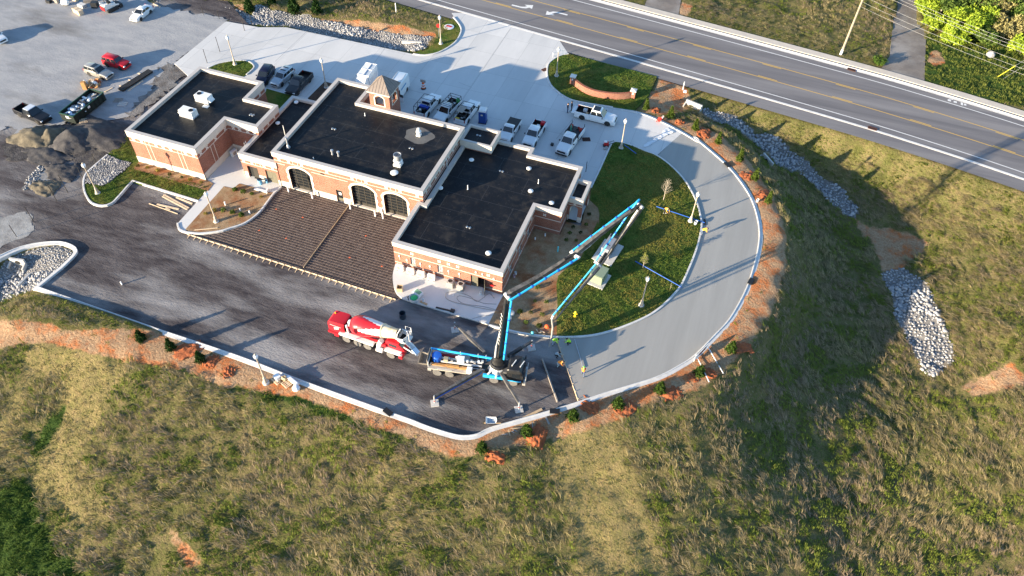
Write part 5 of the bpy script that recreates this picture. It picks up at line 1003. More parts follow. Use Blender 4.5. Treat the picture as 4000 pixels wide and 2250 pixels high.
t_, P = car('single', PW, 'white single cab pickup with a flat black bed cover', 'c 575,1312', 'c 510,1418', 'L', cat='pickup', group=G3); addp(t_, 'tonneau_cover', M_black, lambda mb: mb.box(-2.6,-.4,-.92,.92,1.1,1.13), .01)
t_, P = car('pickup', PW, 'white pickup with a red cooler and white sacks in the bed', 'g 830,168', 'g 745,312', 'L', cat='pickup', group=G3); addp(t_, 'cooler', mat('cooler_red', (.5,.02,.03), rough=.4), lambda mb: mb.box(-2.75,-2.2,.2,.8,.75,1.3), .03); addp(t_, 'sack', M_white, lambda mb: mb.cbox((-1.5,0,.85),(1.1,.5,.25)), .08); addp(t_, 'sack', M_white, lambda mb: mb.cbox((-1.3,-.55,.85),(.9,.4,.2)), .06)
t_, P = car('big', PW, 'large white pickup with open tailgate and dark sunroof parked apart', 's4 450,297', 's4 790,382', 'R', cat='pickup'); addp(t_, 'roof_glass', M_win, lambda mb: mb.box(-.45,.6,-.6,.6,2.01,2.03)); addp(t_, 'cargo_box', mat('grey_box', (.42,.43,.44)), lambda mb: mb.box(-2.1,-1.5,-.1,.45,.85,1.25), .02); addp(t_, 'open_tailgate', PW, lambda mb: mb.box(-3.75,-3.17,-.9,.9,.82,.9)); addp(t_, 'cargo_box', M_wood, lambda mb: mb.box(-1.5,-1.2,-.5,-.2,.85,1.05))
for c_ in [c for c in t_.children if c.name.startswith('tailgate')]: bpy.data.objects.remove(c_)
# flatbed work truck
t_, P = car('dually', PW, 'white flatbed work truck with gas cylinders and black grille', 's4 435,548', 's4 275,778', 'L', cat='truck', bumper=M_black)
x0, x1 = P['flat']; addp(t_, 'flatbed', M_dkm, lambda mb: mb.box(x0,x1,-1.1,1.1,.95,1.08)); addp(t_, 'headache_rack', M_dkm, lambda mb: [mb.bar((x1,y,1.08),(x1,y,1.95),.07) for y in (-1,0,1)]+[mb.bar((x1,-1,z),(x1,1,z),.06) for z in (1.5,1.95)])
for s in (-1,1): addp(t_, 'side_box', PW if s > 0 else M_dkm, lambda mb: mb.box(x0+.1,x1-.1,s*1.1-.06,s*1.1+.06,.75,1.45)); addp(t_, 'corner_post', M_dkm, lambda mb: mb.bar((x0+.1,s*1.0,1.08),(x0+.1,s*1.0,2.0),.07))
addp(t_, 'gas_cylinder', mat('cylinder_green', (.05,.22,.17), rough=.4), lambda mb: mb.lathe([(.14,0),(.14,1.05),(.06,1.2),(.06,1.3)], 12, (-1.6,-.55,1.08))); addp(t_, 'hose_reel', mat('reel_red', (.40,.03,.02)), lambda mb: mb.lathe([(.3,-.12),(.3,-.1),(.12,-.08),(.12,.08),(.3,.1),(.3,.12)], 14, (-1.8,-.6,2.0), 'y')); addp(t_, 'fuel_can', MATS['reel_red'], lambda mb: mb.box(-2.7,-2.3,.5,.85,1.08,1.5), .03); addp(t_, 'fuel_can', MATS['reel_red'], lambda mb: mb.box(-2.9,-2.72,.1,.35,1.08,1.4), .03)
for k in range(12): addp(t_, 'chain_pile', M_rust, lambda mb: mb.cbox((rng.uniform(-2.9,-.9), rng.uniform(-.8,.4), 1.12), (rng.uniform(.2,.6), rng.uniform(.05,.2), rng.uniform(.06,.2))))
for x in (-.1,.3,.65): addp(t_, 'roof_rib', PW, lambda mb: mb.bar((x-.2,-.6,2.07),(x-.2,.6,2.07),.04))
# panel van with an open door
a, b_ = X('s2', 925, 575, .012), X('s2', 800, 760, .012); h = atan2(b_.y-a.y, b_.x-a.x); fw = Vector((cos(h),sin(h),0)); lf = Vector((-sin(h),cos(h),0)); o = (a+b_)/2-lf*.9-fw*.2
v = empty('panel_van', (o.x,o.y,.012), h, 'tall white panel van with its front door open behind the tower', 'van')
secs = [[(x,-w,.3),(x,-w,1.3),(x,-w*.9,zt-.15),(x,-w*.75,zt),(x,w*.75,zt),(x,w*.9,zt-.15),(x,w,1.3),(x,w,.3)] for x, w, zt in ((-2.95,.98,2.55),(-2.7,1.0,2.65),(1.2,1.0,2.65),(1.75,.99,2.3),(2.35,.96,1.35),(2.85,.9,1.1),(3.0,.8,.8))]
mb = MB(); mb.loft(secs); mb.build('body', PW, v, smooth=.5); glassq(v, [(2.36,-.95,1.34),(2.36,.95,1.34),(1.76,.86,2.2),(1.76,-.86,2.2)], 'windshield')
for s in (-1,1):
    addp(v, 'side_window', M_win, lambda mb: mb.box(1.0,1.75,s*.995-.01,s*.995+.01,1.35,1.95)); addp(v, 'roof_rail', M_galv, lambda mb: mb.bar((-2.5,s*.7,2.68),(1.1,s*.7,2.68),.05)); addp(v, 'headlight', M_lens2, lambda mb: mb.cbox((2.8,s*.7,.95),(.2,.3,.2)))
    for x in (2.0,-1.75): wheel(v, x, s*.88, .37, .24)
addp(v, 'door_opening', M_dark, lambda mb: mb.box(.95,1.85,.99,1.006,.5,2.0)); addp(v, 'open_door', PW, lambda mb: mb.bar((1.85,1.0,.95),(2.0,2.0,.95),.08,.9)); addp(v, 'door_window', M_win, lambda mb: mb.bar((1.85,1.0,1.65),(2.0,1.9,1.65),.05,.5)); addp(v, 'side_stripe', mat('van_blue', (.12,.3,.5)), lambda mb: mb.box(-1.6,.4,.985,1.004,1.5,1.75)); addp(v, 'grille', M_black, lambda mb: mb.cbox((2.95,0,.75),(.1,1.2,.2)))
# enclosed white service truck
pts = [X('s2', *q, 2.75) for q in ((135,290),(325,320),(470,130),(275,95))]; c_ = (pts[0]+pts[1]+pts[2]+pts[3])/4; f_ = (pts[0]+pts[1])/2-(pts[2]+pts[3])/2; h = atan2(f_.y, f_.x); Lb = f_.length; Wb = (pts[0]-pts[1]).length
v = empty('service_truck', (c_.x,c_.y,.012), h, 'tall white box bodied service truck with recessed roof bays', 'truck'); hl, hw = Lb/2, min(Wb/2, 1.25)
mb = MB(); mb.box(-hl,hl,-hw,hw,.75,2.7); mb.build('box_body', PW, v, bevel=.05); mb = MB(); mb.loft([[(x,-hw*.95*w,.6),(x,-hw*.95*w,1.6),(x,-hw*.8*w,z),(x,hw*.8*w,z),(x,hw*.95*w,1.6),(x,hw*.95*w,.6)] for x, w, z in ((hl+.01,1,2.6),(hl+.7,1,2.55),(hl+1.2,.97,2.0),(hl+1.5,.9,1.4),(hl+1.6,.8,1.0))]); mb.build('cab', PW, v, smooth=.7); glassq(v, [(hl+1.21,-hw*.9,1.5),(hl+1.21,hw*.9,1.5),(hl+.75,hw*.78,2.45),(hl+.75,-hw*.78,2.45)], 'windshield')
for x in (-hl*.5, hl*.45): addp(v, 'roof_bay', mat('bay_blue', (.4,.46,.52)), lambda mb: mb.box(x-hl*.36,x+hl*.36,.12,hw-.15,2.705,2.712)); addp(v, 'roof_ridge', PW, lambda mb: mb.bar((x-hl*.42,hw-.08,2.74),(x+hl*.42,hw-.08,2.74),.08))
addp(v, 'roof_ridge', PW, lambda mb: mb.bar((-hl,.05,2.74),(hl,.05,2.74),.1)); 
for x in (-hl+.05,0,hl*.95): addp(v, 'roof_ridge', PW, lambda mb: mb.bar((x,-hw+.05,2.735),(x,hw-.05,2.735),.08))
for k in range(6): addp(v, 'locker_door', mat('locker', (.55,.58,.62), rough=.3), lambda mb: mb.box(-hl+.15+k*Lb/6.2,-hl+.15+(k+.85)*Lb/6.2,hw+.0,hw+.03,.95,2.0))
for s in (-1,1):
    for x in (-hl*.6, hl+.55): wheel(v, x, s*(hw-.15), .42, .3)
# curved brick wall
SW = XS('c 1125,838 1165,872 1235,922 1335,962 1450,985 1560,994 1650,992 1728,980', .08)
cw = empty('curved_brick_wall', (SW[0][0],SW[0][1],.08), 0, 'low curved brick wall with two stone capped pillars on the roadside lawn', 'wall'); ox, oy = SW[0]; pts = [(x-ox,y-oy) for x, y in smooth_line(SW, step=.4)]
mb = MB(); sweep(mb, pts, [(-.17,-.2),(-.17,1.0),(.17,1.0),(.17,-.2)]); mb.build('wall', M_brick, cw); mb = MB(); sweep(mb, pts, [(-.2,.98),(-.2,1.06),(.2,1.06),(.2,.98)]); mb.build('coping', M_brick, cw); mb = MB(); sweep(mb, pts, [(-.21,-.2),(-.21,.2),(.21,.2),(.21,-.2)]); mb.build('base_course', M_brick, cw)
for x, y in (pts[0], pts[-1]):
    mb = MB(); mb.box(x-.38,x+.38,y-.38,y+.38,-.2,1.3); pl = mb.build('pillar', M_brick, cw); mb = MB(); mb.box(x-.48,x+.48,y-.48,y+.48,1.3,1.42); mb.add([(x-.48,y-.48,1.42),(x+.48,y-.48,1.42),(x+.48,y+.48,1.42),(x-.48,y+.48,1.42),(x,y,1.52)], [(0,1,4),(1,2,4),(2,3,4),(3,0,4)]); mb.build('cap', mat('cap_stone', (.66,.63,.58)), pl)
    mb = MB(); mb.box(x-.12,x+.12,y-.39,y-.375,.75,1.1); mb.box(x+.375,x+.39,y-.12,y+.12,.75,1.1); mb.build('plaque', MATS['cap_stone'], pl)
# ================================================================ front discharge mixer truck
M_drub = mat('dusty_rubber', (.17,.16,.15), (.10,.095,.09), 6., .9)
M_mred = paint('mixer_red', (.48,.02,.03)); M_mwh = mat('mixer_white', (.74,.73,.71), (.66,.65,.62), 2., .45, obj=True); M_dusty = mat('dusty_rim', (.55,.52,.47), (.45,.42,.38), 5., .8); M_dust2 = mat('dusty_steel', (.36,.34,.31), (.27,.25,.23), 3., .75); M_drumend = mat('stained_cream', (.68,.62,.50), (.52,.36,.14), .9, .6, obj=True)
mx_ = empty('concrete_mixer_truck', (45.0,-17.1,-.15), radians(-2.2), 'red and white front discharge concrete mixer pouring into the pump hopper', 'truck')
def mp(name, m, fn, bevel=0, smooth=False, par=None):
    mb = MB(); fn(mb); return mb.build(name, m, par or mx_, bevel=bevel, smooth=smooth)
mp('chassis', M_dust2, lambda b: b.box(-4.6,4.4,-.45,.45,.75,1.1))
mp('engine_cover', M_mred, lambda b: b.loft([[(x,-w,1.05),(x,-w,z-.35),(x,-w*.85,z),(x,w*.85,z),(x,w,z-.35),(x,w,1.05)] for x, w, z in ((-5.1,.85,2.3),(-4.8,.98,2.62),(-3.2,1.0,2.75),(-2.95,.92,2.7))]), smooth=.4)
mp('engine_stripe', M_mwh, lambda b: b.box(-4.7,-3.3,-1.012,-1.0,2.2,2.25)); mp('engine_grille', M_black, lambda b: b.box(-2.96,-2.93,-.8,.8,1.3,2.5))
mp('emblem', M_mwh, lambda b: [b.box(-4.2+k*.22,-4.06+k*.22,-1.015,-1.0,1.55+.1*k,1.98+.1*k) for k in range(3)]); mp('rear_bumper', M_mred, lambda b: b.box(-5.2,-4.2,-1.0,1.0,.55,.85), .03); mp('step', M_mred, lambda b: b.box(-4.3,-3.7,-1.15,-.8,.45,1.05), .03)
mp('beacon', mat('amber', (.7,.4,.02)), lambda b: b.lathe([(.08,0),(.08,.15),(.03,.2)], 8, (-4.7,.4,2.62))); mp('exhaust', M_mwh, lambda b: b.tube([(-2.55,-.75,1.1),(-2.55,-.75,2.3),(-2.65,-.75,2.7)], .13, 10), smooth=.6)
for s in (-1,1):
    for x in (-2.72,-1.27,.0): wheel(mx_, x, s*1.0, .52, .34, M_dusty)
    wheel(mx_, 3.0, s*1.02, .54, .4, M_dusty)
    mp('fender', M_mwh, lambda b: b.box(-3.55,.85,s*.98-.28,s*.98+.28,1.12,1.42), .05); mp('front_fender', M_mwh, lambda b: b.box(2.25,4.25,s*.98-.3,s*.98+.3,1.1,1.24), .03)
    mp('side_frame', M_mred, lambda b: b.bar((-2.2,s*.6,1.3),(3.3,s*.5,1.5),.14,.3)); mp('water_tank', M_mwh, lambda b: b.tube([(1.2,s*.85,.55),(1.2,s*.85,1.5)] if s > 0 else [(1.15,-.95,.6),(1.95,-.95,.6)], .33, 14), smooth=.6)
mp('water_tank', M_mwh, lambda b: b.tube([(1.35,-.8,1.0),(1.75,-.7,2.1)], .3, 14), smooth=.6)
# drum: red shell with white flashes, cream cone
A_, B_ = Vector((-2.35,0,2.35)), Vector((3.75,0,3.4)); ax = (B_-A_).normalized(); sd_ = Vector((0,1,0)); up_ = ax.cross(sd_)*-1
PR_ = [(0,.35),(.12,.75),(.45,1.02),(.9,1.17),(1.4,1.2),(2.0,1.16),(2.6,1.06),(3.2,.95),(3.8,.84),(4.1,.79)]; n = 60; vs = []; fs = []; mi = []
prf = [(np.interp(u, [p[0] for p in PR_], [p[0] for p in PR_]), np.interp(u, [p[0] for p in PR_], [p[1] for p in PR_])) for u in [0,.06,.12,.25,.45,.7,.9,1.15,1.4]+[1.55+.15*k for k in range(18)]]
for u, r in prf:
    for k in range(n): a = 2*pi*k/n; p = A_+ax*u+sd_*(r*cos(a))+up_*(r*sin(a)); vs.append(p)
for i_ in range(len(prf)-1):
    for k in range(n):
        fs.append((i_*n+k, i_*n+(k+1)%n, (i_+1)*n+(k+1)%n, (i_+1)*n+k)); u = (prf[i_][0]-1.3)/2.8; ph = ((k+4) % 15)/15; mi.append(1 if u > 0 and abs(ph-.5) < .36*u+.02 else 0)
mb = MB(); mb.add(vs, fs); mb.mi = mi; drum = mb.build('drum', [M_mred, M_mwh], mx_, smooth=True)
mb = MB()
def cone(pr, nn=28):
    vs = []; fs = []
    for u, r in pr:
        for k in range(nn): a = 2*pi*k/nn; vs.append(A_+ax*u+sd_*(r*cos(a))+up_*(r*sin(a)))
    for i_ in range(len(pr)-1):
        for k in range(nn): fs.append((i_*nn+k, i_*nn+(k+1)%nn, (i_+1)*nn+(k+1)%nn, (i_+1)*nn+k))
    return vs, fs
mb.add(*cone([(4.1,.79),(4.14,.86),(4.25,.86),(4.3,.78),(5.6,.6),(6.05,.58),(6.05,.5),(5.2,.45)])); mb.build('drum_cone', M_drumend, mx_, smooth=.6); mb = MB(); mb.add(*cone([(6.0,.51),(5.5,.4),(5.5,.01)])); mb.build('drum_mouth', M_dark, mx_)
mp('drum_cap', M_mwh, lambda b: b.tube([A_-ax*.35, A_+ax*.1], .45, 16), smooth=.6)
# front: cab, hopper, rails and chute
mp('cab', M_mred, lambda b: b.loft([[(x,-w,.8),(x,-w,z-.2),(x,-w*.9,z),(x,w*.9,z),(x,w,z-.2),(x,w,.8)] for x, w, z in ((2.1,.6,1.9),(2.4,.66,2.25),(3.8,.66,2.25),(4.25,.6,1.6),(4.5,.6,1.2))]), smooth=.5)
mp('windshield', M_win, lambda b: b.add([(4.27,-.5,1.62),(4.27,.5,1.62),(3.87,.55,2.17),(3.87,-.55,2.17)], [(0,1,2,3)]))
for s in (-1,1): mp('side_window', M_win, lambda b: b.box(2.6,3.6,s*.665-.01,s*.665+.01,1.5,2.0)); mp('headlight', M_lens2, lambda b: b.cbox((4.3,s*.98,.95),(.1,.25,.2)))
mp('front_bumper', M_mred, lambda b: b.box(4.05,4.5,-1.25,1.25,.55,.95), .04); mp('red_engine_guard', M_mred, lambda b: b.box(1.7,2.3,-.9,-.45,1.25,1.7), .03)
mp('collector', M_mwh, lambda b: b.loft([[(3.75+x,-.75*w,z),(3.6+x,0,z-.1),(3.75+x,.75*w,z),(4.35+x,.6*w,z),(4.55+x,0,z),(4.35+x,-.6*w,z)] for x, w, z in ((.15,1,3.45),(.1,1.02,3.2),(.15,.6,2.6),(.2,.45,2.3))], cap=False)); mp('collector_lip', M_mwh, lambda b: b.tube([(3.75,-.72,3.5),(4.5,-.6,3.5),(4.75,0,3.5),(4.5,.6,3.5),(3.75,.72,3.5)], .06, 6))
mp('collector_inside', M_dark, lambda b: b.add([(3.85,-.6,2.9),(4.6,-.5,2.9),(4.6,.5,2.9),(3.85,.6,2.9)], [(0,1,2,3)])); mp('hood_arm', M_mwh, lambda b: b.tube([(3.6,-.5,3.0),(3.75,-.4,3.9),(3.9,.2,4.2)], .07, 6))
mp('platform_rail', M_mwh, lambda b: [b.tube(p, .035, 6) for p in ([(4.2,.75,2.7),(4.2,.75,4.2),(4.9,.75,4.2),(4.9,.75,2.7)], [(4.2,.75,3.5),(4.9,.75,3.5)], [(4.9,.75,4.2),(5.0,-.1,3.9),(5.0,-.1,2.8)], [(4.9,.75,3.6),(5.0,-.1,3.3)])]); mp('platform', M_mwh, lambda b: b.box(4.3,5.0,.1,.8,2.6,2.66))
ch = [Vector((4.6,.0,2.35)), Vector((5.35,-.2,2.0)), Vector((6.25,-.55,1.6))]
mp('chute', M_mwh, lambda b: [b.loft([[tuple(p+Vector((0,y,z))) for y, z in ((-.34,.2),(-.24,-.05),(0,-.14),(.24,-.05),(.34,.2),(.3,.2),(.2,0),(0,-.08),(-.2,0),(-.3,.2))] for p in (a, c)]) for a, c in zip(ch, ch[1:])]); mp('chute_arm', M_mwh, lambda b: [b.bar((4.2,s*.3,1.7),(5.7,-.3+s*.3,1.55),.1) for s in (-1,1)]); mp('chute_cover', mat('pale_blue_cover', (.55,.65,.75), rough=.5), lambda b: b.bar((5.55,-.28,2.02),(6.2,-.53,1.74),.62,.16), .03)
# ================================================================ boom pump truck
M_blue = mat('pump_blue', (.02,.36,.72), (.03,.42,.78), 3., .4); M_blue2 = mat('deep_blue', (.015,.10,.45), rough=.45); M_bk = mat('pump_black', (.012,.012,.013), (.03,.03,.03), 2., .4); M_bmg = mat('worn_black_steel', (.045,.043,.04), (.13,.125,.12), 1.4, .5, fine=.1); M_slv = mat('silver_steel', (.5,.5,.5), (.36,.36,.36), 3., .5, metal=.2)
pt = empty('concrete_pump_truck', (57.79,-16.77,-.15), radians(10.7), 'black and blue concrete pump truck with folding boom and spread outriggers', 'truck')
PI_ = (Matrix.Translation((57.79,-16.77,-.15)) @ Matrix.Rotation(radians(10.7), 4, 'Z')).inverted()
def pp(name, m, fn, bevel=0, smooth=False, par=None, world=False):
    mb = MB(); mb.T = PI_ if world else None; fn(mb); return mb.build(name, m, par or pt, bevel=bevel, smooth=smooth)
pp('chassis', M_bk, lambda b: b.box(-5.6,4.6,-.45,.45,.7,1.1))
for s in (-1,1):
    for x in (-4.27,-2.88,2.13,4.28): wheel(pt, x, s*1.0, .52, .34 if x > 0 else .5, M_dusty)
    pp('rear_deck', mat('beige_deck', (.46,.41,.34), (.38,.34,.28), 3., .7), lambda b: b.box(-5.2,-.95,s*.88-.36,s*.88+.36,1.08,1.22), .02); pp('mid_panel', M_blue, lambda b: b.box(.9,3.2,s*1.1-.1,s*1.1+.1,.95,1.45)); pp('step', M_blue, lambda b: b.box(3.5,5.15,s*1.18-.05,s*1.18+.05,.95,1.1)); pp('fender', M_bk, lambda b: b.box(3.6,4.9,s*1.0-.2,s*1.0+.2,1.08,1.18)); pp('mirror', M_bk, lambda b: b.cbox((5.3,s*1.35,2.2),(.12,.2,.5)))
pp('cab', M_bk, lambda b: b.loft([[(x,-w,.7),(x,-w,z-.5),(x,-w*.92,z-.08),(x,-w*.85,z),(x,w*.85,z),(x,w*.92,z-.08),(x,w,z-.5),(x,w,.7)] for x, w, z in ((3.55,1.12,2.7),(3.75,1.16,2.82),(4.9,1.16,2.8),(5.15,1.14,2.6),(5.4,1.1,1.5),(5.45,1.05,.8))]), smooth=.5)
pp('windshield', M_win, lambda b: b.add([(5.41,-1.0,1.5),(5.41,1.0,1.5),(5.18,.95,2.5),(5.18,-.95,2.5)], [(0,1,2,3)]))
for s in (-1,1): pp('side_window', M_win, lambda b: b.box(4.1,5.0,s*1.163-.008,s*1.163+.008,1.6,2.3)); pp('roof_bar', M_white, lambda b: b.bar((4.0+.45*(s+1),-.5,2.88),(4.35+.45*(s+1),.35,2.88),.09)); pp('headlight', M_lens2, lambda b: b.cbox((5.47,s*.85,.85),(.06,.35,.2)))
pp('front_bumper', M_dust2, lambda b: b.box(5.3,5.65,-1.2,1.2,.4,.72), .03); pp('bull_bar', M_slv, lambda b: b.tube([(5.6,-1.15,.6),(5.65,-1.1,1.6),(5.62,0,1.7),(5.65,1.1,1.6),(5.6,1.15,.6)], .04, 6)); pp('cab_rear_gear', M_bmg, lambda b: [b.box(3.1,3.5,-.9,-.2,1.1,2.1), b.box(3.15,3.5,.1,.9,1.1,1.8)])
# turret and star frame
pp('pedestal', M_slv, lambda b: b.loft([[(2.4+r*cos(a),r*sin(a),z) for a in [k*pi/4 for k in range(8)]] for r, z in ((1.15,1.1),(1.0,1.6),(.75,1.95))]))
pp('slew_ring', M_bk, lambda b: b.lathe([(.85,0),(.92,.1),(.92,.35),(.8,.45)], 28, (2.4,.1,1.95)), smooth=.5); pp('turret', M_bk, lambda b: b.loft([[(2.4+r*cos(a),.1+r*.8*sin(a),z) for a in [k*pi/6 for k in range(12)]] for r, z in ((.75,2.4),(.6,2.9),(.45,3.4))]), smooth=.5)
T_ = Vector((60.2,-16.05,0)); dz = Vector((cos(radians(51.35)), sin(radians(51.35)), 0)); dn = Vector((-dz.y, dz.x, 0))
def BP(al, z, off=0.): return T_+dz*al+dn*off+Vector((0,0,z))
EL = [BP(0,2.6), BP(.73,12.83), BP(8.72,14.57), BP(16.6,17.7), BP(12.27,11.22), BP(6.96,5.39)]
OFF = [0,.15,0,-.3,-.3,-.25]
def section(i_, o0, w0, h0, w1, h1, m, bend=0.):
    a, c = EL[i_]+dn*o0, EL[i_+1]+dn*o0; d = (c-a).normalized(); u = dn.cross(d).normalized(); secs = []
    for t_, k in ((0,.55),(.06,1.),(.3,1.),(.5,.95),(.75,.8),(.94,.7),(1.,.5)):
        w, h = (w0+(w1-w0)*t_)/2*max(k,.6), (h0+(h1-h0)*t_)/2*k; p = a.lerp(c, t_)+u*(bend*sin(pi*t_)); secs.append([tuple(p+dn*x*w+u*y*h) for x, y in ((-1,-1),(1,-1),(1,1),(-1,1))])
    return pp('boom_section', m, lambda b: b.loft(secs), .02, world=True)
bs = [section(0,0,.55,.8,.45,.6,M_bk), section(1,.1,.5,.72,.4,.5,M_bmg,.35), section(2,.0,.42,.58,.36,.42,M_bmg,-.2), section(3,-.35,.34,.42,.28,.3,M_bmg,.1), section(4,-.35,.26,.32,.2,.2,M_bmg,.15)]
for i_, e_ in enumerate(EL[1:5]): pp('boom_joint', M_slv, lambda b: b.tube([e_-dn*.5, e_+dn*.35], .24-.025*i_, 12), world=True); pp('link_arm', M_bk, lambda b: b.bar(e_-dn*.1+Vector((0,0,.25)), e_-dn*.1+(EL[i_]-e_).normalized()*1.3+Vector((0,0,.35)), .2, .22), world=True)
def cyl(i_, t0, t1, o, du):
    a, c = EL[i_]+dn*o, EL[i_+1]+dn*o; d = (c-a).normalized(); u = dn.cross(d).normalized()*du; pp('boom_cylinder', M_slv, lambda b: [b.tube([a.lerp(c,t0)+u, a.lerp(c,(t0+t1)/2)+u], .12, 8), b.tube([a.lerp(c,(t0+t1)/2)+u, a.lerp(c,t1)+u*.6], .07, 8)], smooth=.6, world=True)
cyl(0,.05,.45,.1,-.55); cyl(1,.1,.5,.1,.45); cyl(2,.08,.4,0,.38); cyl(3,.05,.35,-.35,.3)
# delivery pipe, one run for each section
def piperun(i_, o, du, r=.11, t0=.02, t1=.98, m=M_blue):
    a, c = EL[i_]+dn*o, EL[i_+1]+dn*o; d = (c-a).normalized(); u = dn.cross(d).normalized()*du; p, q = a.lerp(c,t0)+u, a.lerp(c,t1)+u; run = pp('delivery_pipe', m, lambda b: b.tube([p, q], r, 10), smooth=.7, world=True)
    for k in range(5): s = p.lerp(q, (k+.5)/5); pp('pipe_clamp', M_blue2, lambda b: b.tube([s-d*.07, s+d*.07], r*1.45, 10), world=True); pp('pipe_bracket', M_bk, lambda b: b.bar(s, s-dn*o*.8-u*.8, .06), world=True)
    return p, q
runs = [piperun(0,-.65,.1,t0=.06), piperun(1,-.85,-.35), piperun(2,.62,.2), piperun(3,.35,.25,.09), piperun(4,.15,.2,.085)]
for (a, q), (p, c) in zip(runs, runs[1:]): m_ = (q+p)/2; pp('pipe_elbow', M_blue if runs.index((a, q)) in (0,2) else M_white, lambda b: b.tube([q, q+(q-a).normalized()*.25, m_+((q-a).normalized()-(c-p).normalized())*.3, p-(c-p).normalized()*.25, p], .12, 10), smooth=.7, world=True)
tip = EL[5]+dn*.15; he = X('k', 1663, 1165, .25); pp('tip_elbow', M_white, lambda b: b.tube([runs[4][1], tip+Vector((0,0,.2)), tip+Vector((-.1,-.05,-.3))], .12, 10), smooth=.7, world=True); pp('end_hose', M_dust2, lambda b: b.tube([tip+Vector((-.1,-.05,-.3)), tip.lerp(he,.35)+Vector((.1,.1,0)), tip.lerp(he,.7)+Vector((.12,.1,0)), he], .11, 10), smooth=.7, world=True)
for k in range(9):    # lettering blocks on the first section
    a, c = EL[0]-dn*.0, EL[1]; d = (c-a).normalized(); s = a.lerp(c, .3+k*.055); f = dz*-1; pp('lettering', M_white, lambda b: b.bar(s-dn*.14+f*.405-d*.16, s+dn*.14+f*.405+d*.16, .09, .02, up=f), world=True)
# outriggers
def rigger(p0, p1, foot, m, name='outrigger', under=None):
    p0, p1, foot = Vector(p0), Vector(p1), Vector(foot); og = empty(name, (0,0,0)); og.parent = pt; mid = p0.lerp(p1, .55)
    pp('beam', m, lambda b: b.bar(p0, mid, .34, .42), .02, par=og, world=True); pp('inner_beam', M_bmg, lambda b: b.bar(mid-(p1-p0)*.02, p1, .25, .32), .02, par=og, world=True)
    if under: pp('under_beam', under, lambda b: b.bar(p0-Vector((0,0,.42)), p1-Vector((0,0,.3)), .12, .3), par=og, world=True)
    pp('jack', M_slv, lambda b: b.tube([(foot.x,foot.y,p1.z+.2),(foot.x,foot.y,.05)], .09, 10), par=og, smooth=.7, world=True); pp('jack_band', mat('red_band', (.5,.03,.03)), lambda b: b.tube([(foot.x,foot.y,.35),(foot.x,foot.y,.5)], .1, 10), par=og, world=True); pp('foot_pad', M_pre, lambda b: b.bar((foot.x-.38,foot.y-.22,-.08),(foot.x+.38,foot.y+.22,-.08),.85,.14), par=og, world=True)
f1, f2, f3, f4 = X('q1',268,752,-.1), X('q1',1165,818,-.1), X('q1',1300,162,-.1), X('k',715,1002,-.1)
rigger(X('q1',770,395,1.5), (f1.x,f1.y,1.15), f1, M_bmg, under=M_blue2); rigger(X('q1',975,430,1.45), (f2.x,f2.y,1.15), f2, M_bmg); rigger(X('q1',1050,250,1.5), (f3.x,f3.y,1.15), f3, M_bk); rigger(X('q1',800,215,1.5), (f4.x,f4.y,1.15), f4, M_bmg)
for a in (.5,1.0,2.2,-1.0,-2.3,-1.6): pp('star_plate', M_slv, lambda b: b.bar((2.4+.6*cos(a),.6*sin(a),1.9),(2.4+1.5*cos(a),1.5*sin(a),1.45),.2,.06))
# pump deck gear
pp('hopper', mat('muddy_steel', (.17,.145,.115), (.26,.23,.19), 3., .85), lambda b: b.loft([[(-5.35,-.75*w,z),(-6.55*k,-.8*w,z),(-6.55*k,.8*w,z),(-5.35,.75*w,z)] for w, k, z in ((.5,.93,.5),(1,1,1.25),(1.02,1.0,1.3),(.92,.985,1.3),(.6,.95,.9))])); pp('hopper_frame', M_slv, lambda b: [b.tube([(-5.3,s*.95,.5),(-5.3,s*.95,1.9)], .07, 8) for s in (-1,1)]+[b.tube([(-5.3,-.95,1.9),(-5.3,.95,1.9)], .07, 8)]); pp('splash_guard', MATS['muddy_steel'], lambda b: b.bar((-5.45,-.85,1.75),(-5.45,.85,1.75),.06,.9))
pp('tank', M_blue2, lambda b: b.lathe([(.5,1.1),(.55,1.2),(.55,1.95),(.48,2.05),(.1,2.08)], 18, (-4.55,.15,0)), smooth=.6); pp('blue_rail', M_blue, lambda b: b.tube([(-5.4,1.0,1.9),(1.8,.75,1.95)], .13, 8), smooth=.6)
for x in (-2.0,0,.9): pp('rail_post', M_slv, lambda b: b.tube([(x,.9,1.1),(x,.9,2.2)], .06, 6))
pp('pump_cylinder', M_slv, lambda b: [b.tube([(-4.0,y,1.45),(.6,y,1.5)], .13, 10) for y in (-.2,.25)], smooth=.6); pp('control_box', M_white, lambda b: b.box(-2.2,-1.4,-.15,.45,1.5,2.1), .03); pp('control_box', mat('tan_box', (.32,.27,.19)), lambda b: b.box(-3.7,-3.2,-.3,.2,1.4,1.9), .03); pp('red_hose_tray', mat('tray_red', (.3,.02,.025)), lambda b: b.box(-4.2,-2.2,.55,.85,1.3,1.5)); pp('filter_box', M_white, lambda b: b.box(-.95,-.35,-1.2,-.6,1.1,1.75), .02)
for k in range(10): pp('valve', [M_slv, M_dust2, M_white][k%3], lambda b: b.cbox((-3.2+k*.42, rng.uniform(-.3,.5), 1.55+rng.uniform(0,.25)), (.25,.22,.28)))
M_plank = mat('orange_plank', (.50,.26,.09), (.36,.19,.07), 4., .7)
for k, (x0, x1, y, z) in enumerate(((-5.0,-3.4,-.62,1.3),(-3.4,-1.9,-.62,1.42),(-1.85,-.95,-.62,1.34),(-4.6,-2.2,-.55,1.28),(-3.2,-1.2,-.66,1.26))): pp('dunnage_plank', M_plank, lambda b: b.box(x0,x1,y-.13,y+.13,z-.06,z+.06))
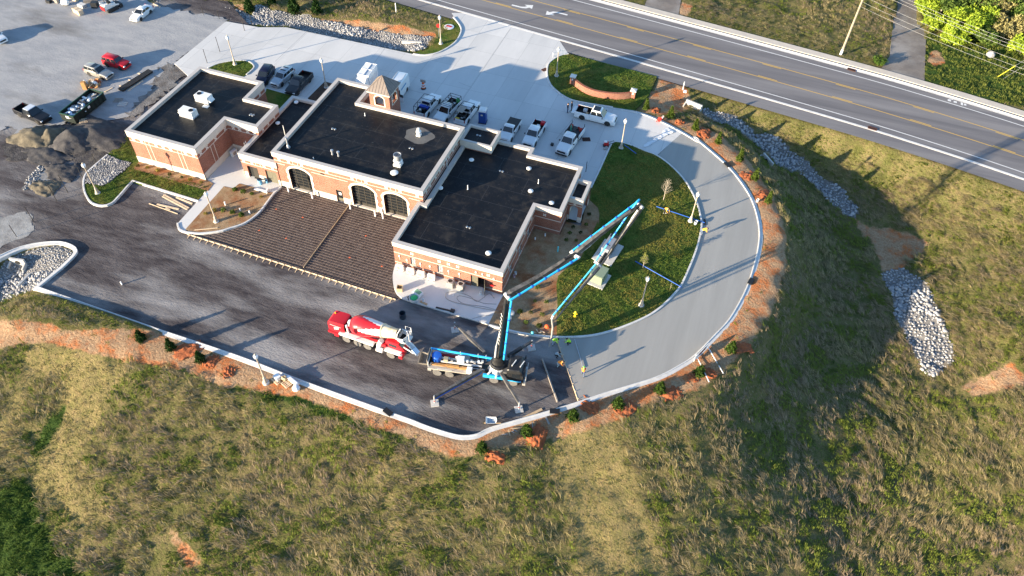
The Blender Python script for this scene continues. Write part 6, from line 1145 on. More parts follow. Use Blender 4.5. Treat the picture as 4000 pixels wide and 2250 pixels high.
pp('deck_handle', M_slv, lambda b: b.tube([(-4.2,-1.2,1.22),(-4.2,-1.2,1.4),(-2.6,-1.2,1.4),(-2.6,-1.2,1.22)], .03, 6)); pp('lower_rail', M_slv, lambda b: b.bar((-5.2,-.5,1.25),(1.0,-.5,1.35),.1)); pp('toolbox', M_dust2, lambda b: b.box(-5.35,-4.95,-1.2,-.75,.7,1.15), .03)
# ================================================================ people
M_skin = mat('skin', (.45,.27,.19), rough=.6)
def person(loc, rz, label, pose, top, legs, head=None, vest=None, helmet=None, shoe=None):
    """one continuous skinned body in the given pose; joints in local metres, facing +x"""
    J = dict(pel=(0,0,.95), che=(.02,0,1.25), nec=(.03,0,1.47), hea=(.05,0,1.62), top=(.05,0,1.74), kl=(.03,.1,.5), kr=(.03,-.1,.5), fl=(0,.11,.07), fr=(0,-.11,.07), tl=(.17,.12,.04), tr=(.17,-.12,.04), sl=(.02,.19,1.4), sr=(.02,-.19,1.4), el=(.02,.26,1.13), er=(.02,-.26,1.13), hl=(.08,.27,.88), hr=(.08,-.27,.88), hpl=(0,.1,.93), hpr=(0,-.1,.93))
    J.update(pose); K = list(J); ed = [('pel','che'),('che','nec'),('nec','hea'),('hea','top'),('pel','hpl'),('hpl','kl'),('kl','fl'),('fl','tl'),('pel','hpr'),('hpr','kr'),('kr','fr'),('fr','tr'),('nec','sl'),('sl','el'),('el','hl'),('nec','sr'),('sr','er'),('er','hr')]
    RD = dict(pel=.16,che=.17,nec=.075,hea=.105,top=.08,kl=.075,kr=.075,fl=.055,fr=.055,tl=.045,tr=.045,sl=.09,sr=.09,el=.06,er=.06,hl=.045,hr=.045,hpl=.11,hpr=.11)
    V = [Vector(J[k]) for k in K]; E_ = [(K.index(a), K.index(b)) for a, b in ed]
    for sfx in ('l','r'):      # fingers and thumb leave the end and the side of the palm
        h_, e_ = V[K.index('h'+sfx)], V[K.index('e'+sfx)]; d = (h_-e_).normalized(); s = d.cross(Vector((0,0,1))); s = s.normalized() if s.length > .1 else Vector((0,1,0)); pal = len(V); V.append(h_+d*.07); E_.append((K.index('h'+sfx), pal)); K.append('palm'+sfx); RD['palm'+sfx] = .036
        for j, (o, l) in enumerate(((-.027,.07),(-.009,.08),(.009,.075),(.027,.06))): n_ = len(V); V.append(h_+d*(.08+l*.6)+s*o*1.5); E_.append((pal, n_)); K.append('f%d%s' % (j, sfx)); RD[K[-1]] = .009; V.append(h_+d*(.08+l*.95)+s*o*1.6+Vector((0,0,-.03))); E_.append((n_, n_+1)); K.append('g%d%s' % (j, sfx)); RD[K[-1]] = .008
        n_ = len(V); V.append(h_+d*.06+s*.06); E_.append((K.index('h'+sfx), n_)); K.append('t'+sfx+'h'); RD[K[-1]] = .01
    me = bpy.data.meshes.new('body'); me.from_pydata([v[:] for v in V], E_, []); o = bpy.data.objects.new('body', me); COL.objects.link(o); sm = o.modifiers.new('s', 'SKIN'); ss = o.modifiers.new('u', 'SUBSURF'); ss.levels = 1; ss.render_levels = 1
    for i_, k in enumerate(K): o.data.skin_vertices[0].data[i_].radius = (RD[k], RD[k])
    o.data.skin_vertices[0].data[0].use_root = True
    dg = bpy.context.evaluated_depsgraph_get(); nm = bpy.data.meshes.new_from_object(o.evaluated_get(dg)); bpy.data.objects.remove(o)
    for m in (top, legs, M_skin, shoe or M_rub, head or M_skin): nm.materials.append(m)
    VA = np.array([v[:] for v in V]); cls = {}
    for k in K: cls[k] = 2 if k[0] in 'fgt' and k[-1] in 'lrh' and k not in ('fl','fr','tl','tr','top') or k in ('hl','hr') or k.startswith('palm') else 1
    for k in ('che','nec','sl','sr','el','er'): cls[k] = 0
    for k in ('hea','top'): cls[k] = 4
    for k in ('fl','fr','tl','tr'): cls[k] = 3
    A0 = np.array([VA[a] for a, b in E_]); B0 = np.array([VA[b] for a, b in E_])
    for p in nm.polygons:
        c_ = np.array(p.center[:]); ab = B0-A0; t_ = np.clip(((c_-A0)*ab).sum(1)/np.maximum((ab**2).sum(1), 1e-9), 0, 1); q = A0+ab*t_[:,None]; i_ = int(np.argmin(((c_-q)**2).sum(1))); a, b = E_[i_]; ka, kb = K[a], K[b]; k = ka if t_[i_] < .5 else kb
        if {ka, kb} == {'pel','che'}: m_ = 0 if t_[i_] > .15 else 1
        elif ka[0] == 'e' and kb[0] == 'h': m_ = 0 if t_[i_] < .75 else 2
        elif ka == 'nec' and kb == 'hea': m_ = 4 if t_[i_] > .3 else 2
        elif ka[0] == 'k' and kb[0] == 'f': m_ = 1 if t_[i_] < .8 else 3
        else: m_ = cls[k]
        p.material_index = m_
    nm.polygons.foreach_set('use_smooth', [True]*len(nm.polygons)); t_ = empty('person', loc, rz, label, 'person', 'people on the site'); bo = bpy.data.objects.new('body', nm); COL.objects.link(bo); bo.parent = t_
    hd, tp = Vector(J['hea']), Vector(J['top']); ud = (tp-hd).normalized(); f = Vector((1,0,0)); f = (f-ud*f.dot(ud)).normalized(); sd = ud.cross(f)
    mb = MB()
    for s in (-1,1): mb.cbox(hd+f*.1+sd*.035*s+ud*.03, (.015,.025,.015))
    mb.build('eyes', M_black, t_); mb = MB(); mb.cbox(hd+f*.115-ud*.005, (.03,.025,.04)); mb.build('nose', M_skin, t_); mb = MB(); mb.cbox(hd+f*.1-ud*.05, (.012,.05,.012)); mb.build('mouth', mat('lips', (.3,.1,.08)), t_)
    cap = helmet or mat('hair_dark', (.02,.015,.012)); q = hd+ud*.06; mb = MB(); vs = []; fs = []; n = 12
    for r, z in ((.118,-.01),(.122,.03),(.1,.075),(.055,.105),(.005,.112)):
        for k in range(n): a = 2*pi*k/n; vs.append(q+f*(r*cos(a)*1.08)+sd*(r*sin(a))+ud*z)
    for i_ in range(4):
        for k in range(n): fs.append((i_*n+k, i_*n+(k+1)%n, (i_+1)*n+(k+1)%n, (i_+1)*n+k))
    mb.add(vs, fs)
    if helmet: mb.add([q+f*.1+sd*.09-ud*.005, q+f*.1-sd*.09-ud*.005, q+f*.19-sd*.06-ud*.01, q+f*.19+sd*.06-ud*.01], [(0,1,2,3)])
    mb.build('hard_hat' if helmet else 'hair', cap, t_, smooth=True)
    return t_
BEND = dict(pel=(-.12,0,.88), che=(.14,0,1.08), nec=(.33,0,1.2), hea=(.44,0,1.26), top=(.54,0,1.32), sl=(.3,.19,1.15), sr=(.3,-.19,1.15), el=(.42,.24,.9), er=(.42,-.24,.9), hl=(.56,.14,.68), hr=(.56,-.1,.68), hpl=(-.12,.1,.87), hpr=(-.12,-.1,.87), kl=(.06,.13,.48), kr=(-.02,-.13,.48), fl=(-.02,.14,.07), fr=(-.14,-.14,.07), tl=(.15,.15,.04), tr=(.03,-.15,.04))
CROU = dict(pel=(-.2,0,.45), che=(.0,0,.7), nec=(.16,0,.86), hea=(.24,0,.97), top=(.29,0,1.08), sl=(.13,.19,.82), sr=(.13,-.19,.82), el=(.33,.22,.62), er=(.33,-.22,.62), hl=(.52,.12,.42), hr=(.52,-.12,.42), hpl=(-.2,.11,.44), hpr=(-.2,-.11,.44), kl=(.2,.18,.5), kr=(.2,-.18,.5), fl=(.0,.16,.08), fr=(-.02,-.16,.08), tl=(.17,.17,.04), tr=(.15,-.17,.04))
WALK_ = dict(kl=(.16,.1,.52), fl=(.28,.11,.07), tl=(.44,.12,.06), kr=(-.06,-.1,.5), fr=(-.3,-.11,.1), tr=(-.15,-.12,.04), el=(-.1,.27,1.14), er=(.14,-.27,1.14), hl=(-.02,.28,.9), hr=(.3,-.24,.98))
PULL = dict(pel=(-.1,0,.9), che=(-.04,0,1.2), nec=(.02,0,1.42), hea=(.06,0,1.55), top=(.08,0,1.67), sl=(.02,.19,1.35), sr=(.02,-.19,1.35), el=(.2,.22,1.1), er=(.2,-.22,1.1), hl=(.42,.1,1.0), hr=(.42,-.05,1.0), kl=(.12,.11,.5), fl=(.2,.12,.07), tl=(.37,.13,.04), kr=(-.15,-.11,.5), fr=(-.3,-.12,.08), tr=(-.14,-.13,.04))
HV = mat('hi_vis_green', (.42,.75,.04), rough=.7); HO = mat('hi_vis_orange', (.80,.28,.04), rough=.7); HY = mat('hi_vis_amber', (.85,.45,.05), rough=.7); JE = mat('denim', (.08,.11,.18)); DK = mat('dark_cloth', (.015,.017,.025)); GR = mat('grey_cloth', (.30,.38,.42)); TN = mat('khaki', (.28,.22,.14)); LJ = mat('light_jeans', (.28,.34,.42)); WB = mat('white_boot', (.65,.65,.63)); GRN = mat('green_helmet', (.2,.6,.08))
def put(r, x, y, z): p = X(r, x, y, z); return (p.x, p.y, z)
person(put('s4',258,205,.012), radians(20), 'man in black jacket and jeans standing left of the open tailgate', {}, DK, JE)
person(put('s4',315,182,.012), radians(200), 'man in dark coat facing the other man behind the tailgate', dict(hl=(.2,.2,1.05)), DK, DK)
person(put('q6',530,200,-.15), radians(10), 'worker in lime hooded jacket and pale jeans guiding the hose', BEND, HV, LJ, head=HV)
person(put('q6',705,190,.0), radians(190), 'crouching worker in lime top by the inner kerb', CROU, HV, DK)
person(put('q6',570,335,-.15), radians(0), 'worker in pale blue grey shirt kneeling at the form board', CROU, GR, DK)
person(put('q6',590,450,-.15), radians(0), 'bending worker in orange shirt and grey trousers left of the form', BEND, HO, GR)
person(put('q6',865,550,.0), radians(105), 'worker in orange vest and green helmet pulling the long screed pole', PULL, HO, JE, helmet=GRN)
person(put('s7',265,150,.08), radians(-40), 'worker in amber jacket walking on the lawn beside the blue pipe', BEND, HY, DK, shoe=WB)
person(put('s7',660,375,.02), radians(10), 'worker in amber shirt bending over the lawn kerb', BEND, HY, JE, shoe=WB)
# ================================================================ site equipment and loose things
def thing(name, label, cat, loc, parts, rz=0, group=None):
    t_ = empty(name, loc, rz, label, cat, group)
    for nm, m, fn, *bv in parts: mb = MB(); fn(mb); mb.build(nm, m, t_, bevel=bv[0] if bv else 0, smooth=.6 if len(bv) > 1 else False)
    return t_
def one(name, label, cat, m, fn, loc=(0,0,0), rz=0, group=None, bevel=0, smooth=False):
    mb = MB(); fn(mb); o = mb.build(name, m, None, bevel=bevel, smooth=smooth); o.location = loc; o.rotation_euler = (0,0,rz); return tag(o, label, cat, group)
def ln(r, a, b, z): p, q = X(r, *a, z), X(r, *b, z); return p, q
M_port = mat('toilet_blue', (.012,.06,.26), rough=.45)
thing('portable_toilet', 'dark blue portable toilet with a white roof between the white pickups', 'toilet', put('c',222,1225,.012), [('cabin', M_port, lambda b: b.box(-.56,.56,-.56,.56,.1,2.1), .03), ('roof', M_white, lambda b: b.loft([[(-w,-w,z),(w,-w,z),(w,w,z),(-w,w,z)] for w, z in ((.58,2.1),(.6,2.2),(.5,2.38),(.3,2.42))])), ('base', M_black, lambda b: b.box(-.62,.62,-.6,.6,0,.1)), ('door', M_port, lambda b: b.box(-.42,.42,-.585,-.56,.15,2.0)), ('door_sign', mat('sign_cream', (.6,.55,.35)), lambda b: b.box(-.2,.12,-.592,-.585,1.45,1.7)), ('vent_panel', M_white, lambda b: b.box(.562,.575,-.35,-.05,1.7,1.95)), ('vent_stack', M_white, lambda b: b.lathe([(.05,0),(.05,.2)], 8, (.4,.4,2.35)))], radians(8))
M_org = mat('barrel_orange', (.75,.12,.03)); M_wb = mat('reflective_white', (.75,.75,.74))
thing('traffic_drum', 'orange and white striped traffic drum with a sign on top', 'traffic drum', put('s2',1205,515,.012), [('foot', M_black, lambda b: b.lathe([(.42,0),(.42,.1),(.34,.12)], 18))]+[('band', (M_org, M_wb)[k%2], lambda b, k=k: b.lathe([(.30-.02*k,.1+.2*k),(.285-.02*k,.3+.2*k)], 18)) for k in range(5)]+[('sign', M_greyw, lambda b: b.box(-.45,.45,-.02,.02,1.15,1.6))])
p, q = ln('c', (925,572), (1028,540), .1); r = (q-p)
thing('sign_frame', 'thin white sign frame lying by the lamp post at the entrance', 'sign frame', (p.x,p.y,.1), [('rail', M_wb, lambda b: b.bar((0,0,.05),(r.x,r.y,.05),.06)), ('rail', M_wb, lambda b: b.bar((0,0,.75),(r.x,r.y,.75),.06)), ('post', M_wb, lambda b: b.bar((0,0,0),(0,0,.8),.06)), ('post', M_wb, lambda b: b.bar((r.x*.5,r.y*.5,0),(r.x*.5,r.y*.5,.8),.06)), ('post', M_wb, lambda b: b.bar((r.x,r.y,0),(r.x,r.y,.8),.06))])
thing('stop_sign', 'red stop sign on the lamp post side of the grass corner', 'sign', put('b',2098,375,.05), [('post', M_galv, lambda b: b.bar((0,0,0),(0,0,2.4),.06)), ('plate', mat('sign_red', (.5,.02,.02)), lambda b: b.lathe([(.38,-.01),(.38,.01)], 8, (0,-.05,2.2), 'y'))], radians(20))
one('lawn_sign_disc', 'round white stone disc with a red stripe on the grass corner', 'disc', M_wb, lambda b: b.lathe([(.9,0),(.9,.06),(.8,.1)], 24), put('b',2200,272,.06)); one('red_panel', 'red panel lying on the round white disc', 'panel', MATS['sign_red'], lambda b: b.box(-.5,.5,-.2,.2,0,.05), put('b',2200,264,.165))
for r_, x, y, h_, lb in (('b',1668,125,1.8,'white marker post on the verge above the road bank'),('c',2232,908,1.6,'white marker post by the near verge beside the dirt patch')): one('marker_post', lb, 'post', M_wb, lambda b: b.box(-.06,.06,-.06,.06,0,h_), put(r_,x,y,gz(X(r_,x,y).x, X(r_,x,y).y)), bevel=.01)
one('utility_cover', 'small white box beside the marker post on the verge', 'box', M_wb, lambda b: b.box(-.25,.25,-.25,.25,0,.2), put('c',2255,925,-.05), bevel=.02)
# drain inlets
M_grate = mat('rusty_grate', (.12,.045,.025), (.07,.03,.02), 6., .8)
def inlet(p, rz, label, w=1.3, d=.6): thing('drain_inlet', label, 'drain', p, [('frame', M_grate, lambda b: [b.bar((-w/2,s*d/2,.03),(w/2,s*d/2,.03),.08,.06) for s in (-1,1)]+[b.bar((s*w/2,-d/2,.03),(s*w/2,d/2,.03),.08,.06) for s in (-1,1)]), ('pit', M_dark, lambda b: b.box(-w/2+.04,w/2-.04,-d/2+.04,d/2-.04,.0,.018))]+[('bar', M_grate, lambda b, k=k: b.box(-w/2+.1+k*(w-.2)/6,-w/2+.16+k*(w-.2)/6,-d/2,d/2,.02,.045)) for k in range(7)], rz, 'drain inlets')
inlet(put('d',1305,1077,.055), radians(-7), 'rusty drain inlet in the near road gutter'); inlet(put('d',1130,585,.05), radians(-8), 'rusty drain inlet in the far road kerb'); inlet(put('s4',513,563,.014), radians(25), 'square drain grate in the concrete beside the flatbed truck', 1.1, .8); inlet(put('c',842,702,.014), radians(60), 'dark drain grate at the left tip of the sign lawn', .9, .6)
for r_, x, y, a, lb in (('n',857,198,78,'black drain box on the outer kerb at the right bend'),('h',278,385,-45,'black drain box on the outer kerb below the evergreens'),('o',2440,580,-20,'black drain gap in the lower yard kerb'),('m',945,1178,17,'dark tool lying on the lower kerb')): one('drain_box', lb, 'drain', M_black, lambda b: b.box(-.55,.55,-.3,.3,0,.14), put(r_,x,y,.06), radians(a), bevel=.02)
# dumpster
pts = [X('s5', *q_, 1.55) for q_ in ((660,372),(840,432),(1250,102),(1080,52))]; a_, b2 = (pts[0]+pts[1])/2, (pts[2]+pts[3])/2; dv = b2-a_; h_ = atan2(dv.y,dv.x); Ld, Wd = dv.length/2, (pts[0]-pts[1]).length/2; cc = (a_+b2)/2; M_dgr = mat('dumpster_green', (.003,.009,.007), (.006,.014,.011), 2., .6); M_rim = mat('green_rim', (.012,.075,.045), rough=.5)
def shell(b): b.loft([[(x,-w,z0),(x,-w,1.5),(x,-w+.07,1.5),(x,-w+.07,z0+.06),(x,w-.07,z0+.06),(x,w-.07,1.5),(x,w,1.5),(x,w,z0)] for x, w, z0 in ((-Ld,Wd,.2),(Ld,Wd,.2))])
D_ = thing('dumpster', 'long dark green roll off dumpster full of rubbish', 'dumpster', (cc.x,cc.y,-.06), [('body', M_dgr, shell), ('end_wall', M_dgr, lambda b: b.box(-Ld,-Ld+.07,-Wd+.07,Wd-.07,.26,1.5)), ('end_wall', M_dgr, lambda b: b.box(Ld-.07,Ld,-Wd+.07,Wd-.07,.26,1.5)), ('rim', M_rim, lambda b: [b.bar((-Ld,s*Wd,1.53),(Ld,s*Wd,1.53),.09,.08) for s in (-1,1)]+[b.bar((s*Ld,-Wd,1.53),(s*Ld,Wd,1.53),.09,.08) for s in (-1,1)]), ('label_plate', M_white, lambda b: b.box(-Ld-.015,-Ld,-.35,.25,.85,1.25)), ('label_plate', M_white, lambda b: b.box(-.35,.1,-Wd-.015,-Wd,.95,1.3)), ('skid', M_rust, lambda b: b.box(-Ld-.4,Ld,-.6,-.45,0,.2)), ('skid', M_rust, lambda b: b.box(-Ld-.4,Ld,.45,.6,0,.2))]+[('rib', M_dgr, lambda b, k=k, s=s: b.box(-Ld+.4+k*.8,-Ld+.5+k*.8,s*Wd-.06,s*Wd+.06,.25,1.48)) for k in range(int(Ld*2/.8)) for s in (-1,1)], h_)
for k in range(46):
    u, w_ = rng.uniform(-Ld+.35,Ld-.35), rng.uniform(-Wd+.3,Wd-.3); v_ = Vector((cc.x+cos(h_)*u-sin(h_)*w_, cc.y+sin(h_)*u+cos(h_)*w_, .9+rng.uniform(0,.35))); kk = k % 6
    o = one('rubbish_bag' if kk < 3 else 'scrap_board', ['crumpled pale sheet in the dumpster','black rubbish bag in the dumpster','blue white plastic wrap in the dumpster','scrap board in the dumpster','grey insulation scrap in the dumpster','white foam block in the dumpster'][kk], 'rubbish', [M_white, M_black, mat('wrap_blue', (.45,.55,.68)), M_greyw, mat('grey_scrap', (.3,.3,.3)), M_wb][kk], (lambda b: b.lathe([(.05,-.2),(.3,-.12),(.36,.05),(.2,.2),(.04,.25)], 7)) if kk < 3 else (lambda b: b.box(-.5,.5,-.14,.14,-.04,.05)), v_, rng.uniform(0,6), 'rubbish in the dumpster'); o.scale = (rng.uniform(.7,1.2), rng.uniform(.6,1.2), rng.uniform(.6,1.)); o.rotation_euler = (rng.uniform(-.3,.3), rng.uniform(-.3,.3), rng.uniform(0,6))
one('rubbish_fill', 'mixed debris filling the dumpster below the loose bags', 'debris', mat('debris_fill', (.16,.15,.14), (.4,.4,.4), 3., .9, lo=.45, hi=.6), lambda b: b.box(-Ld+.09,Ld-.09,-Wd+.09,Wd-.09,.3,.95), (cc.x,cc.y,-.06), h_)
# pallets
def pallet(p, rz, label, n=1, m=M_wood, grp='timber pallets'):
    t_ = empty('pallet', p, rz, label, 'pallet', grp)
    for k in range(n):
        z = k*.14
        for y in (-.45,0,.45): mb = MB(); mb.box(-.6,.6,y-.05,y+.05,z,z+.09); mb.build('stringer', m, t_)
        for j in range(6): mb = MB(); mb.box(-.6+j*.22,-.5+j*.22,-.5,.5,z+.09,z+.115); mb.build('slat', m, t_)
pallet(put('s5',1010,515,-.06), radians(35), 'stack of yellowish pallets against the dumpster end', 3, M_wood2); pallet(put('a',1190,1010,-.06), radians(20), 'weathered grey pallet lying flat on the gravel', 1, M_greyw); pallet(put('a',1235,1050,-.06), radians(15), 'whitish pallet lying flat next to the grey one', 1, mat('white_timber', (.55,.52,.48))); pallet(put('q7',330,520,-.05), radians(-22), 'low pallet under the lime bags beside the kerb, nearer the lamp post', 1, M_wood2); pallet(put('q7',470,570,-.05), radians(-22), 'low pallet beside the kerb, nearer the white sack', 1, M_wood2)
one('material_box', 'white block on the pallet beside the lamp post', 'box', M_wb, lambda b: b.box(-.35,.35,-.3,.3,0,.5), put('q7',330,500,.08), radians(-20), bevel=.03); one('paper_bag', 'open brown paper bag on the pallet', 'bag', mat('kraft', (.50,.38,.22)), lambda b: b.loft([[(r_*cos(a),r_*.8*sin(a),z) for a in [k*pi/4 for k in range(8)]] for r_, z in ((.25,0),(.33,.2),(.3,.42),(.2,.5),(.14,.35))]), put('q7',435,515,.08)); one('cover_sheet', 'long white wrapped bundle on the pallets with a black end', 'bundle', M_wb, lambda b: b.box(-.85,.85,-.2,.2,0,.35), put('q7',560,545,.08), radians(-20), bevel=.08); one('white_sack', 'crumpled white sack lying by the kerb pallets', 'sack', M_wb, lambda b: b.lathe([(.2,0),(.45,.1),(.4,.3),(.15,.42),(.02,.44)], 9), put('q7',615,660,-.05), 0, bevel=0)
# debris pile beside the dumpster
for k in range(26):
    p = X('a', rng.uniform(840,1010), rng.uniform(820,890), -.06); kk = k % 5; o = one('debris_piece', ['brown board in the heap behind the dumpster','white plastic bag in the heap behind the dumpster','tan sheet in the heap behind the dumpster','rusty bracket in the heap behind the dumpster','grey cardboard in the heap behind the dumpster'][kk], 'debris', [M_plank, M_white, M_wood, mat('rust_red', (.28,.07,.03)), M_greyw][kk], lambda b: b.box(-.5,.5,-.2,.2,0,.1), (p.x,p.y,rng.uniform(-.05,.5)), rng.uniform(0,6), 'debris heap behind the dumpster'); o.rotation_euler = (rng.uniform(-.5,.5), rng.uniform(-.5,.5), rng.uniform(0,6)); o.scale = (rng.uniform(.5,1.2), rng.uniform(.5,1.6), rng.uniform(.5,2))
one('plank', 'upright brown crate behind the dumpster end', 'crate', M_plank, lambda b: b.box(-.3,.3,-.25,.25,0,1.3), put('a',862,895,-.06), .4); one('plank', 'pale board lying between dumpster and beams', 'board', M_wood2, lambda b: b.box(-.7,.7,-.12,.12,0,.06), put('a',1095,905,-.06), radians(75))
# steel beams
p, q = ln('a', (1215,915), (1520,720), 0.)
for k in range(4): o_ = (k-1.5)*.28; d_ = (q-p).normalized(); nn = Vector((-d_.y,d_.x,0))*o_; one('steel_beam', 'dark steel beam in the stack on the gravel, %s from the dumpster' % ['fourth','third','second','first'][k], 'beam', M_rust, lambda b: [b.bar(p+nn+Vector((0,0,.05)), q+nn+Vector((0,0,.05)), .2,.03), b.bar(p+nn+Vector((0,0,.17)), q+nn+Vector((0,0,.17)), .03,.24), b.bar(p+nn+Vector((0,0,.3)), q+nn+Vector((0,0,.3)), .2,.03)], group='steel beams')
for a_, b2, lb in (((1285,915),(1435,812),'pale plank lying along the steel beams'),((1390,735),(1445,755),'short timber under the far end of the beams'),((1295,800),(1350,820),'short timber under the middle of the beams'),((1205,858),(1250,885),'short timber at the near end of the beams'),((1540,35),(1615,70),'plank lying behind the white sedan')): p, q = ln('a', a_, b2, -.02); one('plank', lb, 'plank', M_wood2, lambda b: b.bar(p, q, .2, .08))
# timber in the yard
for a_, b2, w, lb in (((1650,800),(1900,935),.22,'long pale board in the yard, nearest the walk'),((1635,815),(1885,948),.2,'long pale board lying beside its twin near the walk'),((1775,825),(1935,890),.25,'shorter pale board beside the kerb'),((1580,895),(1800,945),.25,'white board lying apart in the yard'),((1500,888),(1788,992),.1,'thin lath farthest from the walk'),((1665,935),(1710,952),.25,'short offcut between the boards'),((1955,1155),(2190,1133),.1,'thin white pipe lying in the planted island')): p, q = ln('e', a_, b2, -.1 if lb[-6:] != 'island' else .12); one('board', lb, 'board', M_wood2, lambda b: b.bar(p, q, w, .07), group='boards lying in the yard' if lb[-6:] != 'island' else None)
for r_, a_, b2, w, h2, z, m_, lb in (('m',(820,650),(972,1080),.14,.28,0.,M_greyw,'long upright grey screed board lying in front of the wet concrete'),('m',(1145,450),(1232,740),.07,.07,.1,M_galv,'long aluminium float pole across the wet concrete'),('m',(620,1250),(818,1155),.3,.06,-.1,M_wood,'wide plank beside the lower kerb'),('m',(853,1232),(890,1305),.2,.06,-.03,M_greyw,'plank sticking out below the kerb'),('m',(720,1285),(722,1340),.1,.06,-.03,M_greyw,'short stick below the kerb beside the evergreen'),('n',(432,762),(535,975),.09,.06,.15,M_wb,'white pole leaning on the outer kerb, left of two'),('n',(520,695),(645,908),.09,.06,.15,M_wb,'white pole leaning on the outer kerb, right of two'),('k',(690,660),(700,640),.1,.1,.1,M_wb,'small offcut on the patio')): p, q = ln(r_, a_, b2, z); one('pole' if 'pole' in lb else 'board', lb, 'pole' if 'pole' in lb else 'board', m_, lambda b: b.bar(p, q, w, h2))
p, q = ln('n', (415,815), (520,705), .2); thing('barrier_board', 'white barricade board with dark red panels on the outer kerb', 'barricade', (p.x,p.y,.16), [('board', M_wb, lambda b: b.bar((0,0,.4),(q.x-p.x,q.y-p.y,.4),.05,.75)), ]+[('panel', mat('dark_red', (.13,.015,.02)), lambda b, k=k: b.bar(((q.x-p.x)*(.35+.17*k)+.02,(q.y-p.y)*(.35+.17*k)-.05,.42),((q.x-p.x)*(.46+.17*k)+.02,(q.y-p.y)*(.46+.17*k)-.05,.42),.04,.5)) for k in range(3)])
for k, (a_, b2) in enumerate((((520,1360),(570,1380)),((500,1350),(600,1345)),((410,1412),(470,1405)),((480,1360),(495,1420)),((510,1375),(540,1395)))): p, q = ln('m', a_, b2, -.03+.02*k); one('stick', 'offcut in the small heap of timber below the kerb, %s of five' % ORD[k], 'offcut', [M_greyw, M_wood][k%2], lambda b: b.bar(p, q, .12, .05), group='timber offcuts below the kerb')
for k, (a_, b2) in enumerate((((760,350),(775,380)),((785,395),(850,410)),((800,365),(845,385)),((740,375),(760,390)),((780,385),(810,380)))): p, q = ln('m', a_, b2, .1+.02*k); one('stick', 'offcut in the heap inside the inner kerb, %s of five' % ORD[k], 'offcut', [M_wood2, M_wood][k%2], lambda b: b.bar(p, q, .12, .05), group='timber offcuts by the inner kerb')
# wheelbarrow
thing('wheelbarrow', 'white wheelbarrow with wet tray beside the lower kerb', 'wheelbarrow', put('m',305,1300,-.15), [('tray', M_white, lambda b: b.loft([[(-.55*w,-.4*w,z),(.5*w,-.38*w,z),(.6*w,.0,z),(.5*w,.38*w,z),(-.55*w,.4*w,z)] for w, z in ((.6,.4),(1,.72),(1.04,.72),(.9,.7),(.58,.46))])), ('wet_mix', mat('slurry', (.3,.36,.42), rough=.2), lambda b: b.box(-.4,.4,-.28,.28,.5,.56)), ('wheel', M_rub, lambda b: b.lathe([(.1,-.05),(.2,-.05),(.2,.05),(.1,.05)], 14, (-.75,0,.2), 'y')), ('handle', M_wood, lambda b: b.bar((-.75,-.08,.25),(1.05,-.3,.6),.05)), ('handle', M_wood, lambda b: b.bar((-.75,.08,.25),(1.05,.3,.6),.05)), ('leg', M_dkm, lambda b: b.bar((.35,-.28,.0),(.35,-.25,.5),.05)), ('leg', M_dkm, lambda b: b.bar((.35,.28,.0),(.35,.25,.5),.05))], radians(20))
# transformers on the lawn
M_trg = mat('transformer_green', (.20,.25,.17), rough=.6); M_trd = mat('cabinet_grey', (.20,.21,.24), (.26,.27,.3), 3., .5)
a_, b2 = X('l',925,720,.1), X('l',1000,760,.1)
thing('generator', 'long dark grey generator cabinet on a pale concrete pad in the lawn', 'generator', put('l',962,745,.08), [('pad', M_pre, lambda b: b.box(-2.0,2.1,-1.35,1.35,0,.16)), ('cabinet', M_trd, lambda b: b.box(-1.1,1.85,-.6,.6,.16,1.75), .04), ('exhaust_hood', M_bk, lambda b: b.box(1.25,1.8,-.5,.5,1.75,1.85)), ('louvre', M_bk, lambda b: b.box(-.6,.5,-.62,-.6,.5,1.3))], radians(80))
thing('transformer', 'green electrical transformer box on a pale pad in the lawn', 'transformer', put('l',865,1010,.08), [('pad', M_pre, lambda b: b.box(-1.35,1.35,-1.2,1.2,0,.16)), ('tank', M_trg, lambda b: b.box(-.15,.95,-.85,.85,.16,1.55), .03), ('cabinet', M_trg, lambda b: b.box(-.85,-.15,-.8,.8,.16,1.4), .03), ('lid', M_trg, lambda b: b.box(-.9,1.0,-.88,.88,1.55,1.6))], radians(80))
# hydrant
M_hyd = mat('hydrant_yellow', (.75,.55,.03), rough=.4)
thing('fire_hydrant', 'bright yellow fire hydrant on the big lawn', 'hydrant', put('l',635,1380,.08), [('barrel', M_hyd, lambda b: b.lathe([(.2,0),(.2,.06),(.13,.08),(.13,.6),(.18,.62),(.18,.68)], 14), 0, 1), ('bonnet', M_hyd, lambda b: b.lathe([(.16,.68),(.15,.78),(.08,.88),(.04,.9),(.04,.96)], 14), 0, 1), ('outlet', M_hyd, lambda b: b.tube([(-.24,0,.5),(.24,0,.5)], .07, 10)), ('outlet', M_hyd, lambda b: b.tube([(0,-.26,.45),(0,0,.45)], .09, 10))])
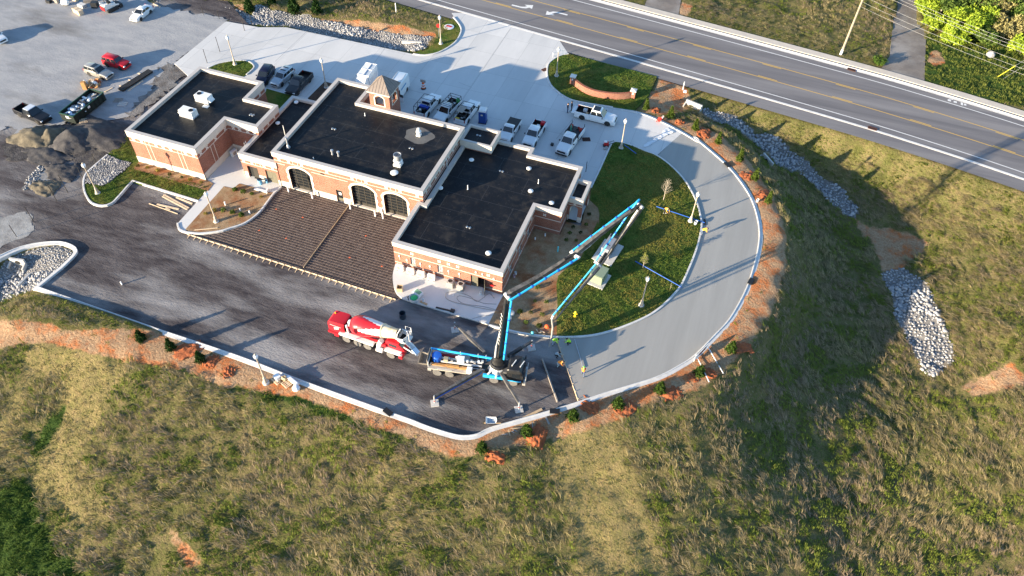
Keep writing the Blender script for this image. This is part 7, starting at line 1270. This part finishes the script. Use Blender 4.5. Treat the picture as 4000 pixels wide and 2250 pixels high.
# air conditioners on the pad
def condenser(p, label):
    thing('condenser_unit', label, 'air conditioner', p, [('case', M_white, lambda b: b.box(-.48,.48,-.18,.18,.08,.95), .02), ('fan_grille', M_greyw, lambda b: b.lathe([(.3,-.02),(.3,.0),(.05,.0)], 16, (-.1,-.18,.5), 'y')), ('foot', M_black, lambda b: b.box(-.4,-.3,-.2,.2,0,.08)), ('foot', M_black, lambda b: b.box(.3,.4,-.2,.2,0,.08))], 0, 'white condensers against the right wing')
for (x, y), w in zip(((165,400),(270,435),(375,465),(480,497)), ('first','second','third','fourth')): condenser(put('k',x,y,.05), 'slim white condenser against the right wing wall, %s from the left' % w)
M_ac = mat('grey_condenser', (.30,.29,.27), rough=.6)
for (x, y), w in zip(((672,560),(775,588)), ('left','right')): thing('fan_condenser', 'square grey condenser with top fan near the open door, %s one of two' % w, 'air conditioner', put('k',x,y,.05), [('case', M_ac, lambda b: b.box(-.42,.42,-.42,.42,.03,.95), .03), ('fan_ring', M_galv, lambda b: b.lathe([(.36,.95),(.36,1.0),(.3,1.0),(.3,.96)], 18)), ('fan', M_bk, lambda b: b.lathe([(.29,.96),(.29,.965)], 16))], 0, 'grey condensers by the open door')
thing('condenser_unit', 'white condenser in the alley beside the left wing', 'air conditioner', put('e',2360,405,.06), [('case', M_white, lambda b: b.box(-.2,.2,-.5,.5,.05,.95), .02), ('fan_grille', M_greyw, lambda b: b.lathe([(.3,0),(.3,.01)], 16, (.2,0,.5), 'x'))], radians(-10))
# things on the patio
thing('open_crate', 'small open wooden crate on the patio corner', 'crate', put('k',160,600,.05), [('side', M_wood, lambda b: b.box(-.35,.35,-.35,-.3,0,.6)), ('side', M_wood, lambda b: b.box(-.35,.35,.3,.35,0,.6)), ('side', M_wood2, lambda b: b.box(-.35,-.3,-.3,.3,0,.6)), ('side', M_wood2, lambda b: b.box(.3,.35,-.3,.3,0,.6)), ('floor', M_wood, lambda b: b.box(-.3,.3,-.3,.3,0,.05))], .3)
thing('plastic_tub', 'clear plastic tub with bright green stuff on the patio edge', 'tub', put('k',305,700,.05), [('tub', mat('milky_plastic', (.6,.64,.64), rough=.3), lambda b: b.loft([[(r_*cos(a),r_*sin(a),z) for a in [k*pi/6 for k in range(12)]] for r_, z in ((.55,0),(.62,.5),(.66,.52),(.58,.5),(.5,.3))])), ('filling', mat('bright_green', (.03,.40,.14)), lambda b: b.lathe([(.45,.42),(.3,.56),(.05,.6)], 9))])
thing('mortar_tray', 'pale tray with green edge beside the plastic tub', 'tray', put('k',345,640,.05), [('tray', M_wb, lambda b: b.box(-.55,.55,-.4,.4,0,.4), .05), ('inlay', mat('tray_green', (.16,.32,.2)), lambda b: b.box(-.42,.42,-.28,.28,.4,.415))], radians(-20))
def bucket(p, label, m=M_wb, s=1.): o = one('bucket', label, 'bucket', m, lambda b: b.lathe([(.13,0),(.15,.36),(.16,.37),(.14,.36),(.12,.05),(.01,.05)], 14), p, smooth=.6); o.scale = (s,)*3; return o
bucket(put('k',395,715,.07), 'white bucket on scrap boards at the patio edge'); bucket(put('k',972,640,.05), 'small white bucket at the open door'); bucket(put('k',1310,470,.04), 'pinkish bucket against the shaded side wall', mat('pink_bucket', (.5,.33,.36))); bucket(put('k',1325,440,.04), 'white bucket against the shaded side wall'); bucket(put('s7',590,262,.08), 'white bucket beside the lamp post on the lawn edge', M_wb, 1.4); bucket(put('k',250,690,.05), 'black bucket at the left patio edge', M_bk); bucket(put('c',2030,1190,.02), 'white bucket on the kerb above the plastic sheet'); bucket(put('h',510,670,-.05), 'white bucket by the fifth evergreen', M_wb, 1.2)
bucket(put('f',305,690,.06), 'blue barrel with a board on top by the double door', mat('barrel_blue', (.16,.38,.55)), 2.2); one('board', 'dark board lying on the blue barrel', 'board', M_bk, lambda b: b.box(-.7,.7,-.1,.1,0,.04), put('f',292,640,.9), radians(4)); bucket(put('f',370,680,.06), 'pale blue bucket by the double door', MATS['barrel_blue'], 1.2)
one('boards', 'light scrap boards under the bucket at the patio edge', 'boards', M_wood, lambda b: b.box(-.5,.5,-.15,.15,0,.05), put('k',400,732,.055), radians(-10)); p, q = ln('f', (240,740), (370,770), .15); one('foam_panel', 'white panel lying at the planted island corner', 'panel', M_wb, lambda b: b.bar(p, q, .35, .1)); p, q = ln('f', (362,780), (378,745), .2); one('foam_panel', 'small upright white panel at the island corner', 'panel', M_wb, lambda b: b.bar(p, q, .2, .5))
p, q = ln('k', (522,775), (690,815), .07); one('black_hose_box', 'black flat tool lying on the patio edge', 'tool', M_bk, lambda b: [b.bar(p, q, .22, .1), b.cbox(q+Vector((0,0,.12)), (.5,.4,.3))])
def hose(pts, r_, m_, label, z=.07, name='hose', rr='k'): return one(name, label, 'hose', m_, lambda b: b.tube([(x,y,z) for x, y in smooth_line([tuple(X(rr,*c)[:2]) for c in pts], step=.25)], r_, 5), smooth=True)
hose([(1130,745),(1000,735),(880,690),(760,660),(735,690),(800,740),(1000,770),(1150,810)], .025, M_greyw, 'inner grey hose loop on the patio'); hose([(1110,690),(1060,640),(990,690),(930,720),(850,660),(700,622),(625,640),(640,700),(800,750),(1150,820)], .025, M_greyw, 'outer grey hose loop on the patio', .11); hose([(890,890),(1000,865),(1120,852)], .02, M_greyw, 'short hose at the lower patio corner')
one('trash_can', 'dark metal barrel standing in the mixer shadow', 'barrel', mat('barrel_dark', (.03,.05,.07), rough=.5), lambda b: b.lathe([(.38,0),(.4,.3),(.38,.32),(.38,.85),(.4,.9),(.35,.9),(.35,.1),(.01,.1)], 18), put('k',190,878,-.15), smooth=.6)
# blue pipes on the lawn with stands
for r_, a_, b2, lb in (('s7',(175,72),(690,245),'blue pole lying across the lawn by the amber clad worker'),('l',(1240,825),(1710,1088),'blue pole lying across the lawn below the small tree'),('g',(1640,295),(1765,385),'short blue pole at the top tip of the lawn')): p, q = ln(r_, a_, b2, .22); one('blue_pole', lb, 'pole', M_blue2, lambda b: b.tube([p, q], .05, 8))
one('float_tool', 'dark float tool at the end of the blue pole on the wet slab', 'tool', M_dkm, lambda b: [b.box(-.12,.12,-.6,.6,0,.06), b.box(-.1,.1,-.1,.1,.06,.25)], put('s7',692,240,.01), radians(15))
# plastic sheet on the apron
def sheetz(): 
    pl = [tuple(p) for p in smooth_line(XS('g 1830,300 1920,250 2000,200 2030,150 2080,125 2155,170 2100,200 2010,245 1900,310 1850,330'), True, .3)]; g_ = np.array(pl); lo, hi = g_.min(0), g_.max(0); gx_ = np.arange(lo[0],hi[0],.16); gy_ = np.arange(lo[1],hi[1],.16); xx, yy = np.meshgrid(gx_, gy_); P = np.c_[xx.ravel(), yy.ravel()]; ins = inpoly(P, pl); z = .03+ins*(.16*np.abs(fbm(P, 1.6, 3, 9)-.5)*2.2+.02); idx = np.arange(len(P)).reshape(xx.shape); q = np.stack([idx[:-1,:-1],idx[:-1,1:],idx[1:,1:],idx[1:,:-1]],-1).reshape(-1,4); q = q[ins[q].all(1)]; me = bpy.data.meshes.new('plastic_sheet'); npmesh(me, np.c_[P, z], q); me.materials.append(mat('sheet_plastic', (.62,.64,.66), rough=.35)); o = bpy.data.objects.new('plastic_sheet', me); COL.objects.link(o); tag(o, 'crumpled translucent plastic sheet at the edge of the wet slab', 'plastic sheet')
sheetz()
thing('plate_compactor', 'red and grey plate compactor lying by the tip of the big lawn', 'compactor', put('s4',775,645,.012), [('engine', MATS['fire_red'], lambda b: b.box(-.35,.35,-.25,.25,.2,.65), .04), ('plate', M_dkm, lambda b: b.box(-.45,.45,-.3,.3,0,.12)), ('tank', M_white, lambda b: b.box(-.1,.35,-.2,.2,.65,.85), .05), ('handle', M_dkm, lambda b: [b.bar((-.3,s*.22,.4),(-1.1,s*.25,.75),.05) for s in (-1,1)]+[b.bar((-1.1,-.25,.75),(-1.1,.25,.75),.05)])], radians(200)); one('gravel_bag', 'grey bag lying by the plate compactor', 'bag', M_ac, lambda b: b.box(-.4,.4,-.2,.2,0,.2), put('s4',770,685,.012), radians(70), bevel=.06); one('small_block', 'small dark block on the concrete before the flatbed truck', 'block', M_dkm, lambda b: b.box(-.2,.2,-.2,.2,0,.35), put('s4',57,640,.012))
thing('hose_cart', 'red hose cart at the upper kerb by the evergreens', 'cart', put('c',1995,1225,.02), [('frame', MATS['fire_red'], lambda b: [b.bar((-.4,s*.25,.1),(.4,s*.25,.9),.06) for s in (-1,1)]+[b.bar((-.4,-.25,.1),(-.4,.25,.1),.06)]), ('reel', MATS['reel_red'], lambda b: b.lathe([(.3,-.2),(.1,-.15),(.1,.15),(.3,.2)], 12, (0,0,.4), 'y')), ('wheel', M_rub, lambda b: b.lathe([(.15,-.03),(.15,.03)], 12, (-.4,.3,.15), 'y'))])
# white bollards before the vehicle doors
for s in ('f 588,770','f 828,838','f 1210,945','f 1460,1018','f 1538,1040'):
    p = X('f', *map(float, s[2:].split(',')), -.1); one('bollard', 'white pipe bollard beside the arched vehicle doors, %s from the left' % {588:'first',828:'second',1210:'third',1460:'fourth',1538:'fifth'}[int(s[2:].split(',')[0])], 'bollard', M_wb, lambda b: b.lathe([(.11,-.2),(.11,1.0),(.08,1.08),(.01,1.1)], 14), (p.x,p.y,-.1), group='bollards before the vehicle doors', smooth=.6)
for r_, x, y, h_ in (('e',2270,905,.6),('e',2418,958,.35),('e',2515,990,.5),('g',748,1250,.35),('g',848,1215,.4)): one('pipe_stub', 'short white pipe stub standing in the mulch, %s from the left' % {2270:'first',2418:'second',2515:'third',748:'fourth',848:'fifth'}[x], 'pipe', M_wb, lambda b: b.lathe([(.1,0),(.1,h_)], 12), put(r_,x,y,.08), group='pipe stubs in the beds', smooth=.6)
one('pipe_stub', 'turquoise pipe standing in the shaded bed', 'pipe', mat('turquoise', (.12,.55,.60)), lambda b: b.lathe([(.09,0),(.09,.9)], 12), put('l',460,728,.04), smooth=.6)
for r_, x, y, lb in (('k',1278,838,'upper round concrete cover beside the pump turret'),('k',1250,885,'lower round concrete cover beside the pump turret')): one('manhole_ring', lb, 'manhole', M_pre, lambda b: b.lathe([(.42,0),(.42,.22),(.33,.25),(.01,.25)], 20), put(r_,x,y,.04), smooth=.6)
one('manhole_ring', 'pale round manhole lid in the clay below the kerb', 'manhole', M_pre, lambda b: b.lathe([(.45,-.1),(.45,.12),(.01,.13)], 20), put('i',1120,960,-.05), smooth=.6)
one('cooler_bottle', 'small teal jug on the inner kerb', 'jug', MATS['turquoise'], lambda b: b.lathe([(.18,0),(.18,.3),(.08,.4)], 10), put('m',720,398,.15)); one('orange_ball', 'orange mesh bundle in the bed by the lawn edge', 'bundle', M_org, lambda b: b.lathe([(.05,0),(.28,.1),(.3,.3),(.15,.45),(.02,.48)], 9), put('m',868,335,.04)); one('rock', 'grey boulder in the grass below the woods', 'rock', M_rip, lambda b: b.lathe([(.5,-.2),(.75,.2),(.6,.6),(.2,.85),(.02,.9)], 8), put('q8',940,560,.0)); one('yard_marker', 'small pale stake standing alone in the yard', 'stake', M_wb, lambda b: b.box(-.06,.06,-.06,.06,0,.55), put('i',1228,545,-.15))
# gravel piles
M_pileb = mat('pile_brown', (.085,.072,.052), (.15,.128,.09), 1.5, .95, .06, 6., fine=.3); M_piled = mat('pile_dark', (.04,.038,.04), (.075,.07,.07), 1.5, .95, .06, 6., fine=.3)
def pile(s, R_, H, m, label, sx=1., rz=0., zz=-.12, name='gravel_pile', cat='gravel pile', grp='gravel piles by the left wing'):
    r_, q_ = s.split(); p = X(r_, *map(float, q_.split(',')), -.1); n = 26; gx_ = np.linspace(-1,1,n); xx, yy = np.meshgrid(gx_, gx_); P = np.c_[xx.ravel(), yy.ravel()]; rr = np.hypot(P[:,0], P[:,1])*(1+.5*(fbm(P+p.x, 1.8, 4, 4)-.5)*2); z = H*np.clip(1-rr, 0, 1)**.9+(fbm(P+p.y, 4, 3, 2)-.5)*.34*(rr < .95); z = np.where(rr >= .98, -.35, z); idx = np.arange(n*n).reshape(n,n); me = bpy.data.meshes.new('gravel_pile'); npmesh(me, np.c_[P[:,0]*R_*sx, P[:,1]*R_, z], np.stack([idx[:-1,:-1],idx[:-1,1:],idx[1:,1:],idx[1:,:-1]],-1).reshape(-1,4)); me.materials.append(m); me.polygons.foreach_set('use_smooth', [True]*len(me.polygons)); o = bpy.data.objects.new('gravel_pile', me); COL.objects.link(o); o.name = name; o.location = (p.x,p.y,zz); o.rotation_euler = (0,0,rz); tag(o, label, cat, grp)
pile('e 340,235', 2.6, 1.5, M_pileb, 'brown gravel pile, leftmost by the dark pickup', 1.3); pile('e 530,230', 2.2, 1.7, M_pileb, 'pale brown gravel pile in the middle', .9); pile('e 740,260', 3.0, 2.0, M_piled, 'dark grey gravel pile nearest the left wing', 1.2); pile('e 950,210', 3.6, 1.6, M_piled, 'wide dark gravel spread beside the left wing', 1.5); pile('e 480,400', 2.2, .5, M_piled, 'low dark gravel ridge in front of the piles', 1.8); pile('e 620,560', 2.0, .5, M_piled, 'small dark heap left of the stone bed', 1.4); pile('e 450,720', 1.6, .4, M_pileb, 'low brown heap beside the bare posts', 1.4)
riprap(XS('e 520,390 600,400 560,450 420,560 330,680 250,760 220,720 300,590 420,480'), lambda P: np.full(len(P), -.12), .2, .45, 'loose blue grey stones scattered along the left yard', 250)
M_clayh = mat('orange_clay', (.36,.10,.032), (.27,.085,.035), 2., .95, .1, 5., fine=.35)
HP = ('c 1960,1110', 'c 2200,1230', 'c 2440,1340', 'h 110,160', 'h 430,470', 'h 560,620', 'n 780,700', 'n 520,900', 'n 400,940', 'n 230,1060', 'm 1660,1140', 'm 760,1410', 'p 540,370', 'p 1130,60', 'o 1180,190', 'o 1330,260', 'o 1440,330')
for s, w_ in zip(HP, by_x([X(s.split()[0], *map(float, s.split()[1].split(','))) for s in HP])):
    if w_: pile(s, rng.uniform(.7,1.3), rng.uniform(.14,.26), M_clayh, 'low heap of bright orange clay on the verge, %s from the left' % w_, rng.uniform(1.,1.6), rng.uniform(0,3), -.06, 'clay_heap', 'clay heap', 'orange clay heaps along the verge')
# skid steer and material at the top edge
p = X('q5', 775, 105, -.06); SK = thing('skid_steer', 'red white and black skid steer loader at the top of the lot', 'loader', (p.x,p.y,-.06), [('body', M_white, lambda b: b.box(-1.3,.9,-.6,.6,.5,1.3), .05), ('cab_frame', M_bk, lambda b: [b.bar((x,y,1.3),(x*.9,y,2.05),.09) for x in (-.4,.8) for y in (-.5,.5)]+[b.box(-.45,.85,-.55,.55,2.0,2.08)]), ('rear_door', MATS['fire_red'], lambda b: b.box(-1.42,-1.3,-.55,.55,.45,1.2), .03), ('lift_arm', M_white, lambda b: b.bar((-1.2,-.68,1.5),(1.4,-.68,.7),.14,.22)), ('lift_arm', M_white, lambda b: b.bar((-1.2,.68,1.5),(1.4,.68,.7),.14,.22)), ('bucket', M_dkm, lambda b: b.box(1.4,1.95,-.9,.9,.1,.75)), ('track', M_rub, lambda b: b.loft([[(x,y,z) for x, z in ((-1.2,.3),(-1.0,.05),(.9,.05),(1.15,.3),(.9,.6),(-1.0,.6))] for y in (-.95,-.6)])), ('track', M_rub, lambda b: b.loft([[(x,y,z) for x, z in ((-1.2,.3),(-1.0,.05),(.9,.05),(1.15,.3),(.9,.6),(-1.0,.6))] for y in (.6,.95)])), ('seat', M_bk, lambda b: b.box(-.2,.3,-.3,.3,1.3,1.6))], radians(75))
thing('plywood_crate', 'long plywood crate at the top of the gravel lot', 'crate', put('q5',430,140,-.06), [('box', M_wood2, lambda b: b.box(-1.1,1.1,-.4,.4,0,.75), .02)]+[('batten', M_wood, lambda b, x=x: b.box(x-.05,x+.05,-.43,.43,0,.78)) for x in (-1.0,0,1.0)], radians(-18)); thing('propane_tank', 'white tank lying by the trailer at the top edge', 'tank', put('q5',295,55,-.06), [('tank', M_white, lambda b: b.lathe([(.05,-.7),(.45,-.55),(.5,0),(.45,.55),(.05,.7)], 14, (0,0,.5), 'x'), 0, 1), ('foot', M_dkm, lambda b: b.box(-.4,.4,-.3,.3,0,.15))], .3)
for (x, y, w, d_, h_, m_, lb, rz) in ((470,70,1.4,.9,.5,MATS['white_timber'],'pale stack of boards at the top of the lot',-10),(610,75,1.1,1.0,1.0,M_dkm,'dark metal rack at the top of the lot',20),(560,20,2.4,.3,.5,M_greyw,'grey timber stack at the top edge',40),(160,15,2.6,.5,.6,M_greyw,'low trailer tongue at the top edge',-5),(400,2,1.2,.7,.5,M_wood2,'yellowish boards at the top edge',0),(115,28,.9,.6,.5,M_dkm,'dark trailer wheel assembly at the top edge',0)): thing('material_stack', lb, 'stack', put('q5',x,y,-.06), [('layer', m_, lambda b, k=k: b.box(-w/2+.06*(k%2),w/2-.05*((k+1)%2),-d_/2,d_/2,k*h_/4+.005,(k+1)*h_/4-.01)) for k in range(4)], radians(rz), 'material stacks at the top of the lot')
# utility pole, wires and guy
a_, b2 = X('d', 1040, 455, 0), None; gp = Vector((a_.x, a_.y, gz(a_.x, a_.y))); M_pole = mat('pole_wood', (.36,.30,.22), (.26,.21,.15), 2., .9)
Hp = 13.; up_t = thing('utility_pole', 'tall weathered utility pole beyond the road', 'utility pole', gp, [('pole', M_pole, lambda b: b.lathe([(.2,-.3),(.13,Hp)], 12), 0, 1), ('marker_sleeve', M_wb, lambda b: b.lathe([(.215,0),(.205,1.0)], 12)), ('ground_wire', M_galv, lambda b: b.bar((.2,0,0),(.14,0,Hp),.03)), ('cross_arm', M_pole, lambda b: b.box(-1.2,1.2,-.08,.08,Hp-.8,Hp-.65))])
dirr = station(gp.x)[1]
for k, (hh, so_) in enumerate(((12.5,1.1),(12.5,0),(12.5,-1.1),(10.5,.2),(9.6,.2),(8.8,.2))):
    nn = Vector((-dirr.y, dirr.x, 0))*so_
    for sgn in (1,):
        P0 = gp+nn+Vector((0,0,hh)); P1 = P0+Vector((dirr.x,dirr.y-.25,0))*45*sgn; pts = [P0.lerp(P1,t_)-Vector((0,0,1.2*4*t_*(1-t_))) for t_ in [i_/12 for i_ in range(13)]]
        one('overhead_wire', 'thin overhead wire leaving the utility pole to the right, %s' % ['first on the cross arm','middle on the cross arm','last on the cross arm','upper on the pole','middle on the pole','lowest on the pole'][k], 'wire', mat('wire', (.5,.5,.5), rough=.5), lambda b: b.tube(pts, .011, 4), group='overhead wires')
p, q = X('q8', 1005, 778, 0), None; gq = Vector((p.x,p.y,gz(p.x,p.y))); tq = gq+Vector((6,2.5,7)); thing('guy_wire', 'guy wire with a yellow sleeve at the right edge', 'wire', gq, [('wire', M_galv, lambda b: b.bar((0,0,0),(6,2.5,7),.025)), ('sleeve', mat('sleeve_yellow', (.8,.7,.05)), lambda b: b.bar((0,0,0),(1.9,.8,2.2),.07))]); p = X('q8', 1058, 795, 0); thing('guy_wire', 'bare guy wire beside the yellow sleeved one', 'wire', (p.x,p.y,gz(p.x,p.y)), [('wire', M_galv, lambda b: b.bar((0,0,0),(6,2.5,7),.025))])
# ================================================================ grass
def blades(P, z, th, Lb, hb, wb, C, nb, spread, curl=.5):
    """nb bent strips for each clump lying along th"""
    n = len(P); N = n*nb; R_ = lambda a: np.repeat(a, nb, 0); base = R_(np.c_[P, z])+np.c_[rng.normal(size=(N,2))*spread, np.zeros(N)]; t_ = R_(th)+rng.normal(size=N)*curl; l = R_(Lb)*rng.uniform(.55,1.25,N); h = R_(hb)*rng.uniform(.4,1.3,N); d = np.c_[np.cos(t_), np.sin(t_), np.zeros(N)]; t2 = t_+rng.normal(size=N)*.35; d2 = np.c_[np.cos(t2), np.sin(t2), np.zeros(N)]; s = np.c_[-d[:,1], d[:,0], np.zeros(N)]*(R_(wb)*rng.uniform(.6,1.3,N))[:,None]/2; up = np.array([0,0,1.])
    p1 = base+d*(l*.4)[:,None]+up*h[:,None]; p2 = p1+d2*(l*.6)[:,None]-up*(h*rng.uniform(.3,.85,N))[:,None]; tw = np.c_[np.zeros((N,2)), rng.uniform(-.5,.5,N)*np.linalg.norm(s,axis=1)]
    V = np.stack([base-s*.6, base+s*.6, p1+s+tw, p1-s-tw, p2+s*.3, p2-s*.3], 1).reshape(-1,3); i0 = (6*np.arange(N))[:,None]; F_ = np.concatenate([i0+np.array([0,1,2,3]), i0+np.array([3,2,4,5])]); k = rng.uniform(.72,1.25,(N,1)); return V, F_, np.repeat(R_(C)*k, 6, 0)
def inframe(P, z, mg):
    Q = np.c_[P, z]-np.array(CAM[:]); M_ = np.array(RM); v = Q@M_; px = 2000+F_PX*v[:,0]/-v[:,2]; py = 1125-F_PX*v[:,1]/-v[:,2]; return (px > -4000*mg) & (px < 4000*(1+mg)) & (py > -2250*mg) & (py < 2250*(1+mg))
ar = 200*170; n0 = 270000
P = np.c_[rng.uniform(-52,152,n0), rng.uniform(-56,112,n0)]; P = P[inframe(P, np.full(len(P), -3.), .10)]
s_ = np.minimum(sdist(P, PAD), sdist(P, ROADP)); ok = s_ > .45
for D in (DRIVE, DRIVE2, [(p[0],p[1]) for p in RB], [(p[0],p[1]) for p in RC], [(p[0],p[1]) for p in RN], [(p[0],p[1]) for p in LB]): ok &= ~inpoly(P, D)
P = P[ok]; s_ = s_[ok]; zd = zone(P, 'dirt', 1.4); zy = zone(P, 'dry', 3.5); zl = zone(P, 'lush', 2.2); keep = rng.random(len(P)) > np.clip((zd+(fbm(P,.9,3,1)-.5)*.8-.12)*4, 0, .985); P, s_, zd, zy, zl = P[keep], s_[keep], zd[keep], zy[keep], zl[keep]
z = terrz(P); north = P[:,1] > 45; g1 = fbm(P, .11, 4, 21); g2 = fbm(P, .8, 3, 31); dryk = zy+(fbm(P,.5,3,2)-.5)*.8 > .5; lush = zl+(fbm(P,.5,3,12)-.5)*.8 > .5; greenp = (fbm(P, .38, 4, 41) > .60) & ~dryk
C = np.empty((len(P),3)); straw = np.array([.44,.345,.17]); straw2 = np.array([.28,.22,.12]); tanp = np.array([.38,.275,.18]); gr1 = np.array([.20,.22,.035]); gr2 = np.array([.09,.14,.02])
k = np.clip((g1-.35)*3, 0, 1)[:,None]; C[:] = straw*(1-k)+tanp*k; k = (rng.random((len(P),1)) < .35); C = np.where(k, straw2, C); mixg = (rng.random(len(P)) < .16)|greenp; C[mixg] = gr1*.6+gr2*.4+rng.random((mixg.sum(),1))*.08*np.array([1,1.,.25]); C[dryk] = np.where(rng.random((dryk.sum(),1)) < .45, np.array([.40,.295,.14]), np.array([.22,.205,.065])); C[lush] = gr2*.8+rng.random((lush.sum(),1))*np.array([.05,.07,.012])
ln_ = lush & north; C[ln_] = np.array([.13,.165,.03])+rng.random((ln_.sum(),1))*np.array([.12,.10,.03]); C *= np.array([.84,.86,.80]); edge = s_ < 2.2; C[edge & (rng.random(len(P)) < .6)] = gr1*.8
th = 2*pi*1.6*fbm(P, .045, 3, 51)+1.2*(g2-.5)*2; th = np.where(rng.random(len(P)) < .2, th+rng.normal(size=len(P))*1., th)
uq = P+np.c_[(fbm(P,.06,3,81)-.5)*26, (fbm(P,.06,3,91)-.5)*26]; ca, sa = cos(.5), sin(.5); uu = np.c_[(uq[:,0]*ca+uq[:,1]*sa)*.42, (-uq[:,0]*sa+uq[:,1]*ca)*1.05]; rid = np.clip(1.15-2.3*np.abs(vnoise(uu, 1., 101)-.5)-.5*np.abs(vnoise(uu, 2.1, 102)-.5), 0, 1); rid = np.where(dryk, .4, rid); z = z+(rid-.45)*.5*np.where(dryk|edge|lush, .15, 1.); low = (rid < .38) & ~dryk & ~lush & (rng.random(len(P)) < .75); C[low] = gr2*.75+rng.random((low.sum(),1))*np.array([.06,.07,.015]); th = th*.35+.5+rng.normal(size=len(P))*.25; big = (rid > .7) & ~greenp; Lb = np.where(greenp|lush, .35, np.where(big, .95, .6))*(.6+.8*g2); hb = np.where(greenp, .2, np.where(big, .26, .15))*(.3+1.3*g2)
Lb = np.where(dryk, .28, Lb); hb = np.where(dryk, .09, hb); Lb = np.where(north, Lb*.8, Lb); Lb = np.where(edge, np.minimum(Lb,.35), Lb); hb = np.where(edge, np.minimum(hb,.16), hb); wb = np.where(greenp|lush, .07, .05); sel = rng.random(len(P)) < np.where(north, .55, np.where(dryk, .8, 1.))
P, z, th, Lb, hb, wb, C = (a[sel] for a in (P, z, th, Lb, hb, wb, C))
print('clumps', len(P))
V, F_, CC = blades(P, z-.02, th, Lb, hb, wb, C, 6, .13, .28); o = colmesh('field_grass', V, F_, CC); tag(o, 'long matted straw and green grass on the embankment', 'grass', kind='stuff')
# lawns
def lawngrass(poly, zz, dens, label, dry=.35):
    pl = [(p[0],p[1]) for p in poly]; b_ = np.array(pl); lo, hi = b_.min(0), b_.max(0); n = int((hi-lo).prod()*dens); P = rng.uniform(lo, hi, (n,2)); P = P[inpoly(P, pl)]; P = P[pdist(P, pl) > .2]; n = len(P); r_ = rng.random((n,1)); pch = fbm(P, .28, 3, 61); st = (np.sin((P[:,0]*.6+P[:,1])*2.1) > .2)*.12; d_ = np.clip((pch+st-.45)*4, 0, 1)[:,None]*dry*2; C = np.array([.06,.115,.018])*(1-r_)+np.array([.17,.23,.04])*r_; C = C*(1-d_)+np.array([.34,.27,.065])*d_
    V, F_, CC = blades(P, np.full(n, zz), rng.random(n)*6.3, np.full(n,.14), .03+.16*fbm(P, 1.3, 3, 71), np.full(n,.05), C, 4, .07, 1.); o = colmesh('lawn_grass', V, F_, CC); tag(o, label, 'grass', kind='stuff')
lawngrass(LAWN2, .07, 26, 'mown blades of the big lawn'); lawngrass(SIGNL, .07, 16, 'mown blades of the roadside lawn', .15); lawngrass(LAWN1, .08, 20, 'mown blades of the front grass strip', .12); lawngrass(ISL, .07, 16, 'mown blades of the small island', .05)
